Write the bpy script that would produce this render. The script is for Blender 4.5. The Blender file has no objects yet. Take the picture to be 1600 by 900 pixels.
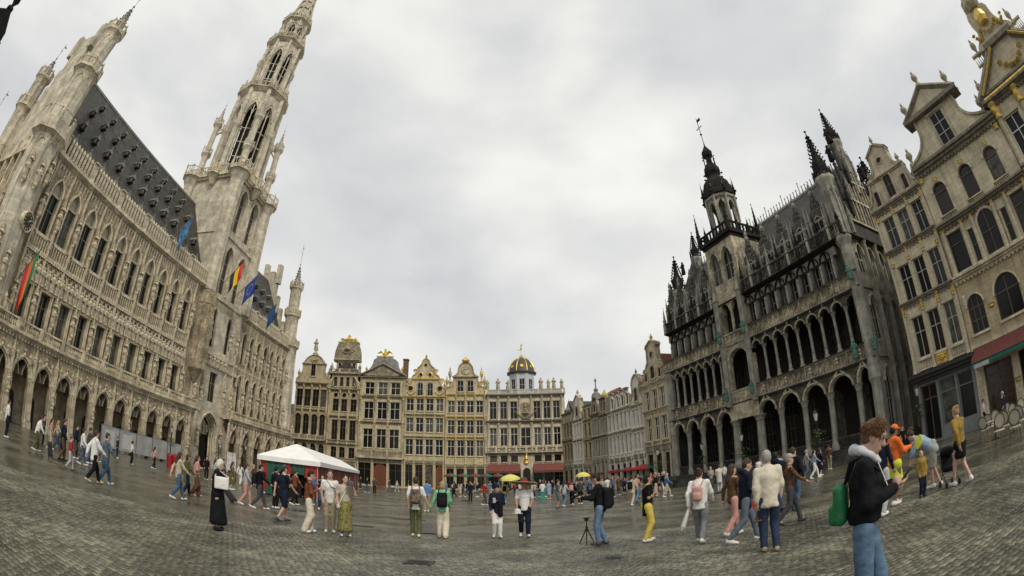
import bpy, bmesh, math, random
import numpy as np
from mathutils import Vector, Matrix
R=math.radians; PI=math.pi; sin=math.sin; cos=math.cos
random.seed(7); rng=np.random.default_rng(11)
SC=bpy.context.scene; COL=SC.collection
# ---------------------------------------------------------------- camera (fisheye lens, as the photograph)
FPX=760.0; PITCH=R(23.0); ROLL=-0.0165; CH=1.65
cd=bpy.data.cameras.new('camera'); cam=bpy.data.objects.new('camera',cd); COL.objects.link(cam); SC.camera=cam
cd.type='PANO'; cd.sensor_fit='HORIZONTAL'; cd.sensor_width=36.0; cd.sensor_height=20.25; cd.clip_start=0.05; cd.clip_end=2000
_c=cd if hasattr(cd,'panorama_type') else cd.cycles
_c.panorama_type='FISHEYE_EQUISOLID'; _c.fisheye_lens=FPX/1600*36; _c.fisheye_fov=PI
def _cammat():
    c,s=cos(ROLL),sin(ROLL); A=Matrix(((c,0,-s),(0,1,0),(s,0,c)))
    c,s=cos(PITCH),sin(PITCH); B=Matrix(((1,0,0),(0,c,-s),(0,s,c)))
    W=B@A                              # lens axes (right, forward, up) -> world
    M=Matrix((W@Vector((1,0,0)),W@Vector((0,0,1)),-(W@Vector((0,1,0))))).transposed()
    return Matrix.Translation((0,0,CH))@M.to_4x4(), W
M_,W_=_cammat(); cam.matrix_world=M_
def ray(px,py):
    dx,dy=px-800,450-py; r=math.hypot(dx,dy); th=2*math.asin(min(1,r/(2*FPX))); s=sin(th)/max(r,1e-9)
    return W_@Vector((dx*s,cos(th),dy*s))
def gnd(px,py,z=0.0):
    d=ray(px,py); t=(z-CH)/d.z; return (d.x*t,d.y*t)
# ---------------------------------------------------------------- overcast sky
wd=bpy.data.worlds.new('World'); SC.world=wd; wd.use_nodes=True
nt=wd.node_tree; nt.nodes.clear()
def N(t,**k):
    n=nt.nodes.new(t)
    for a,b in k.items(): setattr(n,a,b)
    return n
SUN_EL=47; SUN_AZ=153    # azimuth clockwise from +y (the view direction)
sky=N('ShaderNodeTexSky',sky_type='NISHITA'); sky.sun_disc=False; sky.sun_elevation=R(SUN_EL); sky.sun_rotation=R(SUN_AZ); sky.dust_density=4; sky.air_density=1.5
tc=N('ShaderNodeTexCoord'); mp=N('ShaderNodeMapping'); mp.inputs['Scale'].default_value=(1.0,1.0,1.9); mp.inputs['Location'].default_value=(.35,.2,.1)
nt.links.new(tc.outputs['Generated'],mp.inputs['Vector'])
n1=N('ShaderNodeTexNoise'); n1.inputs['Scale'].default_value=2.5; n1.inputs['Detail'].default_value=7; n1.inputs['Roughness'].default_value=.46; n1.inputs['Distortion'].default_value=.12
nt.links.new(mp.outputs[0],n1.inputs['Vector'])
rp=N('ShaderNodeValToRGB'); e=rp.color_ramp.elements
e[0].position=.30; e[0].color=(.50,.51,.52,1); e[1].position=.72; e[1].color=(.81,.803,.775,1)
x=e.new(.46); x.color=(.61,.613,.605,1); x=e.new(.56); x.color=(.70,.695,.668,1)
nt.links.new(n1.outputs['Fac'],rp.inputs[0])
b1=N('ShaderNodeBackground'); b1.inputs[1].default_value=.10; nt.links.new(sky.outputs[0],b1.inputs[0])
b2=N('ShaderNodeBackground'); b2.inputs[1].default_value=1.02; nt.links.new(rp.outputs[0],b2.inputs[0])
mx=N('ShaderNodeMixShader'); mx.inputs[0].default_value=.93; nt.links.new(b1.outputs[0],mx.inputs[1]); nt.links.new(b2.outputs[0],mx.inputs[2])
wo=N('ShaderNodeOutputWorld'); nt.links.new(mx.outputs[0],wo.inputs[0])
sl=bpy.data.lights.new('sun','SUN'); sl.energy=1.5; sl.angle=R(12); sl.color=(1,.92,.78)
so=bpy.data.objects.new('sun',sl); COL.objects.link(so)
_d=Vector((sin(R(SUN_AZ))*cos(R(SUN_EL)),cos(R(SUN_AZ))*cos(R(SUN_EL)),sin(R(SUN_EL)))); so.rotation_euler=_d.to_track_quat('Z','Y').to_euler(); so.location=(0,0,60)
vs=SC.view_settings; vs.view_transform='Standard'; vs.look='None'; vs.exposure=0.30; vs.gamma=1.0; vs.use_curve_mapping=False
SC.cycles.max_bounces=6; SC.cycles.diffuse_bounces=3; SC.cycles.glossy_bounces=3; SC.cycles.transmission_bounces=4
# ---------------------------------------------------------------- materials
_M={}
def mat(name,col,rough=.8,var=.18,vs=2.0,bump=.0,bs=30.,streak=0.,metal=0.,spec=.4,brick=None,carve=0.,cs=4.,coat=0.,soot=0.,attr=None,trans=0.):
    """procedural surface: base colour with noise wear, vertical rain streaks, fine relief, optional ashlar joints and carved relief"""
    if name in _M: return _M[name]
    m=bpy.data.materials.new(name); m.use_nodes=True; t=m.node_tree; t.nodes.clear(); L=t.links.new
    def n(k,**a):
        q=t.nodes.new(k)
        for x,y in a.items(): setattr(q,x,y)
        return q
    out=n('ShaderNodeOutputMaterial'); p=n('ShaderNodeBsdfPrincipled'); L(p.outputs[0],out.inputs[0])
    p.inputs['Roughness'].default_value=rough; p.inputs['Metallic'].default_value=metal; p.inputs['Specular IOR Level'].default_value=spec
    if coat: p.inputs['Coat Weight'].default_value=coat
    tc=n('ShaderNodeTexCoord'); co=tc.outputs['Object']
    base=n('ShaderNodeRGB'); base.outputs[0].default_value=(*col,1); c=base.outputs[0]
    def mulv(c,src,lo,hi,a,b):
        r=n('ShaderNodeMapRange'); r.inputs[1].default_value=a; r.inputs[2].default_value=b; r.inputs[3].default_value=lo; r.inputs[4].default_value=hi; L(src,r.inputs[0])
        x=n('ShaderNodeMix',data_type='RGBA',blend_type='MULTIPLY'); x.inputs[0].default_value=1; L(c,x.inputs[6]); L(r.outputs[0],x.inputs[7]); return x.outputs[2]
    if attr:
        at=n('ShaderNodeAttribute',attribute_name=attr); c=mulv(c,at.outputs['Fac'],.55,1.5,0,1)
    if var:
        q=n('ShaderNodeTexNoise'); q.inputs['Scale'].default_value=vs; q.inputs['Detail'].default_value=6; q.inputs['Roughness'].default_value=.62; L(co,q.inputs['Vector'])
        c=mulv(c,q.outputs['Fac'],1-var*1.6,1+var*1.2,.3,.7)
    if streak:
        mp=n('ShaderNodeMapping'); mp.inputs['Scale'].default_value=(1.6,1.6,.12); L(co,mp.inputs[0])
        q=n('ShaderNodeTexNoise'); q.inputs['Scale'].default_value=1.6; q.inputs['Detail'].default_value=5; q.inputs['Roughness'].default_value=.65; L(mp.outputs[0],q.inputs['Vector'])
        c=mulv(c,q.outputs['Fac'],1-streak,1.05,.40,.60)
    if soot:
        q=n('ShaderNodeTexNoise'); q.inputs['Scale'].default_value=.55; q.inputs['Detail'].default_value=8; q.inputs['Roughness'].default_value=.7; L(co,q.inputs['Vector'])
        c=mulv(c,q.outputs['Fac'],1-soot,1.06,.42,.58)
    bh=None
    if brick:
        w,h,k=brick; sp=n('ShaderNodeSeparateXYZ'); L(co,sp.inputs[0]); ad=n('ShaderNodeMath',operation='ADD'); L(sp.outputs[0],ad.inputs[0]); L(sp.outputs[1],ad.inputs[1])
        cb=n('ShaderNodeCombineXYZ'); L(ad.outputs[0],cb.inputs[0]); L(sp.outputs[2],cb.inputs[1])
        bk=n('ShaderNodeTexBrick'); bk.inputs['Scale'].default_value=1; bk.inputs['Brick Width'].default_value=w; bk.inputs['Row Height'].default_value=h; bk.inputs['Mortar Size'].default_value=.012; bk.inputs['Mortar Smooth'].default_value=.3
        bk.inputs['Color1'].default_value=(1,1,1,1); bk.inputs['Color2'].default_value=(1-k,1-k,1-k,1); bk.inputs['Mortar'].default_value=(.62,.6,.56,1); L(cb.outputs[0],bk.inputs['Vector'])
        x=n('ShaderNodeMix',data_type='RGBA',blend_type='MULTIPLY'); x.inputs[0].default_value=1; L(c,x.inputs[6]); L(bk.outputs['Color'],x.inputs[7]); c=x.outputs[2]
    prev=None
    def addbump(src,st,dist):
        nonlocal prev
        b=n('ShaderNodeBump'); b.inputs['Strength'].default_value=st; b.inputs['Distance'].default_value=dist; L(src,b.inputs['Height'])
        if prev: L(prev,b.inputs['Normal'])
        prev=b.outputs[0]
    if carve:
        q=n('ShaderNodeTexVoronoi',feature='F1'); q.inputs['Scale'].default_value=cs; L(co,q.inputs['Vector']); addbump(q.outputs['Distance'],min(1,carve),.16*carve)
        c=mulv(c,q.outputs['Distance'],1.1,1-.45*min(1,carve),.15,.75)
    if bump:
        q=n('ShaderNodeTexNoise'); q.inputs['Scale'].default_value=bs; q.inputs['Detail'].default_value=4; L(co,q.inputs['Vector']); addbump(q.outputs['Fac'],bump,.02)
    if prev: L(prev,p.inputs['Normal'])
    L(c,p.inputs['Base Color'])
    if trans: p.inputs['Transmission Weight'].default_value=trans
    _M[name]=m; return m
# ---------------------------------------------------------------- mesh builder
class MB:
    def __init__(s): s.v=[]; s.f=[]; s.m=[]; s.k=0
    def add(s,vs,fs):
        o=len(s.v); s.v.extend(vs); s.f.extend([tuple(i+o for i in f) for f in fs]); s.m.extend([s.k]*len(fs)); return s
    def box(s,x0,x1,y0,y1,z0,z1):
        return s.add([(x0,y0,z0),(x1,y0,z0),(x1,y1,z0),(x0,y1,z0),(x0,y0,z1),(x1,y0,z1),(x1,y1,z1),(x0,y1,z1)],[(0,3,2,1),(4,5,6,7),(0,1,5,4),(1,2,6,5),(2,3,7,6),(3,0,4,7)])
    def quad(s,a,b,c,d): return s.add([a,b,c,d],[(0,1,2,3)])
    def prism(s,poly,y0,y1,back=True):
        """polygon in (x,z) counter-clockwise seen from -y, extruded from y0 (front) to y1"""
        n=len(poly); vs=[(x,y0,z) for x,z in poly]+[(x,y1,z) for x,z in poly]
        fs=[tuple(range(n))]+[(i+n,(i+1)%n+n,(i+1)%n,i) for i in range(n)]
        if back: fs.append(tuple(range(2*n-1,n-1,-1)))
        return s.add(vs,fs)
    def plate(s,poly,z0,z1):
        n=len(poly); vs=[(x,y,z0) for x,y in poly]+[(x,y,z1) for x,y in poly]
        return s.add(vs,[tuple(range(n-1,-1,-1)),tuple(range(n,2*n))]+[(i,(i+1)%n,(i+1)%n+n,i+n) for i in range(n)])
    def lathe(s,pr,n=8,c=(0,0,0),ph=None,a0=0,a1=2*PI,sy=1.,cap=True):
        full=abs(a1-a0-2*PI)<1e-6; ph=(PI/n if ph is None else ph); k=n if full else n+1; vs=[]; fs=[]
        for r,z in pr:
            for i in range(k):
                a=ph+a0+(a1-a0)*i/n; vs.append((c[0]+r*cos(a),c[1]+r*sin(a)*sy,c[2]+z))
        for j in range(len(pr)-1):
            for i in range(n if full else n):
                a=j*k+i; b=j*k+(i+1)%k; fs.append((a,b,b+k,a+k))
        if full and cap:
            if pr[0][0]>1e-4: fs.append(tuple(range(k-1,-1,-1)))
            if pr[-1][0]>1e-4: fs.append(tuple(range((len(pr)-1)*k,len(pr)*k)))
        return s.add(vs,fs)
    def tube(s,path,rad,n=6,cap=True):
        P=[Vector(p) for p in path]; rs=rad if hasattr(rad,'__len__') else [rad]*len(P); vs=[]; fs=[]; up=Vector((0,0,1))
        prevx=None
        for i,p in enumerate(P):
            t=(P[min(i+1,len(P)-1)]-P[max(i-1,0)]).normalized()
            x=(prevx-t*prevx.dot(t)) if prevx is not None else (t.cross(up) if abs(t.z)<.9 else t.cross(Vector((0,1,0))))
            x.normalize(); y=t.cross(x); prevx=x
            for k in range(n):
                a=2*PI*k/n; q=p+(x*cos(a)+y*sin(a))*rs[i]; vs.append(tuple(q))
        for j in range(len(P)-1):
            for k in range(n): a=j*n+k; b=j*n+(k+1)%n; fs.append((a,b,b+n,a+n))
        if cap: fs+= [tuple(range(n-1,-1,-1)),tuple(range((len(P)-1)*n,len(P)*n))]
        return s.add(vs,fs)
    def xf(s,i0,M):
        for i in range(i0,len(s.v)): s.v[i]=tuple(M@Vector(s.v[i]))
        return s
    def mesh(s,name,mats,smooth=False,ang=38):
        me=bpy.data.meshes.new(name); me.from_pydata(s.v,[],s.f)
        if not isinstance(mats,(list,tuple)): mats=[mats]
        for m in mats: me.materials.append(m)
        if len(mats)>1: me.polygons.foreach_set('material_index',s.m)
        if smooth:
            me.polygons.foreach_set('use_smooth',[True]*len(s.f)); me.update()
            me.set_sharp_from_angle(angle=R(ang))
        me.update(); return me
def ob(name,me,parent=None,loc=(0,0,0),rz=0.,sc=None,kind=None):
    o=bpy.data.objects.new(name,me); COL.objects.link(o); o.location=loc
    if rz: o.rotation_euler=(0,0,rz)
    if sc is not None: o.scale=sc if hasattr(sc,'__len__') else (sc,sc,sc)
    if parent is not None: o.parent=parent
    if kind: o['kind']=kind
    return o
def part(name,mb,mats,parent,smooth=False,**k): return ob(name,mb.mesh(name,mats,smooth),parent,**k)
def tag(o,label,cat,group=None):
    o['label']=label; o['category']=cat
    if group: o['group']=group
    return o
def thing(name,label,cat,loc=(0,0,0),rz=0.,group=None): return tag(ob(name,None,None,loc,rz),label,cat,group)
def struct(name,mb,mats,**k):
    o=part(name,mb,mats,None,**k); o['kind']='structure'; return o
# ---------------------------------------------------------------- architecture helpers (local axes: x along the facade, -y out to the square, z up)
def arch(kind,xa,xb,zs,zt,n=7):
    """arch line from (xa,zs) to (xb,zs) over the apex zt"""
    a=(xb-xa)/2; xc=(xa+xb)/2; h=zt-zs
    if kind=='point' and h>a*.9:
        r=(a*a+h*h)/(2*a); th=math.asin(min(1,h/r)); l=[(xa+r-r*cos(th*i/n),zs+r*sin(th*i/n)) for i in range(n+1)]
        return l+[(2*xc-x,z) for x,z in l[-2::-1]]
    if kind=='point':
        l=[(xa+a*i/n,zs+h*(1-(1-i/n)**2)**.5) for i in range(n+1)]; return l+[(2*xc-x,z) for x,z in l[-2::-1]]
    return [(xc-a*cos(PI*i/(2*n)),zs+h*sin(PI*i/(2*n))) for i in range(2*n+1)]
def wall(mb,x0,x1,z0,z1,ops,t=.45,y=0.):
    """wall face with real openings and reveals; ops: (xa,xb,za,zs,zt,kind)"""
    ops=sorted(ops); x=x0; Q=lambda a,b,c,d: mb.quad((a,y,c),(b,y,c),(b,y,d),(a,y,d))
    for xa,xb,za,zs,zt,k in ops:
        if xa>x+1e-5: Q(x,xa,z0,z1)
        if za>z0+1e-5: Q(xa,xb,z0,za); mb.quad((xa,y,za),(xb,y,za),(xb,y+t,za),(xa,y+t,za))
        A=[(xa,zs),(xb,zs)] if k=='r' else arch(k,xa,xb,zs,zt)
        if k=='r': A=[(xa,zt),(xb,zt)]
        zz=A[0][1]
        mb.quad((xa,y,za),(xa,y+t,za),(xa,y+t,zz),(xa,y,zz)); mb.quad((xb,y,za),(xb,y,zz),(xb,y+t,zz),(xb,y+t,za))
        for (ax,az),(bx,bz) in zip(A,A[1:]):
            mb.quad((ax,y,az),(bx,y,bz),(bx,y,z1),(ax,y,z1)); mb.quad((ax,y,az),(ax,y+t,az),(bx,y+t,bz),(bx,y,bz))
        x=xb
    if x1>x+1e-5: Q(x,x1,z0,z1)
    return mb
def cornice(mb,x0,x1,z,h=.35,d=.4,y=0.,steps=3,ret=True):
    for i in range(steps):
        a=d*(i+1)/steps; mb.box(x0-(a*.5 if ret else 0),x1+(a*.5 if ret else 0),y-a,y+.1,z+h*i/steps+(.002*i),z+h*(i+1)/steps)
    return mb
def dentils(mb,x0,x1,z,h,d,y,p):
    n=max(1,int((x1-x0)/p))
    for i in range(n):
        c=x0+(x1-x0)*(i+.5)/n; mb.box(c-p*.27,c+p*.27,y-d,y,z,z+h)
    return mb
def balus(mb,x0,x1,z0,z1,y,p=.3,post=0,w=.09):
    """balustrade: rails, turned balusters, posts"""
    h=z1-z0; mb.box(x0,x1,y-.13,y+.13,z0,z0+h*.13); mb.box(x0,x1,y-.15,y+.15,z1-h*.15,z1)
    n=max(2,int((x1-x0)/p))
    for i in range(n):
        c=x0+(x1-x0)*(i+.5)/n; mb.lathe([(w*.5,z0+h*.13),(w,z0+h*.35),(w*.45,z0+h*.6),(w*.6,z1-h*.15)],4,(c,y,0))
    if post:
        m=max(1,round((x1-x0)/post))
        for i in range(m+1):
            c=x0+(x1-x0)*i/m; mb.box(c-.2,c+.2,y-.2,y+.2,z0-.02,z1+.06)
    return mb
def hood(mb,kind,xa,xb,zs,zt,y,w=.16,d=.18,n=7):
    """raised band along an arch"""
    A=arch(kind,xa,xb,zs,zt,n); cx=(xa+xb)/2; B=[]
    for i,(x,z) in enumerate(A):
        p=A[max(0,i-1)]; q=A[min(len(A)-1,i+1)]; tx,tz=q[0]-p[0],q[1]-p[1]; l=math.hypot(tx,tz) or 1; B.append((x-tz/l*w,z+tx/l*w))
    for i in range(len(A)-1):
        (ax,az),(bx,bz),(cx_,cz),(dx,dz)=A[i],A[i+1],B[i+1],B[i]
        mb.add([(ax,y-d,az),(bx,y-d,bz),(cx_,y-d,cz),(dx,y-d,dz),(ax,y,az),(bx,y,bz),(cx_,y,cz),(dx,y,dz)],[(0,1,2,3),(3,2,6,7),(1,0,4,5)]+([(0,3,7,4)] if i==0 else [])+([(1,5,6,2)] if i==len(A)-2 else []))
    return mb
def crockets(mb,r0,z0,z1,n,m,c=(0,0,0),s=.12):
    for j in range(m):
        f=j/m; r=r0*(1-f)+.02; z=z0+(z1-z0)*f
        for i in range(n):
            a=PI/n+2*PI*i/n; mb.lathe([(0,-s),(s,0),(0,s*1.2)],4,(c[0]+(r+s*.5)*cos(a),c[1]+(r+s*.5)*sin(a),c[2]+z))
    return mb
def pinnacle(mb,c,w,z0,z1,zt,n=4):
    """shaft with a crocketed tip"""
    r=w*.7071; mb.lathe([(r,z0),(r,z1),(r*1.3,z1+.02),(r*1.3,z1+w*.35),(r*.9,z1+w*.36),(r*.08,zt),(r*.35,zt+w*.2),(0,zt+w*.6)],n,(c[0],c[1],0),ph=PI/4 if n==4 else None)
    if zt-z1>1.2: crockets(mb,r*.9,z1+w*.6,zt,n,max(2,int((zt-z1)/.5)),(c[0],c[1],0),w*.13)
    return mb
def urn(mb,c,h,w):
    mb.lathe([(w*.5,0),(w*.5,h*.12),(w*.2,h*.16),(w*.25,h*.3),(w*.55,h*.5),(w*.45,h*.66),(w*.15,h*.74),(w*.22,h*.82),(w*.1,h*.9),(0,h)],8,c); return mb
def statue_mesh(name,m,h=2.,seed=0):
    """robed standing figure on a round foot"""
    q=random.Random(seed); b=MB(); t=q.uniform(-.06,.06)
    b.lathe([(.19,0),(.2,.05),(.16,.06),(.19,.1),(.17,.35),(.135,.55),(.155,.68),(.165,.75),(.11,.81),(.06,.84),(.065,.855),(.095,.89),(.1,.94),(.065,.985),(0,1.0)],8,sy=.75)
    for s in(-1,1):
        b.tube([(s*.13,0,.74),(s*.2,-.03,.58),(s*(.06 if q.random()<.6 else .16),-.16,.5+q.uniform(0,.14))],[.055,.05,.04],5)
    if q.random()<.5: b.tube([(.2,-.16,.1),(.2,-.17,.95)],.02,4)
    b.v=[(x*h+t*z*h,y*h,z*h) for x,y,z in b.v]
    return b.mesh(name,m,True,60)
def window_mesh(w,h,nx,ny,fm,t=.07,kind='r',zs=None,fr=.09,tr=None,d=.1):
    """glazing bars and surround of a window, origin at sill centre; returns (frame mesh, pane mesh data builder)"""
    b=MB(); a=w/2
    H=(lambda x:h) if kind=='r' else None
    A=None
    if kind!='r':
        A=arch(kind,-a,a,zs,h,6)
        def H(x):
            for (p,q),(r,s) in zip(A,A[1:]):
                if p<=x<=r: return q+(s-q)*(x-p)/max(1e-6,r-p)
            return zs
    b.box(-a,a,-d*.5,d*.5,0,fr); b.box(-a,-a+fr,-d*.5,d*.5,fr,(h if kind=='r' else zs)); b.box(a-fr,a,-d*.5,d*.5,fr,(h if kind=='r' else zs))
    if kind=='r': b.box(-a+fr,a-fr,-d*.5,d*.5,h-fr,h)
    else: hood(b,kind,-a+fr,a-fr,zs,h-fr,d*.5,fr,d)
    for i in range(1,nx):
        x=-a+w*i/nx; b.box(x-t/2,x+t/2,-d*.62,d*.4,fr,H(x)-.01)
    for j in range(1,ny):
        z=h*j/ny if tr is None else tr; zz=min(z,H(-a+.02)) if kind!='r' else z
        b.box(-a+fr,a-fr,-d*.55,d*.38,zz-t/2,zz+t/2)
    fme=b.mesh('window',fm)
    p=MB(); poly=[(-a,0),(a,0)]+([(a,h),(-a,h)] if kind=='r' else list(reversed(A)))
    p.prism(poly,d*.15,d*.3)
    return fme,p
def windows(parent,pos,w,h,nx,ny,fm,pm,y=.25,**k):
    """pos: list of (x centre, z sill)"""
    fme,pb=window_mesh(w,h,nx,ny,fm,**k); pms=[pb.mesh('pane',q) for q in ([pm,GLASS_C,GLASS_B] if pm is GLASS else [pm]*3)]
    for x,z in pos:
        o=ob('window',fme,parent,(x,y,z)); ob('pane',pms[_gq.choice((0,0,0,1,1,2))],o)
def ellipse_pts(cx,cz,rx,rz,n=16): return [(cx+rx*cos(2*PI*i/n),cz+rz*sin(2*PI*i/n)) for i in range(n)]
# ---------------------------------------------------------------- palette
GLASS=mat('window glass',(.010,.011,.010),.14,.3,.8,spec=.22)
GLASS_B=mat('window glass with curtain',(.10,.095,.078),.3,.6,1.4,spec=.2)  # paler pane: curtains, plus whitish reflection painted into the colour
GLASS_C=mat('window glass, dim room',(.022,.019,.014),.1,.4,.9,spec=.3)
_gq=random.Random(5)
DARK=mat('shaded interior',(.02,.018,.016),.9,.2)  # near-black colour puts the indoor shade into back walls and openings
GOLD=mat('gilding',(.70,.50,.13),.38,.3,6,metal=.6,bump=.3)
LEAD=mat('leadwork',(.22,.22,.205),.55,.25,3,streak=.3)
SLATE=mat('slate roof',(.085,.083,.070),.55,.3,5,bump=.35,bs=6,streak=.35,brick=(.4,.3,.35))
WFRAME=mat('painted window frame',(.52,.50,.45),.6,.1)
BRONZE=mat('verdigris bronze',(.085,.20,.16),.6,.35,6)
IRON=mat('black iron',(.02,.02,.021),.5,.1)
# ---------------------------------------------------------------- ground
def cobble_mat(name,attr):
    m=mat(name,(.124,.119,.086),.42,.36,.7,attr=attr,spec=.5,bump=.2,bs=45)
    t=m.node_tree; p=[n for n in t.nodes if n.type=='BSDF_PRINCIPLED'][0]; L=t.links.new
    ge=t.nodes.new('ShaderNodeNewGeometry')
    q=t.nodes.new('ShaderNodeTexNoise'); q.inputs['Scale'].default_value=.42; q.inputs['Detail'].default_value=6; q.inputs['Roughness'].default_value=.65; L(ge.outputs['Position'],q.inputs['Vector'])
    r=t.nodes.new('ShaderNodeMapRange'); r.inputs[1].default_value=.36; r.inputs[2].default_value=.62; r.inputs[3].default_value=.12; r.inputs[4].default_value=.4; L(q.outputs['Fac'],r.inputs[0]); L(r.outputs[0],p.inputs['Roughness'])
    # damp stones are darker: patches of standing damp with a shape of their own
    c=p.inputs['Base Color'].links[0].from_socket; r2=t.nodes.new('ShaderNodeMapRange'); r2.inputs[1].default_value=.36; r2.inputs[2].default_value=.6; r2.inputs[3].default_value=.55; r2.inputs[4].default_value=1.25; L(q.outputs['Fac'],r2.inputs[0])
    x=t.nodes.new('ShaderNodeMix'); x.data_type='RGBA'; x.blend_type='MULTIPLY'; x.inputs[0].default_value=1; L(c,x.inputs[6]); L(r2.outputs[0],x.inputs[7]); L(x.outputs[2],p.inputs['Base Color'])
    return m,q
CW,CHH=.145,.11   # sett size (along the row, across the rows)
COB,_=cobble_mat('wet granite setts','rnd')
FAR,_q=cobble_mat('wet setts far off',None)
def _far():
    t=FAR.node_tree; L=t.links.new; p=[n for n in t.nodes if n.type=='BSDF_PRINCIPLED'][0]
    ge=t.nodes.new('ShaderNodeNewGeometry'); bk=t.nodes.new('ShaderNodeTexBrick')
    bk.inputs['Scale'].default_value=1; bk.inputs['Brick Width'].default_value=CW; bk.inputs['Row Height'].default_value=CHH; bk.inputs['Mortar Size'].default_value=.016; bk.inputs['Mortar Smooth'].default_value=.6
    bk.inputs['Color1'].default_value=(.62,.62,.62,1); bk.inputs['Color2'].default_value=(1.25,1.22,1.18,1); bk.inputs['Mortar'].default_value=(.45,.44,.42,1)
    L(ge.outputs['Position'],bk.inputs['Vector'])
    c=p.inputs['Base Color'].links[0].from_socket; x=t.nodes.new('ShaderNodeMix'); x.data_type='RGBA'; x.blend_type='MULTIPLY'; x.inputs[0].default_value=1; L(c,x.inputs[6]); L(bk.outputs['Color'],x.inputs[7]); L(x.outputs[2],p.inputs['Base Color'])
    b=t.nodes.new('ShaderNodeBump'); b.inputs['Strength'].default_value=.5; b.inputs['Distance'].default_value=.015; L(bk.outputs['Fac'],b.inputs['Height']); b.invert=True
    q2=t.nodes.new('ShaderNodeTexNoise'); q2.inputs['Scale'].default_value=7; q2.inputs['Detail'].default_value=2; L(ge.outputs['Position'],q2.inputs['Vector'])
    b3=t.nodes.new('ShaderNodeBump'); b3.inputs['Strength'].default_value=.4; b3.inputs['Distance'].default_value=.02; L(q2.outputs['Fac'],b3.inputs['Height']); L(b.outputs[0],b3.inputs['Normal']); L(b3.outputs[0],p.inputs['Normal'])
_far()
NEAR_R=14.0
g=MB(); g.k=0
g.quad((-500,-400,-.004),(500,-400,-.004),(500,700,-.004),(-500,700,-.004))
ground=struct('ground',g,[FAR])
BED=mat('dark joint sand',(.05,.044,.033),.6,.3,8)
def _setts():
    """real setts round the viewer, in rows across the square"""
    cells=[]; ny=int(NEAR_R/CHH)+2
    for j in range(-4,ny):
        y=j*CHH; half=NEAR_R
        for i in range(int(-half/CW)-1,int(half/CW)+2):
            x=(i+.5*(j%2)+.13*sin(j*1.7))*CW; d=math.hypot(x,y)
            if d>NEAR_R or d<1.6 or abs(math.atan2(x,y))>R(74): continue
            cells.append((x,y,d))
    cells.sort(key=lambda c:c[2])
    # the 300 that show largest: the nearest ones inside the frame
    near=[];rest=[]
    Wt=W_.transposed()
    for c in cells:
        v=Wt@(Vector((c[0],c[1],-CH)).normalized()); th=math.acos(max(-1,min(1,v.y))); r=2*FPX*sin(th/2); h=math.hypot(v.x,v.z); px,py=800+r*v.x/h,450-r*v.z/h
        if len(near)<300 and 0<=px<=1600 and py<=900: near.append(c)
        else: rest.append(c)
    q=random.Random(3)
    def stone(w,h,z):
        a,b=w/2-.005,h/2-.005; e=.014; j=lambda:q.uniform(-.006,.006)
        V=[(-a+j(),-b+j(),-.03),(a+j(),-b+j(),-.03),(a+j(),b+j(),-.03),(-a+j(),b+j(),-.03)]
        T=[(-a+e+j(),-b+e+j(),z+j()*.6),(a-e+j(),-b+e+j(),z+j()*.6),(a-e+j(),b-e+j(),z+j()*.6),(-a+e+j(),b-e+j(),z+j()*.6)]
        E=[(x*.995,y*.995,z-.007) for x,y,_ in V]
        return V+E+T,[(0,1,5,4),(1,2,6,5),(2,3,7,6),(3,0,4,7),(4,5,9,8),(5,6,10,9),(6,7,11,10),(7,4,8,11),(8,9,10,11)]
    vs=[];fs=[];rn=[]
    for x,y,d in rest:
        V,F=stone(CW*q.uniform(.93,1.0),CHH*q.uniform(.95,1.0),q.uniform(.009,.015)); o=len(vs)
        vs+=[(a+x,b+y,c) for a,b,c in V]; fs+=[tuple(i+o for i in f) for f in F]; rn+=[q.random()]*len(F)
    me=bpy.data.meshes.new('setts'); me.from_pydata(vs,[],fs); me.materials.append(COB); a=me.attributes.new('rnd','FLOAT','FACE'); a.data.foreach_set('value',rn)
    me.polygons.foreach_set('use_smooth',[True]*len(fs)); me.update()
    ob('setts',me,ground,kind='stuff')
    # bed of dark sand under the setts
    b=MB(); n=48; b.add([(0,0,0)]+[((NEAR_R-.1)*sin(R(-74+148*i/n)),(NEAR_R-.1)*cos(R(-74+148*i/n)),0) for i in range(n+1)],[(0,i+2,i+1) for i in range(n)])
    part('sand_bed',b,BED,ground,loc=(0,0,.004))
    prot=[]
    for k in range(14):
        V,F=stone(CW*q.uniform(.94,1.0),CHH*q.uniform(.95,1.0),q.uniform(.009,.015)); me=bpy.data.meshes.new('sett'); me.from_pydata(V,[],F); me.materials.append(COB)
        a=me.attributes.new('rnd','FLOAT','FACE'); a.data.foreach_set('value',[q.random()]*len(F)); me.polygons.foreach_set('use_smooth',[True]*len(F)); me.update(); prot.append(me)
    for i,(x,y,d) in enumerate(near): ob('sett',prot[q.randrange(14)],ground,(x,y,0))
_setts()
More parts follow.
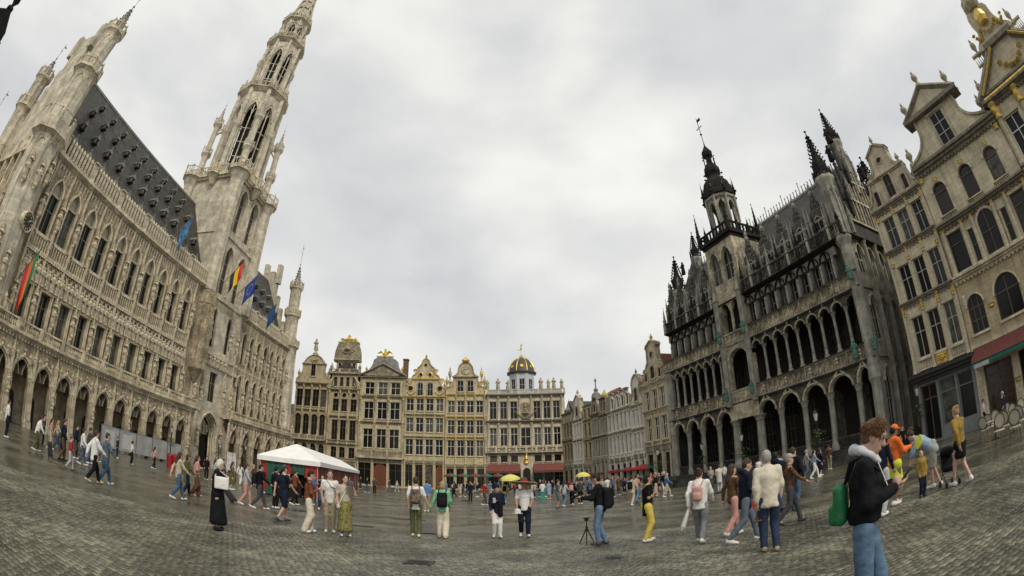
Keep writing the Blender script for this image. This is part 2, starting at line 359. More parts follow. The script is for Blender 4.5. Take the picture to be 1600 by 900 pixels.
# iron covers let into the setts
cov=mat('cast iron cover',(.03,.028,.024),.45,.3,20,bump=.5,bs=60)
for i,(px,py,w,l) in enumerate([(655,880,.55,.5),(725,783,.7,.7),(960,872,.3,.3)]):
    x,y=gnd(px,py); b=MB(); b.box(-w/2,w/2,-l/2,l/2,0,.028); b.box(-w/2+.05,w/2-.05,-l/2+.05,l/2-.05,.028,.034)
    for k in range(5): b.box(-w/2+.08,w/2-.08,-l/2+.08+k*(l-.2)/5,-l/2+.1+k*(l-.2)/5,.034,.04)
    tag(part('manhole_cover',b,cov,None,loc=(x,y,0)),['square iron cover in the setts behind the couple holding hands','iron cover in the setts beside the woman in the green jacket','small iron cover in the setts near the camera tripod'][i],'manhole cover','iron covers in the setts')
for i,(px,py,l) in enumerate([(640,812,1.3),(672,834,1.0),(740,782,1.8),(560,822,1.0)]):
    x,y=gnd(px,py); b=MB(); b.box(-l/2,l/2,-.05,.05,0,.022); part('drain_slot',b,cov,ground,loc=(x,y,0),rz=.05*i)
# ---------------------------------------------------------------- town hall
ST=mat('town hall limestone',(.55,.475,.335),.85,.16,1.6,bump=.25,bs=14,streak=.25,soot=.25,brick=(.75,.36,.10))
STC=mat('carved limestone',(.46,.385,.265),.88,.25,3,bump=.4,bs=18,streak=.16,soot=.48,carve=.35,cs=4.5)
STF=mat('moulded limestone',(.67,.59,.43),.85,.22,3,bump=.3,bs=16,streak=.15,soot=.40)
STT=mat('tower limestone',(.65,.595,.47),.85,.16,.9,bump=.2,bs=12,streak=.10,soot=.26,brick=(.8,.4,.16))
TH=thing('town_hall','huge gothic town hall of pale limestone with arcade, statues and a tall spired tower','town hall',(-43.7,0,0),R(90))
Y1=-1.8
AX=[20.7+3*k for k in range(11)]        # arcade bays, near wing
WX=[22.85+3*k for k in range(10)]       # windows above
AX2=[67.4+3.9*k-3.1 for k in range(6)]  # far wing arches (u)
def turretmesh(prof,n=8): return MB().lathe(prof,n)
def th_statues(): return [statue_mesh('statue',STF,1.,s) for s in range(7)]
STM=th_statues()
def put_statue(x,y,z,h,par,i,canopy=True,br=True):
    o=ob('statue',STM[i%7],par,(x,y,z),rz=(i*37%11-5)*.05,sc=h)
    return o
_b=MB(); _b.lathe([(.05,-.55),(.16,-.4),(.12,-.3),(.3,-.06),(.32,0)],6); BRK=_b.mesh('bracket',STF)
_b=MB(); _b.lathe([(.34,0),(.36,.1),(.26,.28),(.3,.34),(.2,.42),(.05,1.0),(.1,1.06),(0,1.2)],6); crockets(_b,.26,.36,1.0,6,3,(0,0,0),.06); CAN=_b.mesh('canopy',STF)
def niche(x,y,z,h,par,i):
    ob('bracket',BRK,par,(x,y,z)); put_statue(x,y,z,h,par,i); ob('canopy',CAN,par,(x,y,z+h+.08))
def arcade(xs,w,zs,zt,x0,x1,zt1,pitch):
    b=MB(); wall(b,x0,x1,0,zt1,[(x-w/2,x+w/2,0,zs,zt,'point') for x in xs],.8,Y1); part('arcade_wall',b,STC,TH)
    h=MB(); hood(h,'point',-w/2,w/2,zs,zt,0,.2,.14); hood(h,'point',-w/2+.16,w/2-.16,zs,zt-.2,.3,.14,.3); hm=h.mesh('archivolt',STF)
    c=MB(); c.lathe([(.3,0),(.32,.55),(.22,.62),(.15,.7),(.15,zs-.42),(.2,zs-.36),(.17,zs-.3),(.28,zs)],8); cm=c.mesh('column',STF,True)
    p=MB(); p.box(-.3,.3,-.06,.3,0,.7); p.box(-.24,.24,-.12,.2,.7,zs); pinnacle(p,(0,-.14),.26,zs-.2,zt+.2,zt1-.1); pm=p.mesh('pier',STF)
    fl=MB(); fl.lathe([(0,-.12),(.14,-.06),(.1,.06),(.05,.2),(.16,.34),(.06,.44),(.0,.6)],6); flm=fl.mesh('finial',STF)
    for i,x in enumerate(xs):
        ob('archivolt',hm,TH,(x,Y1,0)); ob('finial',flm,TH,(x,Y1-.12,zt+.25))
        for s in(-1,1): ob('column',cm,TH,(x+s*(w/2+.02),Y1+.12,0),sc=(.62,.62,1))
        for s in(-1,1): put_statue(x+s*w*.36,Y1-.1,zt-.42,.95,TH,i*2+s)
    for i in range(len(xs)+1):
        x=xs[0]-pitch/2+pitch*i
        ob('pier',pm,TH,(x,Y1,0))
        if i%2: put_statue(x,Y1-.2,zs-1.5,1.15,TH,i); ob('bracket',BRK,TH,(x,Y1-.2,zs-1.5))
arcade(AX,2.36,4.45,6.05,19.0,53.4,7.55,3.0)
arcade(AX2,2.7,4.6,6.85,62.6,84.2,7.75,3.9)
# vaulted walk behind the arcades
b=MB(); b.quad((18,2.2,0),(53.5,2.2,0),(53.5,2.2,7.4),(18,2.2,7.4)); b.quad((18,-1.2,7.3),(18,2.2,7.3),(53.5,2.2,7.3),(53.5,-1.2,7.3)); b.quad((63,2.2,0),(85,2.2,0),(85,2.2,7.4),(63,2.2,7.4)); b.quad((63,-1.2,7.3),(63,2.2,7.3),(85,2.2,7.3),(85,-1.2,7.3))
part('walk_wall',b,ST,TH)
b=MB(); wm=MB(); 
for i,x in enumerate(AX+AX2):
    for s in (-1,):
        d=MB(); d.prism([(-.7,0),(.7,0),(.7,2.4)]+list(reversed(arch('round',-.7,.7,2.4,3.1)))[1:-1]+[(-.7,2.4)],-.1,0); d.box(-.04,.04,-.14,-.1,0,3.0); d.box(-.6,.6,-.13,-.1,2.35,2.45)
    part('inner_door',d,mat('dark oak',(.035,.028,.02),.6,.3,4),TH,loc=(x+.9,2.18,0))
    r=MB(); hood(r,'point',-1.2,1.2,4.45,6.1,0,.12,3.6); part('vault_rib',r,ST,TH,loc=(x+1.5,2.1,0))
# balcony and balustrade
b=MB(); cornice(b,18.8,53.4,7.55,.42,.45,Y1,3); b.box(18.8,53.4,Y1,.1,7.8,7.97); dentils(b,19,53.2,7.3,.22,.2,Y1,.42); cornice(b,62.8,84.2,7.75,.42,.45,Y1,3); b.box(62.8,84.2,Y1,.1,8.0,8.17); dentils(b,63,84,7.5,.22,.2,Y1,.42); part('balcony',b,STF,TH)
b=MB(); balus(b,19.0,53.2,8.0,9.05,Y1-.2,.27,3.0,.1); part('balustrade',b,STF,TH,kind='stuff')
b=MB(); balus(b,62.9,84.2,8.2,9.3,Y1-.2,.3,3.9,.1); part('balustrade',b,STF,TH,kind='stuff')
# near wing wall
ops=[(x-.68,x+.68,9.05,12.75,12.75,'r') for x in WX]
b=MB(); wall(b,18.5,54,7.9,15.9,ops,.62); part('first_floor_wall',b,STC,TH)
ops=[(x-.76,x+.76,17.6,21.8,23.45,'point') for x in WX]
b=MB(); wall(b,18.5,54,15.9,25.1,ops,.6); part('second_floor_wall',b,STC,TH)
TF=mat('grey green window bars',(.24,.24,.19),.6,.1)
windows(TH,[(x,9.05) for x in WX],1.36,3.7,2,2,TF,GLASS,y=.5,tr=2.35)
windows(TH,[(x,17.6) for x in WX],1.52,4.15,2,2,TF,GLASS,y=.48,tr=2.5)
tyb=MB(); tyb.prism([(-.78,4.12),(.78,4.12)]+list(reversed(arch('point',-.78,.78,4.2,5.9))),.34,.6); tyb.box(-.78,.78,.2,.36,4.1,4.3); hood(tyb,'point',-.5,.5,4.4,5.35,.34,.1,.1); tym=tyb.mesh('tympanum',STT)
for x in WX: ob('tympanum',tym,TH,(x,0,17.6))
# window surrounds, blind arches, tracery bands
su=MB(); su.box(-.86,-.68,-.12,.05,-.1,3.75); su.box(.68,.86,-.12,.05,-.1,3.75); su.box(-.95,.95,-.2,.02,3.7,3.95); su.box(-.95,.95,-.22,.02,-.28,-.05); su.box(-1.0,-.9,-.25,0,-.05,3.9); su.box(.9,1.0,-.25,0,-.05,3.9); sum_=su.mesh('surround',STF)
tp=MB(); hood(tp,'point',-.78,.78,4.2,5.85,0,.2,.24); hood(tp,'point',-.7,.7,4.2,5.72,.25,.1,.16); tp.box(-.94,-.74,-.16,0,-.1,4.25); tp.box(.74,.94,-.16,0,-.1,4.25); tp.box(-.95,.95,-.22,.02,-.3,-.05)
tp.lathe([(0,5.8),(.13,5.95),(.06,6.1),(.14,6.25),(0,6.5)],5,(0,-.15,0)); tpm=tp.mesh('blind_arch',STF)
bt=MB(); bt.box(-.16,.16,-.34,.02,0,3.2); bt.box(-.12,.12,-.28,.02,3.2,9.); pinnacle(bt,(0,-.3),.2,3.0,4.6,6.2); pinnacle(bt,(0,-.26),.22,8.6,12.6,14.8); bt.box(-.09,.09,-.24,.02,9,16.9); btm=bt.mesh('buttress',STF)
fr=MB()
for k in range(4):
    x=-1.125+k*.75; hood(fr,'point',x-.28,x+.28,1.9,2.45,0,.09,.16); fr.box(x-.375,x-.31,-.2,0,0,2.7)
fr.box(-1.5,1.5,-.2,0,-.12,.05); fr.box(-1.5,1.5,-.26,0,2.62,2.9); fr.box(1.12+.31,1.5,-.2,0,0,2.7)
frm=fr.mesh('frieze',STF)
tb=MB()
for k in range(8):
    x=-1.5+k*.375; tb.box(x-.045,x+.045,-.14,.0,0,1.5); hood(tb,'point',x+.05,x+.325,.9,1.25,0,.06,.1,4)
tb.box(-1.5,1.5,-.3,0,-.16,.02); dentils(tb,-1.5,1.5,-.42,.26,.3,0,.375); tb.box(-1.5,1.5,-.2,0,1.45,1.6); tbm=tb.mesh('tracery_band',STF)
gb=MB()   # carved gable tracery under the cornice
for k in range(6):
    x=-1.5+k*.5; gb.box(x-.04,x+.04,-.1,0,0,1.5); hood(gb,'point',x+.04,x+.46,.7,1.3,0,.06,.09,4)
gbm=gb.mesh('tracery_panel',STF)
for i,x in enumerate(WX):
    ob('surround',sum_,TH,(x,0,9.05)); ob('blind_arch',tpm,TH,(x,0,17.6)); ob('frieze',frm,TH,(x,-.02,13.0)); ob('tracery_band',tbm,TH,(x,-.02,16.02)); ob('tracery_panel',gbm,TH,(x,-.02,23.55))
    for k in range(4): put_statue(x-1.125+k*.75,-.2,13.08,1.9,TH,i*4+k)
for i in range(11):
    x=WX[0]-1.5+3*i; ob('buttress',btm,TH,(x,-.02,8.1)); niche(x,-.42,10.2,1.75,TH,i); niche(x,-.4,18.9,1.9,TH,i+3)
# cornice and openwork parapet
def parapet(x0,x1,z,n,par,y=-.35,side=False):
    b=MB(); cornice(b,x0,x1,z,.4,.5,0,3); b.box(x0,x1,y-.02,y+.25,z+.4,z+.75); part('cornice',b,STF,par)
    m=MB(); m.box(-.15,.15,-.12,.12,0,1.55); m.lathe([(.21,1.55),(.24,1.65),(.1,2.0),(0,2.1)],4,ph=PI/4); mm=m.mesh('merlon',STF)
    g=MB(); g.box(-.42,.42,-.16,.16,-.3,1.9); g.lathe([(.62,1.9),(.5,2.05),(.1,2.2)],4,ph=PI/4); gm=g.mesh('parapet_block',STF)
    L=(x1-x0)/n
    for i in range(n):
        c=x0+L*i; ob('parapet_block',gm,par,(c,y+.1,z+.7))
        k=max(3,int((L-1.0)/.56))
        for j in range(k): ob('merlon',mm,par,(c+.6+(L-1.2)*(j+.5)/k,y+.1,z+.7))
    return mm
parapet(21.0,54.0,25.1,6,TH)
# steep slate roof with rows of small dormers
b=MB(); b.prism([(0.6,25.4),(14.4,25.4),(7.5,40.2)],0,1); b.v=[((54.5 if y>.5 else 19.5),x,z) for x,y,z in b.v]; part('roof',b,SLATE,TH)
b=MB(); b.box(19.5,54.5,7.35,7.65,40.05,40.4); part('ridge',b,LEAD,TH)
def dormer_mesh(w,h,d):
    b=MB(); b.k=0; b.box(-w/2,w/2,0,d,0,h*.55); b.k=1; b.prism([(-w*.62,h*.53),(w*.62,h*.53),(0,h)],-.14,d+h*.2); b.k=1; b.box(-w*.5,-w*.33,-.05,.02,0,h*.55); b.box(w*.33,w*.5,-.05,.02,0,h*.55); b.k=2; b.prism([(-w*.3,h*.05),(w*.3,h*.05),(w*.3,h*.5),(-w*.3,h*.5)],-.03,.02); b.k=1; b.lathe([(.05,0),(.09,.15),(0,.4)],4,(0,-.1,h))
    return b.mesh('dormer',[SLATE,LEAD,DARK])
DM=[dormer_mesh(.86,1.5,1.2),dormer_mesh(.7,1.2,.9),dormer_mesh(.6,1.0,.8),dormer_mesh(.52,.85,.7)]
for r,(z,dep,x0,n,s) in enumerate([(27.5,1.25,22.6,11,2.82),(31.3,2.95,23.8,11,2.78),(34.7,4.5,25.0,10,2.8),(37.1,5.65,26.6,9,2.8)]):
    for i in range(n): ob('dormer',DM[r],TH,(x0+s*i,dep-.35,z))
# corner turrets
def turret(x,y,sc_,levels,spire,par,name='corner_turret',base=0,ribs=True,stone=None):
    """octagonal stair turret: shaft with galleries at the given (z, radius below) levels and a crocketed spire; child meshes: gallery, spire"""
    stone=stone or STT; b=MB(); z=base; pr=[]
    for (zz,r) in levels: pr+=[(r,z),(r,zz-.7)]; z=zz
    b.lathe(pr,8)
    if ribs:
        z=base
        for (zz,r) in levels:
            for i in range(8):
                a=PI/8+2*PI*i/8; b.lathe([(r*.07,z),(r*.07,zz-.6)],4,(r*cos(a),r*sin(a),0))
            for i in range(8):
                a=2*PI*i/8; rr=r*cos(PI/8)+.01; M=Matrix.Translation((rr*cos(a),rr*sin(a),0))@Matrix.Rotation(a+PI/2,4,'Z')
                if zz-z>4: i0=len(b.v); hood(b,'point',-r*.27,r*.27,zz-1.9,zz-1.1,0,.07,.09,4); b.xf(i0,M)
                if zz-z>5 and i%2==0: i0=len(b.v); b.box(-.13,.13,-.02,.02,z+(zz-z)*.45,z+(zz-z)*.45+1.1); b.xf(i0,M)
            z=zz
    t=part(name,b,stone,par,loc=(x,y,0))
    for k,(zz,r) in enumerate(levels):
        g=MB(); g.lathe([(r*.98,zz-1.1),(r*1.06,zz-.85),(r*1.08,zz-.7),(r*1.28,zz-.3),(r*1.36,zz-.25),(r*1.36,zz-.02),(r*1.3,zz),(r*1.26,zz+.02),(r*.6,zz+.03)],8)
        for i in range(8):
            a=PI/8+2*PI*i/8; q=r*1.3; g.lathe([(.12*sc_,zz-.02),(.12*sc_,zz+1.1),(.16*sc_,zz+1.15),(.0,zz+1.6)],4,(q*cos(a),q*sin(a),0))
            a2=PI/8+2*PI*(i+1)/8
            for f0,f1,za,zb in ((0,1,1.0,1.14),(0,1,.0,.12),(.3,.36,.1,1.0),(.62,.68,.1,1.0)):
                A=Vector((q*cos(a),q*sin(a),0)); B=Vector((q*cos(a2),q*sin(a2),0)); p0=A.lerp(B,f0); p1=A.lerp(B,f1); nn=Vector((p0+p1)).normalized()*.07
                g.add([tuple(v+Vector((0,0,zz+w))) for w in(za,zb) for v in(p0-nn,p1-nn,p1+nn,p0+nn)],[(0,1,2,3),(7,6,5,4),(0,4,5,1),(1,5,6,2),(2,6,7,3),(3,7,4,0)])
        part('gallery',g,STF,t)
    z=levels[-1][0]; r=spire[0]; g=MB(); g.lathe([(r*1.1,z-.2),(r*1.1,z+.6),(r*.95,z+.8),(r*.06,spire[1]),(r*.2,spire[1]+.2),(r*.03,spire[1]+.5)],8); crockets(g,r*.9,z+1.2,spire[1],8,max(4,int((spire[1]-z)/.75)),(0,0,0),.12*sc_)
    g.tube([(0,0,spire[1]),(0,0,spire[1]+spire[2])],.04,4); g.lathe([(0,-.12),(.14,0),(0,.12)],6,(0,0,spire[1]+spire[2]*.55)); g.box(-.02,.45,-.02,.02,spire[1]+spire[2]*.8,spire[1]+spire[2]*.8+.25)
    part('spire',g,mat('weathered spire stone',(.28,.265,.225),.85,.2,3,streak=.3),t)
    return t
T1=turret(18.9,.5,1.,[(9.0,2.0),(26.2,1.85),(34.9,1.45),(41.4,1.1)],(.85,46.4,3.2),TH)
for a,z in((-90,20.4),(-135,20.4),(-135,13.0),(-45,21.6),(-90,11.6)):
    niche(2.0*cos(R(a)),2.0*sin(R(a)),z,1.9,T1,int(z)-a)
# tall parapet crown on the first gallery of the clock turret
b=MB()
for i in range(8):
    a=2*PI*i/8; M=Matrix.Translation((2.2*cos(a),2.2*sin(a),0))@Matrix.Rotation(a+PI/2,4,'Z'); i0=len(b.v); b.box(-.9,.9,-.08,.1,26.3,27.4); b.box(-.5,.5,-.1,.12,27.4,28.6); b.box(-.62,.62,-.14,.14,28.6,28.75); b.xf(i0,M)
part('crown',b,STT,T1)
# clock on the turret
ck=MB(); ck.k=0; ck.lathe([(.98,-.7),(.98,.1),(.86,.14),(.84,.04)],32,cap=False); ck.k=1; ck.lathe([(.84,.06),(0,.061)],32); ck.k=2
for i in range(12):
    a=2*PI*i/12; i0=len(ck.v); ck.box(-.035,.035,.56,.78,.06,.085); ck.xf(i0,Matrix.Rotation(a,4,'Z'))
for a,l,w in((R(-48),.66,.045),(R(-62),.45,.06)):
    i0=len(ck.v); ck.box(-w/2,w/2,-.12,l,.085,.1); ck.xf(i0,Matrix.Rotation(a,4,'Z'))
o=part('clock',ck,[STF,mat('clock face black',(.015,.015,.016),.5,.1),GOLD],T1,smooth=True); o.rotation_euler=(R(90),0,R(20)); o.location=(2.08*cos(R(-60)),2.08*sin(R(-60)),17.2)
T2=turret(84.9,.6,1.,[(9.0,1.75),(26.0,1.65),(32.4,1.3),(38.4,1.1)],(.8,43.6,5.),TH)
# south-east end: side wall, crow-stepped gable and rear turrets
b=MB(); b.quad((18.6,26,0),(18.6,0,0),(18.6,0,25.2),(18.6,26,25.2)); part('end_wall',b,STC,TH)
b=MB(); st=[(1.0,25.2),(1.0,29)]
for k in range(6): st+= [(1.6+k*.95,29+k*2.45),(1.6+k*.95,31.4+k*2.45)]
st2=[(14.6-x,z) for x,z in reversed(st)]; poly=st+st2; b.prism(list(reversed(poly)),0,.8); b.v=[(18.75+y,x,z) for x,y,z in b.v]
b.box(18.5,19.9,4.4,5.4,41,45.0); b.box(18.5,19.9,9.2,10.2,41,44.6); part('stepped_gable',b,STT,TH)
turret(18.4,13.8,.9,[(26.2,1.5),(33.6,1.25),(38.6,1.0)],(.7,42.0,3),TH); turret(17.4,25.5,.9,[(24.2,1.4),(30.0,1.1)],(.8,36.5,3.4),TH)
b=MB(); cornice(b,0,1,25.0,.5,.5); 
b=MB(); b.box(17.9,18.6,1.6,26,24.9,25.3); b.box(18.0,18.4,1.6,26,15.8,16.2); b.box(18.1,18.3,1.6,26,25.3,26.6)
for k in range(11): b.box(17.95,18.6,2.6+k*2.1,2.9+k*2.1,8,26.9)
part('end_wall_ribs',b,STF,TH)
for k in range(10):
    ob('blind_arch',tpm,TH,(18.55,3.8+k*2.1,17.6),rz=R(-90)); ob('statue',STM[k%7],TH,(18.2,2.75+k*2.1,19),sc=1.9,rz=R(-90)); ob('statue',STM[(k+2)%7],TH,(18.2,3.8+k*2.1,13),sc=1.9,rz=R(-90))
# ---- far wing
FX=[67.6+2.56*k-.6 for k in range(7)]
b=MB(); wall(b,64.5,84.5,8.0,16.9,[(x-.62,x+.62,9.5,14.6,15.6,'point') for x in FX],.45); wall(b,64.5,84.5,16.9,24.7,[(x-.6,x+.6,17.6,21.7,22.7,'point') for x in FX],.45); part('far_wing_wall',b,STC,TH)
windows(TH,[(x,9.5) for x in FX],1.24,6.1,2,2,TF,GLASS,y=.3,kind='point',zs=5.1,tr=3.2)
windows(TH,[(x,17.6) for x in FX],1.2,5.1,2,2,TF,GLASS,y=.3,kind='point',zs=4.1,tr=2.6)
h1=MB(); hood(h1,'point',-.66,.66,5.1,6.15,0,.15,.2); h1.box(-.84,-.66,-.15,0,0,5.1); h1.box(.66,.84,-.15,0,0,5.1); h1m=h1.mesh('window_hood',STF)
h2=MB(); hood(h2,'point',-.64,.64,4.1,5.15,0,.15,.2); h2.box(-.82,-.64,-.15,0,0,4.1); h2.box(.64,.82,-.15,0,0,4.1); h2m=h2.mesh('window_hood',STF)
for i,x in enumerate(FX):
    ob('window_hood',h1m,TH,(x,0,9.5)); ob('window_hood',h2m,TH,(x,0,17.6)); niche(x+1.28,-.35,10.9,1.9,TH,i); niche(x+1.28,-.35,18.3,1.9,TH,i+2)
    if i in(0,2,4,6): put_statue(x-1.28,-.3,13.6,1.6,TH,i)
    ob('tracery_panel',gbm,TH,(x,-.02,15.75),sc=(.82,1,.75)); ob('tracery_panel',gbm,TH,(x,-.02,23.0),sc=(.82,1,1)); ob('buttress',btm,TH,(x+1.28,-.02,8.1),sc=(.8,.9,.97))
parapet(64.8,83.6,24.7,4,TH)
b=MB(); b.prism([(0.6,25.0),(13.4,25.0),(7.0,39.6)],0,1); b.v=[((84.2 if y>.5 else 64.0),x,z) for x,y,z in b.v]; part('roof',b,SLATE,TH)
for r,(z,dep,x0,n,s) in enumerate([(27.2,1.25,66.2,6,2.9),(30.9,2.85,67.4,6,2.8),(34.2,4.3,66.4,6,2.8)]):
    for i in range(n): ob('dormer',DM[r],TH,(x0+s*i,dep-.3,z))
b=MB(); st=[(1.0,25.0),(1.0,28)]
for k in range(5): st+=[(1.6+k*1.05,28+k*2.75),(1.6+k*1.05,30.7+k*2.75)]
poly=st+[(13.6-x,z) for x,z in reversed(st)]; b.prism(list(reversed(poly)),0,.8); b.v=[(83.4+y,x,z) for x,y,z in b.v]; b.box(83.2,84.4,4.3,5.2,39,43.2); b.box(83.2,84.4,7.6,8.5,39,43.4); part('stepped_gable',b,STT,TH)
b=MB(); b.quad((85,0,0),(85,14,0),(85,14,25),(85,0,25)); b.quad((85,14,0),(18.6,14,0),(18.6,14,25.4),(85,14,25.4)); part('rear_wall',b,ST,TH)
# ---- tower
TX0,TX1,TY0,TY1=54.1,65.0,-.2,10.2; TCX=(TX0+TX1)/2; TCY=5.0
b=MB(); wall(b,TX0,TX1,0,9.2,[(56.9,61.5,0,5.2,8.2,'point')],1.6,TY0)
wall(b,TX0,TX1,9.2,16.6,[(58.3,60.3,9.8,14.2,14.2,'r')],.5,TY0); wall(b,TX0,TX1,16.6,25,[(56.6,58.0,17.6,22.2,23.5,'point'),(61.0,62.4,17.6,22.2,23.5,'point')],.5,TY0)
wall(b,TX0,TX1,25,35.2,[(56.4,58.6,25.8,31.6,33.6,'point'),(60.5,62.7,25.8,31.6,33.6,'point')],.7,TY0); wall(b,TX0,TX1,35.2,45.6,[(56.4,58.6,36.2,42.0,44.0,'point'),(60.5,62.7,36.2,42.0,44.0,'point')],.7,TY0)
b.quad((TX0,TY1,0),(TX0,TY0,0),(TX0,TY0,45.6),(TX0,TY1,45.6)); b.quad((TX1,TY0,0),(TX1,TY1,0),(TX1,TY1,45.6),(TX1,TY0,45.6)); b.quad((TX1,TY1,0),(TX0,TY1,0),(TX0,TY1,45.6),(TX1,TY1,45.6)); b.quad((TX0,TY0,45.6),(TX1,TY0,45.6),(TX1,TY1,45.6),(TX0,TY1,45.6))
part('tower_shaft',b,STT,TH)
windows(TH,[(59.3,9.8)],2.0,4.4,2,2,TF,GLASS,y=.2,tr=2.8)
windows(TH,[(57.3,17.6),(61.7,17.6)],1.4,5.9,2,2,TF,GLASS,y=.2,kind='point',zs=4.6,tr=3)
for z in(25.8,36.2): windows(TH,[(57.5,z),(61.6,z)],2.2,7.8,2,3,STT,mat('louvre dark',(.06,.055,.05),.8,.3,6),y=.4,kind='point',zs=5.8)
h=MB(); hood(h,'point',-1.14,1.14,5.8,7.85,0,.22,.24); h.box(-1.36,-1.14,-.2,0,0,5.8); h.box(1.14,1.36,-.2,0,0,5.8); hm=h.mesh('window_hood',STF)
for z in(25.8,36.2):
    for x in(57.5,61.6): ob('window_hood',hm,TH,(x,TY0,z))
b=MB()
for z in (16.6,25.0,34.9): part('string_course',MB().box(TX0-.15,TX1+.15,TY0-.25,TY1+.1,z-.15,z+.15),STF,TH)
# door of the tower
b=MB(); 
for k in range(4): hood(b,'point',56.9+.16*k,61.5-.16*k,5.2,8.2-.18*k,TY0+.35*k+.02,.2,.2); 
for k in range(4):
    for s in(-1,1): b.lathe([(.12,0),(.12,5.2)],6,(59.2+s*(2.3-.16*k),TY0+.35*k,0))
part('portal',b,STF,TH)
b=MB(); b.prism([(57.5,5.0),(60.9,5.0)]+list(reversed(arch('point',57.5,60.9,5.2,7.6)))[0:],1.2,1.3); part('tympanum',b,STC,TH)
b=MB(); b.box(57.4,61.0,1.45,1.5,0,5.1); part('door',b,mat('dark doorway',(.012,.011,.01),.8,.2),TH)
for i,x in enumerate((57.9,58.7,59.7,60.5)): put_statue(x,1.05,5.4,1.2,TH,i)
# carved front of the lower tower
for i,x in enumerate((54.4,56.2,62.2,64.3)):
    ob('buttress',btm,TH,(x,TY0,8.1)); niche(x,TY0-.4,10.0,1.9,TH,i); niche(x,TY0-.4,18.6,2.0,TH,i+1)
    niche(x,TY0-.35,3.6,1.7,TH,i+4)
for x in (57.5,58.6,59.7,60.8,61.9): put_statue(x,TY0-.25,15.1,1.4,TH,int(x*3)); ob('tracery_panel',gbm,TH,(x,TY0,23.6),sc=(.36,1,.8))
for k in range(4): ob('tracery_band',tbm,TH,(55.5+3*k-.3,TY0-.02,15.3)); 
b=MB(); b.lathe([(.2,11.6),(.9,13.0),(1.3,13.4),(1.3,22.6),(1.45,22.8),(1.45,23.6),(1.25,23.7),(1.25,24.8)],8,(TX0,-.5,0)); 
for i in range(8): pinnacle(b,(TX0+1.35*cos(2*PI*i/8+PI/8),-.5+1.35*sin(2*PI*i/8+PI/8)),.2,13.4,22.8,25.6)
part('oriel',b,STC,TH)
# corner turrets of the shaft
for (x,y) in((TX0,TY0),(TX1,TY0),(TX0,TY1),(TX1,TY1)):
    c=MB(); c.lathe([(1.15,25),(1.15,43.6),(1.25,44.0),(1.8,45.3),(1.95,45.4),(1.95,45.9)],8); 
    for i in range(8): c.lathe([(.1,25),(.1,44)],4,(1.15*cos(PI/8+i*PI/4),1.15*sin(PI/8+i*PI/4),0))
    part('shaft_turret',c,STT,TH,loc=(x,y,0))
# main gallery with openwork balustrade
def octrail(b,q,z,h,c,n=8,w=.1,ph=None):
    ph=PI/n if ph is None else ph
    for i in range(n):
        A=Vector((c[0]+q*cos(ph+2*PI*i/n),c[1]+q*sin(ph+2*PI*i/n),0)); B=Vector((c[0]+q*cos(ph+2*PI*(i+1)/n),c[1]+q*sin(ph+2*PI*(i+1)/n),0)); L=(B-A).length; d=(B-A)/L; nn=Vector((d.y,-d.x,0))*w*.5
        segs=[(0,1,0,.14),(0,1,h-.16,h)]; m=max(2,int(L/.5)); segs+=[((k+.5)/m-.05/L,(k+.5)/m+.05/L,.14,h-.16) for k in range(m)]+[(0,.12/L,0,h+.35)]
        for f0,f1,za,zb in segs:
            p0=A.lerp(B,f0); p1=A.lerp(B,f1); b.add([tuple(v+Vector((0,0,z+k))) for k in(za,zb) for v in(p0-nn,p1-nn,p1+nn,p0+nn)],[(3,2,1,0),(4,5,6,7),(0,1,5,4),(1,2,6,5),(2,3,7,6),(3,0,4,7)])
b=MB(); b.box(TX0-.7,TX1+.7,TY0-.7,TY1+.7,45.3,45.75); b.box(TX0-.4,TX1+.4,TY0-.4,TY1+.4,44.9,45.3)
octrail(b,(TX1-TX0+1.3)*.7071,45.75,1.5,(TCX,TCY),4,.14)
for (x,y) in((TX0,TY0),(TX1,TY0),(TX0,TY1),(TX1,TY1)): b.lathe([(1.0,44.2),(1.9,45.4),(2.1,45.45),(2.1,45.8)],8,(x,y,0)); octrail(b,2.05,45.8,1.55,(x,y))
for (x,y) in((TCX,TY0-.4),(TX0-.4,TCY)): b.lathe([(.3,43.6),(1.2,45.3),(1.4,45.4),(1.4,45.8)],8,(x,y,0)); octrail(b,1.4,45.8,1.5,(x,y))
part('main_gallery',b,STF,TH)
# corner pinnacle turrets with flying arches
pt=MB(); pt.lathe([(.62,45.6),(.62,50.2),(.68,50.5),(1.05,51.2),(1.05,51.4),(.6,51.45),(.55,57.2),(.62,57.5),(1.0,58.1),(1.0,58.3),(.5,58.4),(.5,59.1),(.42,59.2),(.05,63.0),(.14,63.2),(.02,63.5),(.02,65.0)],8); octrail(pt,1.0,51.4,1.0,(0,0),w=.09); octrail(pt,.95,58.3,1.0,(0,0),w=.09); crockets(pt,.4,59.5,62.8,8,5,(0,0,0),.09); ptm=pt.mesh('pinnacle_turret',STT)
for (x,y) in((TX0,TY0),(TX1,TY0),(TX0,TY1),(TX1,TY1)):
    ob('pinnacle_turret',ptm,TH,(x+(.5 if x==TX0 else -.5),y+(.5 if y==TY0 else -.5),0))
    f=MB(); A=Vector((x,y,0)); B=Vector((TCX,TCY,0)); d=(B-A).normalized()
    path=[tuple(A+d*(.8+3.2*t)+Vector((0,0,55.5-1.6*(t-.5)**2*4+1.6))) for t in [i/6 for i in range(7)]]; f.tube(path,.22,4); f.tube([(p[0],p[1],p[2]+.8) for p in path],.12,4)
    for p in path[1:-1]: f.tube([p,(p[0],p[1],p[2]+.8)],.07,4)
    part('flying_arch',f,STF,TH)
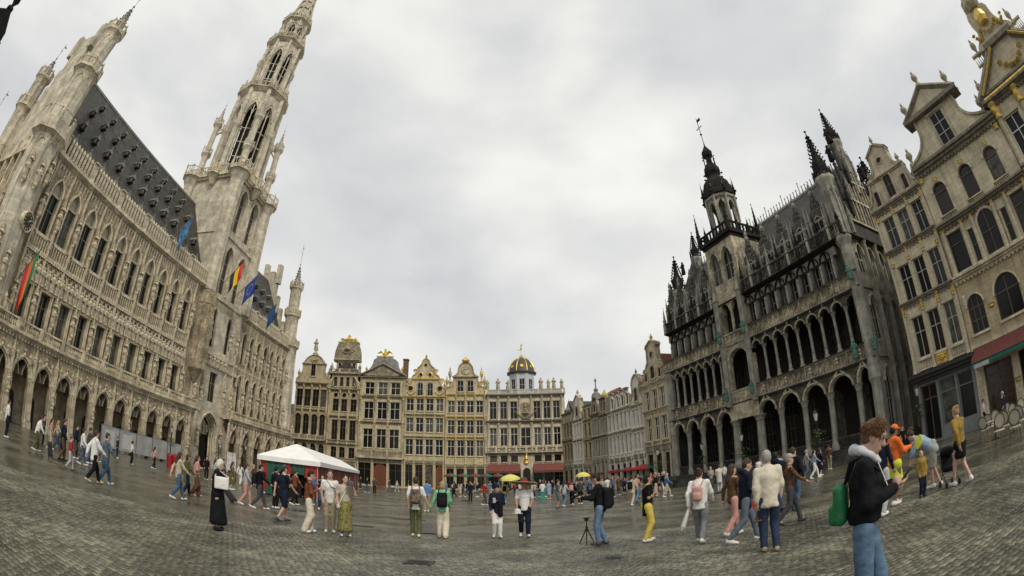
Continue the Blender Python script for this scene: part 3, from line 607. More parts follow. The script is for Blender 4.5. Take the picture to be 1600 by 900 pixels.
# octagonal stages
def stage(r,z0,z1,ww,zs,zt,par,name,rb,cols):
    b=MB(); s=2*r*sin(PI/8); ap=r*cos(PI/8)
    for i in range(8):
        a=2*PI*i/8-PI/2+PI/8; i0=len(b.v); wall(b,-s/2,s/2,z0,z1,[(-ww/2,ww/2,z0+1.2,zs,zt,'point')],.6,-ap); hood(b,'point',-ww/2,ww/2,zs,zt,-ap,.2,.22); hood(b,'point',-ww/2-.3,ww/2+.3,zs+.2,zt+.9,-ap,.12,.12)
        b.box(-.09,.09,-ap+.2,-ap+.4,z0+1.2,zt-.3)
        for f in(.28,.52,.76): b.box(-ww/2,ww/2,-ap+.22,-ap+.36,z0+1.2+(zs-z0-1.2)*f-.07,z0+1.2+(zs-z0-1.2)*f+.07)
        hood(b,'point',-ww/2+.02,-.06,zs-.2,zs+(zt-zs)*.55,-ap+.36,.08,.14); hood(b,'point',.06,ww/2-.02,zs-.2,zs+(zt-zs)*.55,-ap+.36,.08,.14)
        b.xf(i0,Matrix.Translation((TCX,TCY,0))@Matrix.Rotation(a+PI/2,4,'Z'))
    b.plate([(TCX+r*cos(i*PI/4),TCY+r*sin(i*PI/4)) for i in range(8)],z1-.3,z1)
    part(name,b,STT,par)
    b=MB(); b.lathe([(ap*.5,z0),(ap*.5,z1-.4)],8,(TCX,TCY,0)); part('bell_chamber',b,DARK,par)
    c=MB()
    for zz,rr in cols: pass
    c.lathe([(rb,z0),(rb,z0+(z1-z0)*.5),(rb*1.1,z0+(z1-z0)*.5+.2),(rb*1.7,z0+(z1-z0)*.5+.9),(rb*1.7,z0+(z1-z0)*.5+1.1),(rb*.9,z0+(z1-z0)*.5+1.15),(rb*.85,z1+.4),(rb*1.6,z1+1.1),(rb*1.6,z1+1.3),(rb*.7,z1+1.35),(rb*.65,z1+2.4),(rb*.05,z1+4.6),(0,z1+5)],8)
    octrail(c,rb*1.65,z0+(z1-z0)*.5+1.1,.8,(0,0),w=.08); octrail(c,rb*1.55,z1+1.3,.8,(0,0),w=.08); crockets(c,rb*.6,z1+2.6,z1+4.5,8,3,(0,0,0),.07); cm=c.mesh('angle_turret',STT)
    for i in range(8):
        a=i*PI/4; ob('angle_turret',cm,par,(TCX+(r+.15)*cos(a),TCY+(r+.15)*sin(a),0))
    g=MB(); g.lathe([(r+.1,z1-.9),(r+.9,z1-.15),(r+1.0,z1-.1),(r+1.0,z1+.05),(r*.6,z1+.06)],8,(TCX,TCY,0),ph=0); octrail(g,r+.9,z1+.05,1.25,(TCX,TCY),w=.12,ph=1e-6); part('gallery',g,STF,par)
stage(4.75,45.8,67.4,2.15,60.5,63.6,TH,'lower_lantern',.5,[])
stage(3.75,67.4,84.2,1.75,78.2,80.6,TH,'upper_lantern',.36,[])
stage(2.85,84.2,93.0,1.3,89.0,90.8,TH,'crown_lantern',.27,[])
b=MB(); zt=121.0
for i in range(8):
    a=PI/8+i*PI/4; b.tube([(TCX+2.75*cos(a),TCY+2.75*sin(a),92.6),(TCX+.12*cos(a),TCY+.12*sin(a),zt)],[.28,.1],4)
for k in range(9):
    f=k/9; r=2.75*(1-f)+.12*f; z=92.8+(zt-92.8)*f; b.lathe([(r-.12,z),(r+.06,z),(r+.06,z+.3),(r-.12,z+.3)],8,(TCX,TCY,0))
b.lathe([(2.45,92.8),(.08,zt-.5)],8,(TCX,TCY,0)); crockets(b,2.75,93.5,zt-2,8,22,(TCX,TCY,0),.2); b.lathe([(.1,zt-1),(.5,zt-.2),(.2,zt+.4),(.02,zt+1)],8,(TCX,TCY,0)); part('openwork_spire',b,STT,TH)
for i in range(8):
    a=i*PI/4; g=MB(); g.prism([(-.9,0),(.9,0),(0,3.4)],-.1,.1); g.lathe([(0,3.2),(.16,3.5),(0,4.1)],4); part('spire_gable',g,STF,TH,loc=(TCX+2.75*cos(a),TCY+2.75*sin(a),91.2),rz=a+PI/2)
# site hoarding in front of the arcade
hm=mat('grey hoarding panel',(.36,.37,.37),.6,.15,1.2,streak=.15)
for i in range(5):
    b=MB(); b.k=0; b.box(-1.42,1.42,-.04,.0,.35,2.55); b.k=1
    for x in(-1.45,1.45): b.box(x-.04,x+.04,-.06,.03,0,2.65)
    b.box(-1.45,1.45,-.05,.02,2.55,2.62); b.box(-1.3,-.9,-.3,.3,0,.25); b.box(.9,1.3,-.3,.3,0,.25); b.k=2; b.box(-.9,.7,-.045,-.041,.6,2.2) if i<2 else None
    w=thing('hoarding_panel',['leftmost grey hoarding panel before the town hall arcade','second hoarding panel from the left before the town hall arcade','third hoarding panel from the left before the town hall arcade','fourth hoarding panel from the left, below the hanging plant','last grey hoarding panel, next to the town hall door'][i],'hoarding',(-43.7-Y1+1.2,36.3+2.95*i,0),R(90),'grey hoarding along the town hall')
    part('panel',b,[hm,mat('galvanised post',(.25,.25,.25),.5,.1,metal=.5),mat('pale poster',(.5,.5,.48),.7,.15,3)],w)
# ---------------------------------------------------------------- the dark gothic town house on the right
KS_=mat('blackened sandstone',(.095,.092,.080),.85,.25,1.5,bump=.3,bs=14,streak=.35,soot=.45,brick=(.7,.35,.12))
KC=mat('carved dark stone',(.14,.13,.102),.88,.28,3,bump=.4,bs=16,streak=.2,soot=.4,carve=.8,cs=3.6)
KL=mat('grey column stone',(.38,.36,.30),.8,.2,2,bump=.25,bs=12,streak=.35,soot=.3)
KF=mat('tracery sandstone',(.52,.46,.33),.85,.3,3,bump=.3,bs=14,soot=.5)
KD=mat('soot black stone',(.026,.025,.022),.85,.3,3,bump=.3,bs=14,spec=.12)
KANG=math.atan2(-.9439,.3303)
KH=thing('gothic_guildhall','dark sooty neo-gothic building with two storeys of open arcades and a black lantern tower','guildhall',(20.99,40.32,0),KANG)
KST=[statue_mesh('statue',BRONZE,1.,s+20) for s in range(4)]
KSD=[statue_mesh('statue',KD,1.,s+30) for s in range(4)]
GC=[-11.4,-9.0,-6.7,-4.2,-1.7,1.45,4.05,6.75,9.55,12.4,14.2]
UL,UR=-11.6,14.5; ULU=-10.5
# plinth, steps and terrace
b=MB(); b.box(UL-.3,UR+.2,-.9,3.5,0,1.15); b.box(UL-.5,UR+.3,-1.3,3.5,0,.75); b.box(UL-.7,UR+.4,-1.7,3.5,0,.38); part('plinth',b,KS_,KH)
# ground arcade
def kcol(r,z0,z1,ze):
    b=MB(); b.lathe([(r*1.5,z0),(r*1.5,z0+.35),(r*1.2,z0+.5),(r*1.05,z0+.7),(r*1.05,z0+1.3),(r*1.12,z0+1.36),(r,z0+1.42),(r*.95,z1-.55),(r*1.15,z1-.5),(r*1.05,z1-.42),(r*1.45,z1-.1),(r*1.6,z1-.08),(r*1.6,z1)],12); return b.mesh('column',KL,True)
c_thin=kcol(.26,1.15,5.7,0); c_thick=kcol(.42,1.15,5.7,0)
for i,x in enumerate(GC[:-1]): ob('column',c_thick if i in(4,5) else c_thin,KH,(x,.3,0))
b=MB(); wall(b,UL,UR,5.7,7.15,[(a+.3,c-.3,5.7,5.72,6.78,'round') for a,c in zip(GC,GC[1:])],.6); part('arcade_wall',b,KC,KH)
for a,c in zip(GC,GC[1:]):
    h=MB(); w=(c-a)/2-.3; hood(h,'round',-w,w,5.72,6.78,0,.16,.16); hood(h,'round',-w+.08,w-.08,5.72,6.7,.25,.1,.2)
    h.tube([(-w*.55,-.12,6.75),(-w*.2,-.14,7.05),(0,-.16,7.6)],[.1,.08,.05],5); h.tube([(w*.55,-.12,6.75),(w*.2,-.14,7.05),(0,-.16,7.6)],[.1,.08,.05],5); h.lathe([(0,7.5),(.2,7.7),(.08,7.85),(.16,8.0),(0,8.25)],6,(0,-.18,0))
    part('ogee_hood',h,KF,KH,loc=((a+c)/2,0,0))
b=MB()
for a,c in zip(GC,GC[1:]):
    b.box(a+.2,c-.2,.2,.34,1.95,2.1); b.box(a+.2,c-.2,.2,.34,1.2,1.3)
    n=int((c-a-.4)/.2)
    for k in range(n): x=a+.25+(c-a-.5)*(k+.5)/n; b.tube([(x-.08,.27,1.3),(x+.08,.27,1.95)],.03,4); b.tube([(x+.08,.27,1.3),(x-.08,.27,1.95)],.03,4)
part('terrace_railing',b,KS_,KH,kind='stuff')
# interior of the arcades: back walls with glazed doors, ceilings, side
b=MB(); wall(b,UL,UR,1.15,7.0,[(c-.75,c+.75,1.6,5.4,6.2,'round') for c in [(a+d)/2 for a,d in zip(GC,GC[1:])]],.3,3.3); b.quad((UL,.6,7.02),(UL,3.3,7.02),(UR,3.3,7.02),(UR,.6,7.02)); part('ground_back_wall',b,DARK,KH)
KWF=mat('dark muntins',(.10,.10,.09),.6,.3)  # dark bars with a slightly mottled tone
windows(KH,[((a+d)/2,1.6) for a,d in zip(GC,GC[1:])],1.5,4.6,3,4,KWF,GLASS,y=3.5,kind='round',zs=3.8,t=.05,fr=.06)
# first-floor parapet, gallery
def tracery(x0,x1,z0,z1,y,par,p=.62,m=None,name='tracery_parapet'):
    b=MB(); n=max(1,round((x1-x0)/p)); w=(x1-x0)/n; h=z1-z0
    b.box(x0,x1,y-.14,y+.1,z1-.12,z1); b.box(x0,x1,y-.12,y+.1,z0,z0+.1); b.box(x0,x1,y+.06,y+.12,z0,z1)
    for i in range(n):
        x=x0+w*i; b.box(x-.045,x+.045,y-.1,y+.08,z0,z1); hood(b,'point',x+.06,x+w-.06,z0+h*.45,z0+h*.78,y+.06,.05,.12,4); b.lathe([(w*.2,0),(w*.26,.06),(w*.16,.1)],6,(0,0,0)) if False else None
        i0=len(b.v); b.lathe([(w*.14,-.1),(w*.22,-.1),(w*.22,0),(w*.14,0)],8); b.xf(i0,Matrix.Translation((x+w/2,y+.06,z0+h*.28))@Matrix.Rotation(R(-90),4,'X'))
    part(name,b,m or KF,par,kind='stuff')
TW=(-1.9,1.9)
b=MB(); cornice(b,UL,UR,7.05,.22,.3,0,2); cornice(b,UL,UR,8.38,.1,.28,0,1); cornice(b,UL,UR,12.55,.2,.3,0,2); cornice(b,UL,UR,13.9,.12,.3,0,1); part('string_course',b,KS_,KH)
tracery(UL,-1.9,7.27,8.4,-.05,KH); tracery(1.9,UR,7.27,8.4,-.05,KH); tracery(-1.9,1.9,7.27,8.4,-.2,KH)
b=MB(); b.box(UL,UR,.02,.6,7.15,8.3); b.quad((UL,.6,7.2),(UR,.6,7.2),(UR,2.9,7.2),(UL,2.9,7.2)); part('gallery_floor',b,KS_,KH)
# first-floor loggia
def span(x0,x1,n): return [x0+(x1-x0)*i/n for i in range(n+1)]
LA=span(-11.5,-1.75,8); RA=span(1.75,12.6,8)
c1=MB(); c1.lathe([(.24,8.4),(.24,8.7),(.16,8.8),(.15,9.3),(.19,9.35),(.14,9.4),(.13,11.35),(.19,11.4),(.16,11.46),(.26,11.72),(.26,11.76)],10); c1=c1.mesh('column',KL,True)
for x in LA[:-1]+RA[1:]: ob('column',c1,KH,(x,.25,0))
b=MB(); wall(b,UL,-1.75,11.75,12.6,[(a+.17,c-.17,11.75,11.76,12.3,'point') for a,c in zip(LA,LA[1:])],.5); part('loggia_wall',b,KC,KH); b=MB(); wall(b,1.75,UR,11.75,12.6,[(a+.17,c-.17,11.75,11.76,12.3,'point') for a,c in zip(RA,RA[1:])]+[(12.9,14.1,11.75,11.76,12.3,'point')],.5); part('loggia_wall',b,KC,KH)
for L in (LA,RA):
    w=(L[1]-L[0])/2-.17; h=MB(); hood(h,'point',-w,w,11.76,12.3,0,.11,.15,5); h.lathe([(0,12.35),(.12,12.5),(.05,12.6),(.1,12.75),(0,12.95)],5,(0,-.14,0)); hm=h.mesh('loggia_hood',KF)
    for a,c in zip(L,L[1:]): ob('loggia_hood',hm,KH,((a+c)/2,0,0))
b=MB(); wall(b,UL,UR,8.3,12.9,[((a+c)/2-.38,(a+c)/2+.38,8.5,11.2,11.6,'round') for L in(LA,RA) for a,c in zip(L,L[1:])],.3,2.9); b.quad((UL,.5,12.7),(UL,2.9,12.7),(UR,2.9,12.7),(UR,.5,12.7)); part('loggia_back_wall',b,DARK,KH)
windows(KH,[((a+c)/2,8.5) for L in(LA,RA) for a,c in zip(L,L[1:])],.76,3.1,2,3,mat('dark frames',(.07,.065,.055),.6,.1),GLASS,y=3.05,kind='round',zs=2.7,t=.05,fr=.05)
# second-floor
tracery(UL,-1.9,12.76,13.95,-.05,KH); tracery(1.9,UR,12.76,13.95,-.05,KH); tracery(-1.9,1.9,12.76,13.95,-.2,KH)
b=MB(); b.box(UL,UR,.02,.5,12.6,13.85); part('parapet_backing',b,KS_,KH)
S2=[(a+c)/2 for L in (LA,RA) for a,c in zip(L,L[1:]) if (a+c)/2>ULU+.5]
b=MB(); wall(b,ULU,-1.9,13.4,16.75,[(x-.42,x+.42,14.0,15.6,16.35,'point') for x in S2 if x<0],.4,.5); part('second_floor_wall',b,KS_,KH); b=MB(); wall(b,1.9,UR,13.4,16.75,[(x-.44,x+.44,14.0,15.6,16.35,'point') for x in S2 if x>0],.4,.5); part('second_floor_wall',b,KS_,KH)
windows(KH,[(x,14.0) for x in S2],.86,2.35,2,2,KL,GLASS,y=.75,kind='point',zs=1.6,t=.07,fr=.07,tr=1.0)
p=MB(); p.box(-.11,.11,0,.55,13.9,16.0); pinnacle(p,(0,-.02),.16,13.9,15.3,16.4); p.prism([(-.5,16.0),(.5,16.0),(0.5,16.75),(-.5,16.75)],.1,.5); pm=p.mesh('mullion_pier',KL)
for x in [v for v in LA+RA if v>ULU]: ob('mullion_pier',pm,KH,(x,0,0))
for L in(LA,RA):
    w=(L[1]-L[0])/2-.1; h=MB(); hood(h,'point',-w,w,15.7,16.65,.12,.1,.22,5); hm=h.mesh('window_hood',KD)
    for a,c in [q for q in zip(L,L[1:]) if q[0]>ULU-.3]: ob('window_hood',hm,KH,((a+c)/2,0,0))
b=MB(); cornice(b,ULU,UR,16.7,.3,.65,.2,3); part('cornice',b,KD,KH)
tracery(ULU-.2,-2.2,17.0,18.15,-.4,KH,.6,KC); tracery(2.2,UR+.2,17.0,18.15,-.4,KH,.6,KC)
for i,x in enumerate(span(2.4,UR,10)+span(ULU,-2.4,8)):
    b=MB(); pinnacle(b,(0,0),.26,17,18.4,20.0); b.lathe([(0,-.16),(.2,0),(0,.2)],4,(0,0,18.6)); part('pinnacle',b,KL if i%2 else KD,KH,loc=(x,-.4,0))
# roof, cresting, dormer gables
b=MB(); b.prism([(.5,17.0),(10.3,17.0),(5.4,25.6)],0,1); b.v=[((UR-.3 if y>.5 else ULU+.4),x,z) for x,y,z in b.v]; part('roof',b,mat('dark slate',(.08,.079,.074),.55,.3,4,bump=.3,bs=6,streak=.4,brick=(.35,.28,.3)),KH)
cr=MB(); cr.box(ULU+.4,UR-.3,5.3,5.5,25.5,25.75)
n=56
for i in range(n):
    x=ULU+.6+(UR-ULU-1.2)*i/(n-1); cr.tube([(x,5.4,25.7),(x,5.4,26.5 if i%6 else 27.1)],.06,4); cr.lathe([(0,-.09),(.1,0),(0,.12)],4,(x,5.4,26.5 if i%6 else 27.1)); cr.tube([(x-.22,5.4,25.75),(x,5.4,26.1),(x+.22,5.4,25.75)],.03,3)
part('roof_cresting',cr,KL,KH,kind='stuff')
dg=MB(); dg.k=0; dg.box(-.85,.85,0,2.2,17.2,19.4); dg.prism([(-.95,19.4),(.95,19.4),(.7,20.2),(.45,20.3),(.4,20.9),(.2,21.0),(.15,21.5),(-.15,21.5),(-.2,21.0),(-.4,20.9),(-.45,20.3),(-.7,20.2)],-.05,.35); dg.k=1; dg.prism([(-.5,17.7),(.5,17.7),(.5,18.8)]+list(reversed(arch('point',-.5,.5,18.8,19.6)))[1:-1]+[(-.5,18.8)],-.06,-.02)
dg.k=2; hood(dg,'point',-.52,.52,18.8,19.6,-.05,.1,.14); dg.box(-.04,.04,-.1,-.03,17.7,19.4); dg.box(-.5,.5,-.1,-.03,18.5,18.58); dg.prism([(-1.0,19.2),(1.0,19.2),(1.0,19.4),(-1.0,19.4)],-.12,.2)
for s in(-1,1): pinnacle(dg,(s*.9,-.02),.22,17.2,19.6,20.9)
dg.lathe([(.12,21.4),(.26,21.7),(.12,21.9),(.2,22.1),(0,22.6)],6,(0,.1,0)); dg.k=3; dg.prism([(-.95,19.3),(.95,19.3),(0,20.7)],.3,3.4); crockets(dg,.6,20,21.6,4,3,(0,.1,0),.09)
dgm=dg.mesh('dormer_gable',[KC,DARK,KL,LEAD])
for x in (3.5,5.7,7.9,10.1,12.3,-3.6,-5.8,-8.0,-9.7): ob('dormer_gable',dgm,KH,(x,.25,-2.2),sc=(1.0,1,1.12))
sd=MB(); sd.k=0; sd.box(-.35,.35,0,.8,0,.7); sd.k=1; sd.prism([(-.5,.65),(.5,.65),(0,1.5)],-.1,1.1); sdm=sd.mesh('roof_dormer',[KC,LEAD])
for x in(4.6,6.8,9.0,11.2,-4.7,-6.9,-9.1): ob('roof_dormer',sdm,KH,(x,2.0,20.4))
# tower bay
b=MB(); wall(b,-1.9,1.9,5.7,8.3,[],.4,-.25); b.box(-1.9,-1.3,-.3,.3,8.3,11.3); b.box(1.3,1.9,-.3,.3,8.3,11.3); wall(b,-1.9,1.9,11.2,13.3,[(-1.25,1.25,11.2,11.22,12.25,'round')],.6,-.3); b.box(-1.9,-1.45,-.3,.6,13.3,17); b.box(1.45,1.9,-.3,.6,13.3,17); b.lathe([(.22,13.9),(.16,14.2),(.15,16),(.28,16.4)],8,(0,-.1,0)); wall(b,-1.9,1.9,16.2,18.0,[(-1.4,-.15,16.2,16.21,16.9,'point'),(.15,1.4,16.2,16.21,16.9,'point')],.5,-.3)
wall(b,-2.1,2.1,18.0,23.3,[(-1.6,-.25,19.0,21.2,22.4,'point'),(.25,1.6,19.0,21.2,22.4,'point')],.4,-.3)
for s in(-1,1): b.quad((s*2.1,-.3,17),(s*2.1,3.9,17),(s*2.1,3.9,23.3),(s*2.1,-.3,23.3))
b.quad((2.1,3.9,17),(-2.1,3.9,17),(-2.1,3.9,23.3),(2.1,3.9,23.3)); part('tower_body',b,KF,KH)
windows(KH,[(-.92,19.0),(.92,19.0)],1.35,3.4,2,2,KL,GLASS,y=-.05,kind='point',zs=2.2,t=.08,tr=1.6)
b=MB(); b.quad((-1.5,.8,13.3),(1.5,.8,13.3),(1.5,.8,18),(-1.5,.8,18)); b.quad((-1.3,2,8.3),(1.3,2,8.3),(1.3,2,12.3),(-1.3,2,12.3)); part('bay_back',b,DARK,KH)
h=MB()
for s in(-.92,.92): hood(h,'point',s-.7,s+.7,21.2,22.45,-.3,.14,.16)
part('window_hood',h,KF,KH)
for s in(-1,1):
    b=MB(); pinnacle(b,(0,0),.5,13.9,17.4,19.6); b.lathe([(.3,7),(.3,13.9)],8); part('pier',b,KL,KH,loc=(s*1.7,-.42,0))
    for z in(7.6,13.2): ob('statue',KST[int(z)%4],KH,(s*1.7,-.75,z),sc=1.25)
ob('statue',KST[1],KH,(14.3,-.75,13.2),sc=1.2); ob('statue',KST[2],KH,(14.9,-.45,7.6),sc=1.2); ob('statue',KST[0],KH,(13.0,-.5,7.5),sc=1.4)
b=MB(); b.box(-2.2,2.2,-.45,4.0,23.2,23.5); b.box(-2.4,2.4,-.7,4.25,23.5,23.75); part('platform',b,KD,KH)
b=MB(); octrail(b,2.3*1.4142,23.75,1.0,(0,1.75),4,.2)
for x in(-2.3,2.3):
    for y in(-.6,4.1): pinnacle(b,(x,y),.3,23.7,25.0,27.6)
    for y in(.9,2.6): pinnacle(b,(x,y),.16,23.7,24.9,25.6)
for x in(-1.2,0,1.2): pinnacle(b,(x,-.6),.16,23.7,24.9,25.6)
part('platform_railing',b,KD,KH,kind='stuff')
b=MB(); LC=(0,1.75)
for i in range(8):
    a=PI/8+i*PI/4; b.lathe([(.24,23.75),(.2,28.4)],6,(LC[0]+1.4*cos(a),LC[1]+1.4*sin(a),0)); b.lathe([(.09,25.5),(.14,28.6),(.04,30.2),(0,30.4)],4,(LC[0]+1.75*cos(a),LC[1]+1.75*sin(a),0))
    a=i*PI/4; i0=len(b.v); hood(b,'point',-.38,.38,27.4,28.2,0,.3,.2); b.box(-.5,.5,-.1,.1,24.6,24.8); b.xf(i0,Matrix.Translation((LC[0]+1.32*cos(a),LC[1]+1.32*sin(a),0))@Matrix.Rotation(a+PI/2,4,'Z'))
b.lathe([(1.45,28.3),(1.8,28.6),(1.8,28.9),(1.5,29.0)],8,(*LC,0)); b.lathe([(.55,23.75),(.55,28.5)],6,(*LC,0)); part('lantern',b,KL,KH)
b=MB(); b.lathe([(1.5,28.8),(1.95,29.0),(1.95,29.4),(1.75,30.0),(1.5,30.9),(1.0,31.6),(.75,31.9),(.8,32.2),(1.0,32.5),(.95,33.0),(.6,33.6),(.35,34.0),(.33,34.6),(.62,34.95),(.68,35.4),(.35,36.0),(.1,36.5),(.05,37.0)],8,(*LC,0)); crockets(b,1.95,29.2,31.8,8,7,(*LC,0),.2); crockets(b,1.0,32.1,34.0,8,4,(*LC,0),.16); crockets(b,.65,34.7,36.2,8,3,(*LC,0),.12)
for i in range(8):
    a=PI/8+i*PI/4; b.tube([(LC[0]+.75*cos(a),LC[1]+.75*sin(a),31.4),(LC[0]+.62*cos(a),LC[1]+.62*sin(a),34.6)],.08,4); pinnacle(b,(LC[0]+1.95*cos(a),LC[1]+1.95*sin(a)),.16,28.8,29.6,31.0); a=i*PI/4; i0=len(b.v); b.prism([(-.5,29.2),(.5,29.2),(0,30.6)],-.05,.05); b.xf(i0,Matrix.Translation((LC[0]+1.72*cos(a),LC[1]+1.72*sin(a),0))@Matrix.Rotation(a+PI/2,4,'Z'))
b.tube([(*LC,36.8),(*LC,40.9)],.05,4); b.lathe([(0,-.15),(.18,0),(0,.15)],6,(*LC,38.3)); b.box(-.5,.5,LC[1]-.02,LC[1]+.02,39.3,39.4); b.box(-.02,.6,LC[1]-.02,LC[1]+.02,40.2,40.6); part('black_dome',b,KD,KH)
# corner turrets and end gables
def kturret(x,y,z0,zs,zt,r,m=KL,zb=None):
    b=MB(); b.lathe([(r,z0),(r,zs-1.0),(r*1.15,zs-.7),(r*1.4,zs-.3),(r*1.4,zs),(r*.8,zs+.1),(r*.75,zs+.9)],8); z1_=z0
    for i in range(8):
        a=PI/8+i*PI/4; b.lathe([(r*.13,z0),(r*.13,zs-1.0)],4,(r*cos(a),r*sin(a),0)); i0=len(b.v); hood(b,'point',-r*.26,r*.26,zs-2.0,zs-1.3,0,.07,.1,4); b.xf(i0,Matrix.Translation((r*.93*cos(a-PI/8),r*.93*sin(a-PI/8),0))@Matrix.Rotation(a-PI/8+PI/2,4,'Z'))
    t=part('corner_turret',b,m,KH,loc=(x,y,0))
    g=MB(); octrail(g,r*1.3,zs,.6,(0,0),w=.1)
    h=zt-zs; g.lathe([(r*.8,zs+.5),(r*1.0,zs+.9),(r*1.05,zs+h*.28),(r*.75,zs+h*.36),(r*.5,zs+h*.45),(r*.05,zt-.3),(r*.2,zt-.1),(0,zt)],8); crockets(g,r*.95,zs+h*.3,zt-.4,8,8,(0,0,0),r*.17)
    part('spire',g,KD,t); return t
kturret(14.3,.2,17.0,22.4,27.6,.68); kturret(14.6,5.2,22.0,28.0,32.4,.55); kturret(14.5,10.6,17,23.4,28.4,.8); kturret(-11.2,3.0,17.0,22.8,27.6,.75); kturret(-11.3,7.0,22.0,28.0,31.9,.6)
b=MB(); b.lathe([(.55,1.15),(.55,2.4),(.45,2.5),(.45,5.3),(.6,5.7),(.55,7.1),(.55,12.6),(.5,12.7),(.5,16.1),(.75,16.7),(.7,17.2)],8); part('corner_pier',b,KL,KH,loc=(14.2,.15,0)); part('corner_pier',MB().lathe([(.5,1.15),(.45,5.3),(.55,5.7),(.5,13.4)],8),KL,KH,loc=(-11.4,.2,0))
# side wall towards the lane, four bays
SW=thing('x','x','x') if False else None
def sidepart(name,mb,m,**k):
    mb.v=[(14.45-y,x,z) for x,y,z in mb.v]; return part(name,mb,m,KH,**k)
SB=[1.75,3.85,5.95,8.05,10.0]
b=MB()
wall(b,.4,11,0,7.1,[(x-.55,x+.55,1.6,5.4,6.5,'point') for x in SB],.4); wall(b,.4,11,7.1,12.6,[(x-.55,x+.55,8.6,11.2,12.1,'point') for x in SB],.4); wall(b,.4,11,12.6,17,[(x-.6,x+.6,14.0,15.6,16.4,'point') for x in SB],.4); sidepart('lane_wall',b,KL)
lp=MB(); lp.box(0,.3,-.13,.13,1.2,16.9); lp.lathe([(.13,1.2),(.12,16.6),(.22,16.9)],6,(.34,0,0)); lpm=lp.mesh('lane_pier',KL)
for x in SB: ob('lane_pier',lpm,KH,(14.46,x+1.05,0))
for x in SB:
    for z,h,zs in((1.6,4.9,3.8),(8.6,3.5,2.6),(14.0,2.4,1.6)):
        f,pb=window_mesh(1.15,h,2,2,KL,kind='point',zs=zs,t=.1); o=ob('window',f,KH,(14.3,x,z),rz=R(90)); ob('pane',pb.mesh('pane',GLASS),o)
        hh=MB(); hood(hh,'point',-.62,.62,zs,h+.05,0,.14,.18); ob('window_hood',hh.mesh('window_hood',KF),KH,(14.46,x,z),rz=R(90))
for z0,z1 in((7.27,8.4),(12.76,13.95),(17.0,18.15)):
    b=MB(); b.box(.4,11,-.0,.25,z0-.2,z0); b.box(.4,11,0,.2,z1-.1,z1); n=18
    for k in range(n): b.box(.4+10.6*k/n-.05,.4+10.6*k/n+.05,0,.16,z0,z1); 
    for k in range(n): hood(b,'point',.45+10.6*k/n+.05,.4+10.6*(k+1)/n-.08,z0+.5,z0+.9,.0,.06,-.12,4)
    sidepart('lane_tracery',b,KF,kind='stuff')
b=MB(); b.prism([(.4,17),(10.4,17),(9.2,19.5),(8.6,19.7),(7.6,22.0),(7.0,22.2),(6.2,24.6),(5.4,26.4),(4.6,24.6),(3.8,22.2),(3.2,22.0),(2.2,19.7),(1.6,19.5)],-.1,.5)
for s in(-1,1):
    for k in range(5): pinnacle(b,(5.4+s*(4.6-k*.95),-.15),.25,17.2+k*1.9,19.2+k*1.95,20.6+k*2.0)
hood(b,'point',3.6,7.2,19,22.4,-.1,.2,-.2); 
b.v=[(14.45+y,x,z) for x,y,z in b.v]; part('end_gable',b,KS_,KH)
for x,z,hh in((4.3,18.4,2.0),(5.4,18.4,2.0),(6.5,18.4,2.0),(5.4,21.4,2.2)):
    f,pb=window_mesh(.75,hh,2,2,KL,kind='point',zs=hh-.6,t=.08); o=ob('window',f,KH,(14.62,x,z),rz=R(90)); ob('pane',pb.mesh('pane',GLASS),o)
    hh_=MB(); hood(hh_,'point',x-.42,x+.42,z+hh-.6,z+hh+.05,-.12,.14,-.16); sidepart('gable_hood',hh_,KF)
b=MB(); b.prism([(.4,17),(10.4,17),(5.4,27.2)],0,.5); b.v=[(ULU+.1+y,x,z) for x,y,z in b.v]; b.quad((ULU,11,13.4),(ULU,.5,13.4),(ULU,.5,17),(ULU,11,17)); b.quad((UL,0,13.4),(ULU,0,13.4),(ULU,11,13.4),(UL,11,13.4)); b.quad((UL,11,0),(UL,0,0),(UL,0,13.4),(UL,11,13.4)); b.quad((UR,11,0),(ULU,11,0),(ULU,11,17),(UR,11,17)); part('far_gable',b,KS_,KH)
for i,(x,y,z) in enumerate(((14.9,2.2,25.6),(14.9,8.2,25.6),(14.9,3.6,28.2),(-11.6,4.6,26.5))): ob('statue',KSD[i%4],KH,(x,y,z-1.),sc=1.7)
# blind tracery on the end gable
def _gz(x): d=abs(x-5.4); return 17+ (9.2*(1-d/5.0))
b=MB()
for k in range(15):
    x=.9+k*.645; zt_=_gz(x)-.2
    if zt_>18.6: b.box(14.95,15.08,x-.07,x+.07,18.3,zt_)
for z in(18.3,20.6,22.8):
    h_=5.0*(1-(z-17)/9.2)-.2; b.box(14.93,15.12,5.4-h_,5.4+h_,z,z+.18)
part('gable_tracery',b,KF,KH,kind='stuff')
for k in range(5):
    for s_ in(-1,1):
        x=5.4+s_*(4.4-k*.95); q=MB(); pinnacle(q,(0,0),.26,0,1.5,2.8); part('gable_pinnacle',q,KD if k%2 else KL,KH,loc=(15.05,x,_gz(x)-1.0))
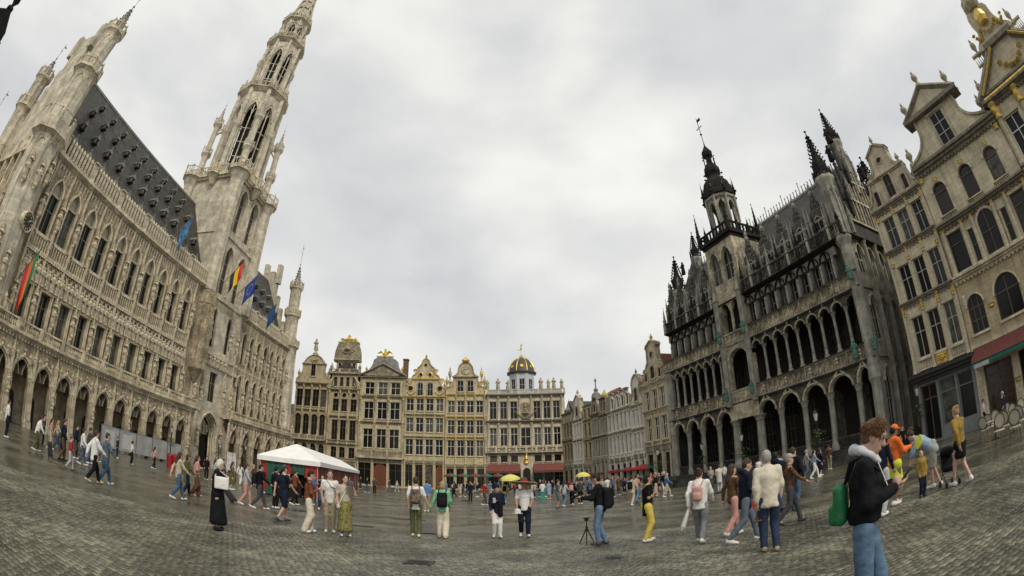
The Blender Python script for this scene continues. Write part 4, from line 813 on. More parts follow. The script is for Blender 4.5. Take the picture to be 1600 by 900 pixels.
# ---------------------------------------------------------------- guild houses
def stone(name,c,**k):
    d=dict(rough=.85,var=.14,vs=1.6,bump=.25,bs=14,streak=.18,soot=.16,brick=(.65,.32,.07)); d.update(k); return mat(name,c,**d)
CREAM=stone('cream stone',(.60,.52,.345)); TAN=stone('tan stone',(.53,.44,.28)); DUSK=stone('dusky stone',(.36,.305,.215)); PALE=stone('pale stone',(.62,.55,.415)); YEL=stone('ochre washed stone',(.61,.515,.315)); GREY=stone('grey stone',(.55,.51,.42)); WHT=stone('white painted stone',(.80,.76,.67),brick=None,soot=.1,streak=.12); SAND=stone('sand stone',(.66,.58,.41))
TRIM=mat('moulded trim stone',(.54,.475,.335),.85,.18,3,bump=.25,bs=16,streak=.3,soot=.35); TRIMD=mat('dark trim stone',(.25,.22,.17),.85,.2,3,bump=.3,bs=16,streak=.3); CARV=mat('carved house stone',(.44,.38,.265),.88,.25,3,bump=.4,bs=18,soot=.4,carve=.8,cs=4)
GTRIM=mat('stone touched with gilding',(.52,.40,.16),.6,.35,5,bump=.3,metal=.15)
FRW=mat('white window bars',(.66,.65,.6),.6,.1); FRD=mat('brown window bars',(.12,.085,.06),.6,.2); FRG=mat('grey window bars',(.40,.40,.37),.6,.1)
AWR=mat('red awning cloth',(.165,.052,.042),.85,.12,3); AWG=mat('green awning cloth',(.02,.16,.115),.85,.12,3)
def pil_mesh(h,w,kind,tm,cap):
    b=MB(); b.k=0
    if kind=='col': b.lathe([(w*.62,0),(w*.62,h*.06),(w*.5,h*.08),(w*.48,h*.3),(w*.42,h*.88),(w*.5,h*.89)],10)
    else: b.box(-w*.6,w*.6,-.14,.05,0,h*.07); b.box(-w*.45,w*.45,-.1,.05,h*.07,h*.89)
    b.k=1; b.lathe([(w*.5,h*.89),(w*.62,h*.93),(w*.55,h*.945),(w*.8,h*.985),(w*.8,h)],4 if kind!='col' else 8,(0,-.02,0),ph=PI/4 if kind!='col' else None)
    return b.mesh('pilaster',[tm,cap],kind=='col')
def row(root,x0,x1,z0,z1,cx,w,za,zb,m,kind='r',zs=None,nx=2,ny=2,fm=FRW,pil='pil',pw=.3,tm=TRIM,cap=None,corn=.35,cd=.35,tr=.62,cm=None,sill=True,bal=None,y=0.,pane=GLASS,hd=True,t=.32,key=False,bar=.075):
    """one storey: wall with openings, windows, pilasters, cornice"""
    zs=zs if zs is not None else zb-w*.5
    b=MB(); wall(b,x0,x1,z0,z1,[(c-w/2,c+w/2,za,zs if kind!='r' else zb,zb,kind) for c in cx],t,y); part('wall',b,m,root)
    windows(root,[(c,za) for c in cx],w,zb-za,nx,ny,fm,pane,y=y+.2,tr=(zb-za)*tr if ny==2 else None,kind=kind,zs=(zs-za) if kind!='r' else None,t=bar,fr=.07 if bar>.06 else .05)
    if pil:
        pm=pil_mesh(z1-z0-.02,pw,pil,tm,cap or tm); xs=[x0+pw*.6]+[(a+c)/2 for a,c in zip(cx,cx[1:])]+[x1-pw*.6]
        for x in xs: ob('pilaster',pm,root,(x,y-(.12 if pil=='col' else 0),z0))
    s=MB()
    if sill:
        sl_=MB().box(-w/2-.1,w/2+.1,-.16,.1,-.16,-.003).mesh('sill',tm)
        for c in cx: ob('sill',sl_,root,(c,y,za))
    if hd and kind=='r': s.box(-w/2-.08,w/2+.08,-.1,.04,zb-za+.003,zb-za+.17)
    if hd and kind!='r': hood(s,kind,-w/2-.01,w/2+.01,zs-za,zb-za,0,.14,.12)
    if key: s.box(-.14,.14,-.2,.0,zb-za-.05,zb-za+.35)
    if s.v:
        sm=s.mesh('lintel',tm)
        for c in cx: ob('lintel',sm,root,(c,y,za))
    if corn:
        b=MB(); cornice(b,x0,x1,z1-corn*.5,corn,cd,y,3,ret=False); dentils(b,x0,x1,z1-corn*.5-.12,.12,cd*.35,y,.34); part('cornice',b,cm or TRIMD,root)
    if bal:
        b=MB(); balus(b,x0+.1,x1-.1,bal[0],bal[1],y-bal[2],.26,0,.08); part('balustrade',b,tm,root,kind='stuff')
def shell(root,x0,x1,z,dep,m,roof=None,rm=None,hip=False,y0=.3):
    """side and back walls and a pitched roof running back (roof = ridge height)"""
    b=MB(); b.quad((x0,dep,0),(x0,0,0),(x0,0,z),(x0,dep,z)); b.quad((x1,0,0),(x1,dep,0),(x1,dep,z),(x1,0,z)); b.quad((x1,dep,0),(x0,dep,0),(x0,dep,z),(x1,dep,z)); part('side_walls',b,m,root)
    if roof:
        b=MB(); c=(x0+x1)/2
        if hip=='along': b.prism([(y0,z-.1),(dep,z-.1),((dep+y0)/2,roof)],0,1); b.v=[((x1 if y>.5 else x0),x,zz) for x,y,zz in b.v]
        else: b.prism([(x0-.1,z-.1),(x1+.1,z-.1),(c,roof)],y0,dep)
        part('roof',b,rm or SLATE,root)
def gable(root,pts,m,y0=0.,t=.5,cop=TRIM,cw=.22,ops=()):
    """shaped gable: right half outline mirrored about 0; pts from base corner up to the top centre"""
    rt=[(x,z) for x,z in pts]; lt=[(-x,z) for x,z in reversed(pts) if x>1e-4]; poly=rt+lt
    b=MB(); b.prism(poly,y0,y0+t); part('gable_wall',b,m,root) if False else None
    return poly,b
def gable_part(root,cx,pts,m,cop=TRIM,y0=.02,t=.5,cw=.18):
    poly,b=gable(root,pts,m,y0,t); part('gable',b,m,root,loc=(cx,0,0))
    rt=list(pts); lt=[(-x,z) for x,z in pts]
    for L in(rt,lt):
        c=MB()
        for (a,z),(bx,bz) in zip(L,L[1:]):
            dx,dz=bx-a,bz-z; l=math.hypot(dx,dz)
            if l<.02: continue
            nx_,nz_=(dz/l*cw,-dx/l*cw) if L is rt else (-dz/l*cw,dx/l*cw)
            c.add([(a,y0-.16,z),(bx,y0-.16,bz),(bx+nx_,y0-.16,bz+nz_),(a+nx_,y0-.16,z+nz_)]+[(a,y0+t+.1,z),(bx,y0+t+.1,bz),(bx+nx_,y0+t+.1,bz+nz_),(a+nx_,y0+t+.1,z+nz_)],[(0,1,2,3),(7,6,5,4),(0,4,5,1),(2,6,7,3),(0,3,7,4),(1,5,6,2)])
        part('coping',c,cop,root,loc=(cx,0,0))
def curve(x0,z0,x1,z1,k,n=6):
    """concave (k<0) or convex (k>0) shoulder between two gable points"""
    mx,mz=(x0+x1)/2,(z0+z1)/2; dx,dz=x1-x0,z1-z0; return [((1-t)**2*x0+2*t*(1-t)*(mx+dz*k)+t*t*x1,(1-t)**2*z0+2*t*(1-t)*(mz-dx*k)+t*t*z1) for t in [i/n for i in range(n+1)]]
def volute(mb,c,r,s=1,turn=1.6,w=.12,d=.25):
    P=[(c[0]+s*r*(1-.85*i/22)*cos(turn*2*PI*i/22),c[1],c[2]+r*(1-.85*i/22)*sin(turn*2*PI*i/22)) for i in range(23)]; mb.tube(P,w,5)
def swag(mb,x,z,w,h,y=-.1):
    for i in range(7):
        t=i/6-.5; mb.lathe([(0,-h*.3),(h*.35,0),(0,h*.3)],5,(x+t*w,y,z-h*(1-4*t*t)))
def opening(root,cx,za,w,h,kind,fm=FRW,nx=2,ny=2,y=-.02,hood_m=None,pane=GLASS,zs=None):
    """window set on a gable face: surround, frame and pane"""
    zs=zs if zs is not None else h-w/2
    f,pb=window_mesh(w,h,nx,ny,fm,kind=kind,zs=zs,t=.06,fr=.06,d=.12); o=ob('window',f,root,(cx,y,za)); ob('pane',pb.mesh('pane',pane),o)
    s=MB()
    if kind=='r': s.box(-w/2-.16,-w/2,-.1,.1,-.02,h+.02); s.box(w/2,w/2+.16,-.1,.1,-.02,h+.02); s.box(-w/2-.22,w/2+.22,-.14,.1,h+.02,h+.2)
    else: hood(s,kind,-w/2,w/2,zs,h,.1,.16,.22); s.box(-w/2-.16,-w/2,-.1,.1,-.02,zs); s.box(w/2,w/2+.16,-.1,.1,-.02,zs)
    s.box(-w/2-.22,w/2+.22,-.16,.1,-.2,-.02); part('window_trim',s,hood_m or TRIM,root,loc=(cx,y,za))
def oculus(root,cx,cz,r,m=GOLD,y=0.,rz=None):
    b=MB(); b.k=0; b.lathe([(r*1.35,-.1),(r*1.35,.06),(r,.1),(r,-.1)],16); b.k=1; b.lathe([(r,.02),(0,.021)],16); o=part('oculus',b,[m,GLASS],root,True,loc=(cx,y,cz)); o.rotation_euler=(R(90),0,0); o.scale=(1,(rz or r)/r,1)
def shopfront(root,x0,x1,z1,n,m,door=None,awn=None,fm=FRD,pil=CREAM,wood=None,lamp=True):
    """ground floor: piers, glazed bays, door, fascia"""
    b=MB(); xs=[x0+(x1-x0)*i/n for i in range(n+1)]; wall(b,x0,x1,0,z1,[(a+.28,c-.28,.35 if i!=door else .02,z1-.9,z1-.9,'r') for i,(a,c) in enumerate(zip(xs,xs[1:]))],.35); part('wall',b,m,root)
    for i,(a,c) in enumerate(zip(xs,xs[1:])):
        za=.35 if i!=door else .02; w=c-a-.56
        if i==door:
            d=MB(); d.prism([(-w/2,0),(w/2,0),(w/2,(z1-.9)*.72)]+list(reversed(arch('round',-w/2,w/2,(z1-.9)*.72,z1-1)))[1:-1]+[(-w/2,(z1-.9)*.72)],0,.08); d.box(-.03,.03,-.04,0,.1,z1-1.4); d.lathe([(0,-.05),(.05,0),(0,.05)],6,(.12,-.06,1.05)); part('door',d,wood or mat('red brown door',(.16,.055,.03),.5,.2,3),root,loc=((a+c)/2,.22,za))
        else: windows(root,[((a+c)/2,za)],w,z1-.9-za,2,2,fm,GLASS,y=.2,tr=(z1-.9-za)*.7)
    b=MB(); b.box(x0,x1,-.2,.02,z1-.62,z1-.1); 
    part('fascia',b,TRIMD,root)
    pm=pil_mesh(z1-.1,.34,'pil',pil,pil)
    for x in xs: ob('pilaster',pm,root,(min(max(x,x0+.2),x1-.2),-.06,0))
def awning(x0,x1,z0,z1,out,root,m,val=.3,m2=None,y=0.):
    b=MB(); n=max(1,int((x1-x0)/.6)); b.k=0
    for i in range(n):
        a=x0+(x1-x0)*i/n; c=x0+(x1-x0)*(i+1)/n
        b.add([(a,y-.05,z1),(c,y-.05,z1),(c,y-out,z0),(a,y-out,z0),(a,y-.05,z1-.05),(c,y-.05,z1-.05),(c,y-out,z0-.05),(a,y-out,z0-.05)],[(3,2,1,0),(4,5,6,7)])
    b.k=1
    for i in range(n):
        a=x0+(x1-x0)*i/n; c=x0+(x1-x0)*(i+1)/n; b.box(a+.002,c-.002,y-out-.012,y-out+.012,z0-val,z0)
    b.k=2; b.tube([(x0,y-out,z0),(x1,y-out,z0)],.04,6)
    for x in(x0+.1,x1-.1): b.tube([(x,y-.05,z0-.4),(x,y-out,z0-.03)],.025,5)
    return part('awning',b,[m,m2 or m,IRON],root)
NWL='by the far side of the square'
def nw(name,label): return thing(name,label,'house',(0,95,0),0,'guild houses along the far side')
# 1 ---- leftmost, with the statue on its gable
H=nw('guild_house','dusky baroque house at the far left, crowned by a standing statue on its round gable')
x0,x1=-46.6,-38.65; c4=[-45.5,-43.6,-41.6,-39.7]
shell(H,x0,x1,20.6,12,DUSK,24.5); shopfront(H,x0,x1,5.0,4,DUSK,None,fm=FRD)
row(H,x0,x1,5.0,8.7,c4,1.2,5.5,7.9,DUSK,'round',fm=FRD,cap=GTRIM); row(H,x0,x1,8.7,15.0,c4,1.4,9.5,14.2,TAN,'round',fm=FRD,pil='col',pw=.42,cap=GTRIM,key=True)
row(H,x0,x1,15.0,20.6,c4,1.5,15.8,19.5,TAN,fm=FRD,pil='col',pw=.4,cap=GTRIM,corn=.6,cd=.6)
b=MB(); balus(b,x0,x1,8.75,9.7,-.65,.28,2,.08); b.box(x0,x1,-.85,0,8.55,8.75); part('balcony',b,TRIM,H,kind='stuff')
cx=(x0+x1)/2; gable_part(H,cx,[(3.9,20.8),(3.9,21.8)]+curve(3.3,22.0,2.55,24.8,-.25)+[(2.7,25.0),(2.7,25.2)]+curve(2.4,25.2,.5,27.0,.22)+[(0,27.0)],TAN)
opening(H,cx,22.4,1.05,2.8,'round',FRD); b=MB(); cornice(b,cx-2.7,cx+2.7,24.95,.25,.3,0,2); swag(b,cx,26.0,1.6,.5); b.lathe([(0,25.6),(.3,25.9),(0,26.2)],8,(cx,-.1,0)); part('gable_trim',b,TRIM,H)
b=MB(); b.box(cx-.5,cx+.5,-.2,.8,27,27.5); b.lathe([(.45,27.5),(.3,28.0),(.35,28.2)],8,(cx,.3,0)); part('pedestal',b,TRIM,H); ob('statue',statue_mesh('statue',TRIM,2.6,91),H,(cx,.3,28.2))
for s in(-1,1):
    u=MB(); urn(u,(0,0,0),2.2,.6); part('urn',u,TRIM,H,loc=(cx+s*3.6,.2,21.9)); v=MB(); volute(v,(0,0,0),.55,s); part('volute',v,TRIM,H,loc=(cx+s*3.0,.1,22.6))
# 2 ---- ship-stern gable
H=nw('guild_house','tan house with balustrades and a gable shaped like a ship stern'); x0,x1=-38.6,-31.65; c3=[-36.85,-34.95,-32.85]; cx=(x0+x1)/2
shell(H,x0,x1,23.2,12,TAN,26); shopfront(H,x0,x1,4.6,3,TAN,1,fm=FRD); row(H,x0,x1,4.6,8.2,c3,1.25,5.2,7.6,TAN,fm=FRD,cap=GTRIM,bal=(4.7,5.4,.2)); row(H,x0,x1,8.2,14.0,c3,1.3,9.1,13.3,TAN,fm=FRD,pil='col',pw=.42,cap=GTRIM,bal=(8.3,9.1,.25)); row(H,x0,x1,14.0,19.6,c3,1.3,15.1,17.7,TAN,fm=FRD,pil='col',pw=.42,cap=GTRIM,corn=.5,cd=.5)
for c in c3: oculus(H,c,18.55,.48,TRIM)
c4=[cx-2.1,cx-.7,cx+.7,cx+2.1]; row(H,x0+.5,x1-.5,19.8,23.2,c4,.75,20.4,22.4,TAN,fm=FRD,pw=.3,corn=.4)
b=MB(); balus(b,x0+.1,x1-.1,23.25,24.1,-.35,.28,2.4,.08); b.box(x0,x1,-.5,.1,23.1,23.27); part('balustrade',b,TRIM,H,kind='stuff'); 
q=MB()
for s in(-1,1): volute(q,(cx+s*2.9,-.3,20.8),.75,s); q.tube([(cx+s*3.3,-.3,19.8),(cx+s*3.1,-.4,21.2),(cx+s*2.4,-.35,22.4)],[.4,.35,.15],6); urn(q,(cx+s*3.2,0,23.3),2.4,.7)
part('sculpture',q,TRIM,H,kind='stuff')
row(H,cx-2.4,cx+2.4,23.3,26.0,[cx-1.65,cx-.55,cx+.55,cx+1.65],.62,24.0,25.6,TAN,fm=FRD,pw=.22,corn=.35,y=.6)
b=MB(); pr=[(3.0,25.9),(3.05,26.4)]+curve(2.95,26.4,2.2,30.0,.12)+[(2.35,30.0),(2.35,30.3),(0,30.3)]; poly=[(x+cx,z) for x,z in pr]+[(cx-x,z) for x,z in reversed(pr[:-1])]; b.prism(poly,.3,1.6); part('ship_stern_gable',b,CARV,H)
b=MB(); swag(b,cx,28.4,3.2,.7,.25); b.box(cx-2.9,cx+2.9,.1,.4,26.2,26.5); b.lathe([(.5,-.2),(.7,0),(.5,.2)],12,(cx,.3,28.6)); part('carving',b,TRIM,H,kind='stuff')
b=MB()
for s in(-1,1): volute(b,(cx+s*1.5,.8,30.7),.45,s,w=.16); b.lathe([(.2,30.3),(.4,30.9),(.1,31.2)],6,(cx+s*.7,.8,0))
b.lathe([(.5,30.3),(.65,30.9),(.4,31.3),(.3,31.5),(.35,31.7),(0,32.1)],8,(cx,.8,0)); part('gilded_crest',b,GOLD,H)
# 3 ---- pediment and phoenix
H=nw('guild_house','broad cream house with a triangular pediment and a gilded bird on its roof'); x0,x1=-31.6,-21.85; c3=[-29.45,-26.6,-23.9]; cx=-26.75
shell(H,x0,x1,22.6,12,CREAM,26.6,LEAD); shopfront(H,x0,x1,5.7,3,CREAM,1,fm=FRD)
row(H,x0,x1,5.7,13.1,c3,2.0,7.9,11.8,CREAM,nx=2,ny=2,pil='pil',pw=.5,cap=GTRIM,tr=.66,corn=.45); b=MB(); balus(b,x0,x1,5.95,7.6,-.5,.3,3.1,.1); b.box(x0,x1,-.75,0,5.7,5.95); part('balcony',b,TRIM,H,kind='stuff')
row(H,x0,x1,13.1,18.4,c3,2.0,13.9,17.4,CREAM,pil='col',pw=.5,cap=GTRIM,tr=.6,corn=.45); row(H,x0,x1,18.4,22.6,c3,1.95,19.0,21.5,CREAM,pil='pil',pw=.5,cap=GTRIM,tr=.55,corn=.4,cd=.5)
b=MB(); b.prism([(x0-.2,22.7),(x1+.2,22.7),(cx,25.2)],-.2,.6); part('pediment',b,CARV,H)
b=MB(); 
for s in(-1,1): b.tube([(cx+s*5.1,-.35,22.8),(cx,-.35,25.4)],.24,4)
b.box(x0-.3,x1+.3,-.5,.3,22.5,22.8); part('pediment_moulding',b,TRIMD,H)
b=MB(); pr=[(4.7,22.8),(4.6,23.4)]+curve(4.4,23.6,2.4,26.3,-.25)+[(2.4,26.6),(2.2,26.6)]+curve(2.2,26.6,.9,27.2,.2)+[(0,27.2)]; poly=[(x+cx,z) for x,z in pr]+[(cx-x,z) for x,z in reversed(pr[:-1])]; b.prism(poly,.7,3.5); part('attic',b,mat('grey lead attic',(.27,.285,.27),.6,.2,2,streak=.3),H)
for s in(-1,1): part('bird_wing',MB().tube([(cx,1,27.6),(cx+s*.9,1,28.4),(cx+s*1.7,1,27.9)],[.28,.3,.08],6),GOLD,H); part('scroll',MB().tube([(cx+s*.2,1,27.2),(cx+s*1.9,1,27.3)],[.3,.12],6),GOLD,H); part('urn',urn(MB(),(cx+s*3.9,.8,23.8),1.4,.5),GOLD,H)
b=MB(); b.lathe([(.5,27.1),(.55,27.7),(.3,28.3),(.22,28.6),(.25,28.8),(0,29.1)],8,(cx,1,0)); part('gilded_bird',b,GOLD,H)
b=MB(); b.box(-.5,.5,0,.9,22,26.6); b.box(-.6,.6,-.1,1,26.6,26.9); part('chimney',b,mat('chimney brick',(.20,.13,.09),.9,.2,6,brick=(.24,.08,.3)),H,loc=(-22.3,1.2,0))
# 4 ---- gilded scroll gable
H=nw('guild_house','narrow gilded house of glazed bays under an ornate scrolled gable with two arched windows'); x0,x1=-21.8,-13.65; c4=[-20.75,-18.72,-16.72,-14.7]; cx=-17.72
shell(H,x0,x1,18.6,12,YEL,23); shopfront(H,x0,x1,5.8,4,YEL,3,fm=FRD,pil=YEL)
for z0,za,zb,z1 in((5.8,6.9,10.05,10.5),(10.5,11.5,14.4,15.0),(15.0,15.8,18.3,18.6)): row(H,x0,x1,z0,z1,c4,1.5,za,zb,YEL,pil='pil',pw=.34,tm=CREAM,cap=GTRIM,tr=.6,corn=.3,cm=GTRIM if z0>12 else TRIM)
gable_part(H,cx,[(4.0,18.6),(4.0,20.2)]+curve(3.9,20.4,2.9,22.4,-.3)+[(2.7,22.6)]+curve(2.6,23.0,1.6,24.4,-.3)+[(1.7,24.6),(1.2,24.9)]+curve(1.2,25.0,.6,26.2,-.2)+[(0,26.7)],CREAM,GTRIM)
for s in(-1,1):
    opening(H,cx+s*1.02,18.9,1.15,2.7,'round',FRG); oculus(H,cx+s*3.0,20.4,.5,GTRIM); oculus(H,cx+s*.95,23.3,.34,GOLD); v=MB(); volute(v,(0,0,0),.6,s,w=.14); part('volute',v,GTRIM,H,loc=(cx+s*3.3,.0,21.9)); v=MB(); volute(v,(0,0,0),.45,s,w=.12); part('volute',v,GTRIM,H,loc=(cx+s*2.1,.0,24.0)); u=MB(); urn(u,(0,0,0),1.7,.5); part('urn',u,TRIM,H,loc=(cx+s*3.9,.2,20.3))
oculus(H,cx,25.3,.3,TRIM); b=MB(); swag(b,cx,22.9,3,.5); swag(b,cx-2.9,19.6,1.6,.5); swag(b,cx+2.9,19.6,1.6,.5); urn(b,(cx,.2,26.6),1.1,.5); cornice(b,cx-2.7,cx+2.7,22.2,.25,.3,0,2); part('gilded_carving',b,GOLD,H,kind='stuff')
# 5 ---- arched gable
H=nw('guild_house','gilded yellow house with a small arched gable and gold urns'); x0,x1=-13.6,-5.55; c4=[-12.4,-10.5,-8.62,-6.75]; cx=-9.58
shell(H,x0,x1,19.1,12,YEL,22.5); shopfront(H,x0,x1,5.2,4,YEL,None,fm=FRD,pil=YEL)
for z0,za,zb,z1 in((5.2,6.8,10.0,10.5),(10.5,11.3,14.0,14.6),(14.6,15.5,17.95,19.1)): row(H,x0,x1,z0,z1,c4,1.35,za,zb,YEL,pil='col',pw=.34,tm=CREAM,cap=GTRIM,tr=.6,corn=.35,cm=GTRIM if z0<15 else TRIM)
gable_part(H,cx,[(3.9,19.2),(3.9,20.4)]+curve(3.6,20.6,2.3,22.6,-.3)+[(2.4,22.9)]+curve(2.2,23.0,1.45,23.8,-.2)+curve(1.45,23.9,0,26.0,.35)[1:],YEL,TRIM)
for s in(-1,1):
    opening(H,cx+s*1.0,19.8,1.25,2.2,'r',FRG); v=MB(); volute(v,(0,0,0),.7,s,w=.14); part('volute',v,GTRIM,H,loc=(cx+s*2.9,.0,21.2)); u=MB(); urn(u,(0,0,0),2.6,.6); part('urn',u,GTRIM,H,loc=(cx+s*3.8,.2,20.6)); u=MB(); urn(u,(0,0,0),3.6,.7); part('urn',u,GOLD if s>0 else TRIM,H,loc=(cx+s*3.2,.4,21.6))
b=MB(); b.lathe([(.0,-.02),(.8,0),(.9,.12),(.7,.14)],14); o=part('medallion',b,TRIM,H,loc=(cx,-.02,24.2)); o.rotation_euler=(R(90),0,0)
b=MB(); b.lathe([(.7,25.9),(.85,26.2),(.75,26.5),(.3,26.7),(.2,26.9),(0,27.1)],8,(cx,.2,0)); part('gilded_crown',b,GOLD,H)
b=MB(); cornice(b,cx-2.5,cx+2.5,22.6,.3,.4,0,3); part('gable_cornice',b,TRIM,H)
# 6 ---- domed corner house
H=nw('guild_house','wide pale house with roof balustrade, statues and a gilded dome on a white drum'); x0,x1=-5.5,10.0
wx=[-4.1,-2.05,-.05,2.2,4.5,6.45,8.35]
shell(H,x0,x1,19.0,14,PALE,21.5,LEAD,'along')
row(H,x0,x1,0,7.3,[x for x in wx if abs(x-2.2)>.1],1.35,5.6,6.9,PALE,nx=1,ny=1,pil='pil',pw=.42,corn=.35,cd=.6,fm=FRD,cm=TRIMD)
row(H,x0,x1,7.3,13.6,[x for x in wx if abs(x-2.2)>.1],1.35,8.8,12.4,PALE,pil=None,tr=.66,corn=.5,cd=.55); row(H,x0,x1,13.6,18.9,[x for x in wx if abs(x-2.2)>.1],1.35,14.2,17.7,PALE,pil=None,tr=.66,corn=.5,cd=.6,fm=FRG)
pm=pil_mesh(5.5,.36,'col',PALE,TRIM); pm2=pil_mesh(4.9,.36,'col',PALE,TRIM)
for x in [-5.1,-3.08,-1.05,1.05,3.35,5.5,7.4,9.4]: ob('pilaster',pm,H,(x,-.12,7.9)); ob('pilaster',pm2,H,(x,-.12,13.9))
opening(H,2.2,8.8,1.9,3.6,'r',FRW,y=-.06)
b=MB(); balus(b,x0,x1,7.5,8.55,-.3,.28,2.0,.09); part('balcony_rail',b,PALE,H,kind='stuff')
b=MB(); b.prism(ellipse_pts(2.2,15.6,1.5,1.9,18),-.25,.05); 
for s in(-1,1):
    for k in range(4): b.tube([(2.2,-.3,14.3),(2.2+s*(.8+k*.45),-.45,14.1+k*.55)],[.16,.06],5)
b.lathe([(0,16.2),(.35,16.5),(.4,16.9),(.3,17.3),(0,17.5)],8,(2.2,-.4,0)); b.lathe([(.7,15.2),(.5,16.0),(.3,16.3)],8,(2.2,-.3,0)); part('trophy_carving',b,CARV,H)
b=MB(); balus(b,x0,x1,19.0,20.15,-.2,.3,2.55,.09); part('roof_balustrade',b,PALE,H,kind='stuff')
for i,x in enumerate((-5.2,-3.1,-1.2,5.4,6.9,8.0,9.6)): ob('statue',statue_mesh('statue',TRIM,1.9+.3*(i%2),60+i),H,(x,-.15,20.2))
D=(1.7,4.0)
b=MB(); r=2.75
for i in range(8):
    a=2*PI*i/8-PI/2; s=2*r*sin(PI/8); i0=len(b.v); wall(b,-s/2,s/2,18.8,24.0,[(-.55,.55,20.2,22.7,22.7,'r')],.3,-r*cos(PI/8)); b.xf(i0,Matrix.Translation((D[0],D[1],0))@Matrix.Rotation(a+PI/2,4,'Z'))
part('drum',b,mat('white drum paint',(.50,.53,.56),.6,.08,2,streak=.15),H)
for i in range(8):
    a=2*PI*i/8-PI/2; f,pb=window_mesh(1.1,2.5,2,2,FRG); rr=r*cos(PI/8)-.15; o=ob('window',f,H,(D[0]+rr*cos(a),D[1]+rr*sin(a),20.2),rz=a+PI/2); ob('pane',pb.mesh('pane',GLASS),o)
b=MB(); b.k=0; b.lathe([(2.8,23.9),(3.1,24.1),(3.1,24.4),(2.8,24.45),(2.65,25.2),(2.25,26.2),(1.6,27.0),(.8,27.5),(.35,27.7)],16,(*D,0)); b.k=1
for i in range(8):
    a=2*PI*i/8+PI/8; b.tube([(D[0]+rr*cos(a),D[1]+rr*sin(a),z) for rr,z in((2.85,24.4),(2.72,25.2),(2.32,26.2),(1.66,27.05),(.85,27.55))],.1,5); a=2*PI*i/8; i0=len(b.v); b.lathe([(.2,-.1),(.32,-.1),(.32,.1),(.2,.1)],12); b.xf(i0,Matrix.Translation((D[0]+2.62*cos(a),D[1]+2.62*sin(a),25.4))@Matrix.Rotation(a,4,'Z')@Matrix.Rotation(R(80),4,'Y'))
b.lathe([(.45,27.6),(.5,27.9),(.25,28.2),(.1,28.5),(.04,28.8)],8,(*D,0)); o=part('dome',b,[mat('dark dome lead',(.07,.068,.06),.5,.25,3),GOLD],H,True)
b=MB(); b.tube([(0,0,28.5),(0,0,29.4)],.05,5); b.lathe([(.1,29.4),(.22,29.7),(.12,30.2),(.16,30.5),(0,30.8)],6); b.tube([(0,0,30.2),(.5,0,30.9)],[.07,.04],4); b.tube([(0,0,29.5),(-.5,0,29.3),(-.7,0,29.6)],[.08,.05,.03],4); part('gilded_weathervane',b,GOLD,H,loc=(*D,0))
awning(-5.2,1.0,3.7,5.2,2.2,H,AWR,.35,AWR); awning(3.6,9.8,3.7,5.2,2.2,H,AWR,.35,AWR)
b=MB(); b.prism([(1.1,0),(3.4,0),(3.4,4.0)]+list(reversed(arch('round',1.1,3.4,4.0,5.3)))[1:-1]+[(1.1,4.0)],-.5,-.02); part('portal',b,PALE,H); b=MB(); b.prism([(1.55,0),(2.95,0),(2.95,3.6)]+list(reversed(arch('round',1.55,2.95,3.6,4.4)))[1:-1]+[(1.55,3.6)],-.55,-.51); part('door',b,DARK,H)
b=MB(); b.lathe([(.5,5.3),(.35,5.6),(.3,5.9),(.42,6.2),(.3,6.6),(.18,6.9),(.2,7.2),(0,7.5)],8,(2.25,-.4,0)); part('gilded_bust',b,GOLD,H)
for (a,c) in((-5.2,1.0),(3.6,9.8)):
    b=MB(); b.box(a,c,-.06,-.02,.3,3.4); part('glazed_front',b,GLASS,H); b=MB()
    for k in range(6): x=a+(c-a)*k/5; b.box(x-.06,x+.06,-.14,-.06,0,3.5)
    b.box(a,c,-.13,-.06,2.6,2.7); part('shop_mullions',b,AWG,H,kind='stuff')
# ---------------------------------------------------------------- row on the right beyond the dark guildhall
NEA=math.atan2(-.9578,.2873)
def ne(name,label): return thing(name,label,'house',(17.2,51.5,0),NEA,'houses to the left of the dark guildhall')
H=ne('guild_house','ochre three-window house with tall gable, next to the dark guildhall'); x0,x1=-5.55,-.1; c3=[-4.55,-2.95,-1.35]; cx=-2.85
shell(H,x0,x1,12.3,11,YEL,16.0,mat('red roof tiles',(.26,.075,.045),.8,.2,4,brick=(.25,.2,.25))); shopfront(H,x0,x1,4.9,3,PALE,None,fm=FRD,pil=PALE)
row(H,x0,x1,4.9,9.1,c3,.95,5.6,8.25,SAND,tm=SAND,cap=GTRIM,corn=.3,cm=PALE); row(H,x0,x1,9.1,12.3,c3,.95,9.3,11.55,SAND,tm=SAND,cap=GTRIM,corn=.35,cm=PALE)
gable_part(H,cx,[(2.6,12.4),(2.6,12.8)]+curve(2.5,13.0,1.3,14.6,-.3)+[(1.0,14.8),(.9,15.0),(.85,16.7),(1.1,16.75),(1.1,16.95),(0,17.5)],SAND,TRIM); opening(H,cx,12.9,.8,1.5,'round',FRD)
for s in(-1,1): opening(H,cx+s*1.5,12.8,.45,1.0,'r',FRD,1,1); v=MB(); volute(v,(0,0,0),.4,s,w=.1); part('volute',v,GTRIM,H,loc=(cx+s*1.8,0,14.0)); u=MB(); urn(u,(0,0,0),1.1,.4); part('urn',u,GTRIM,H,loc=(cx+s*2.5,.2,12.9))
u=MB(); urn(u,(0,0,0),1.1,.4); part('urn',u,GTRIM,H,loc=(cx,.2,17.4)); oculus(H,cx,15.8,.35,TRIM); b=MB(); balus(b,x0,x1,4.95,5.5,-.12,.25,1.7,.07); part('balustrade',b,PALE,H,kind='stuff')
H=ne('guild_house','white narrow house with curved gable left of the ochre house'); x0,x1=-8.6,-5.6; c3=[-8.0,-7.1,-6.2]; cx=-7.1
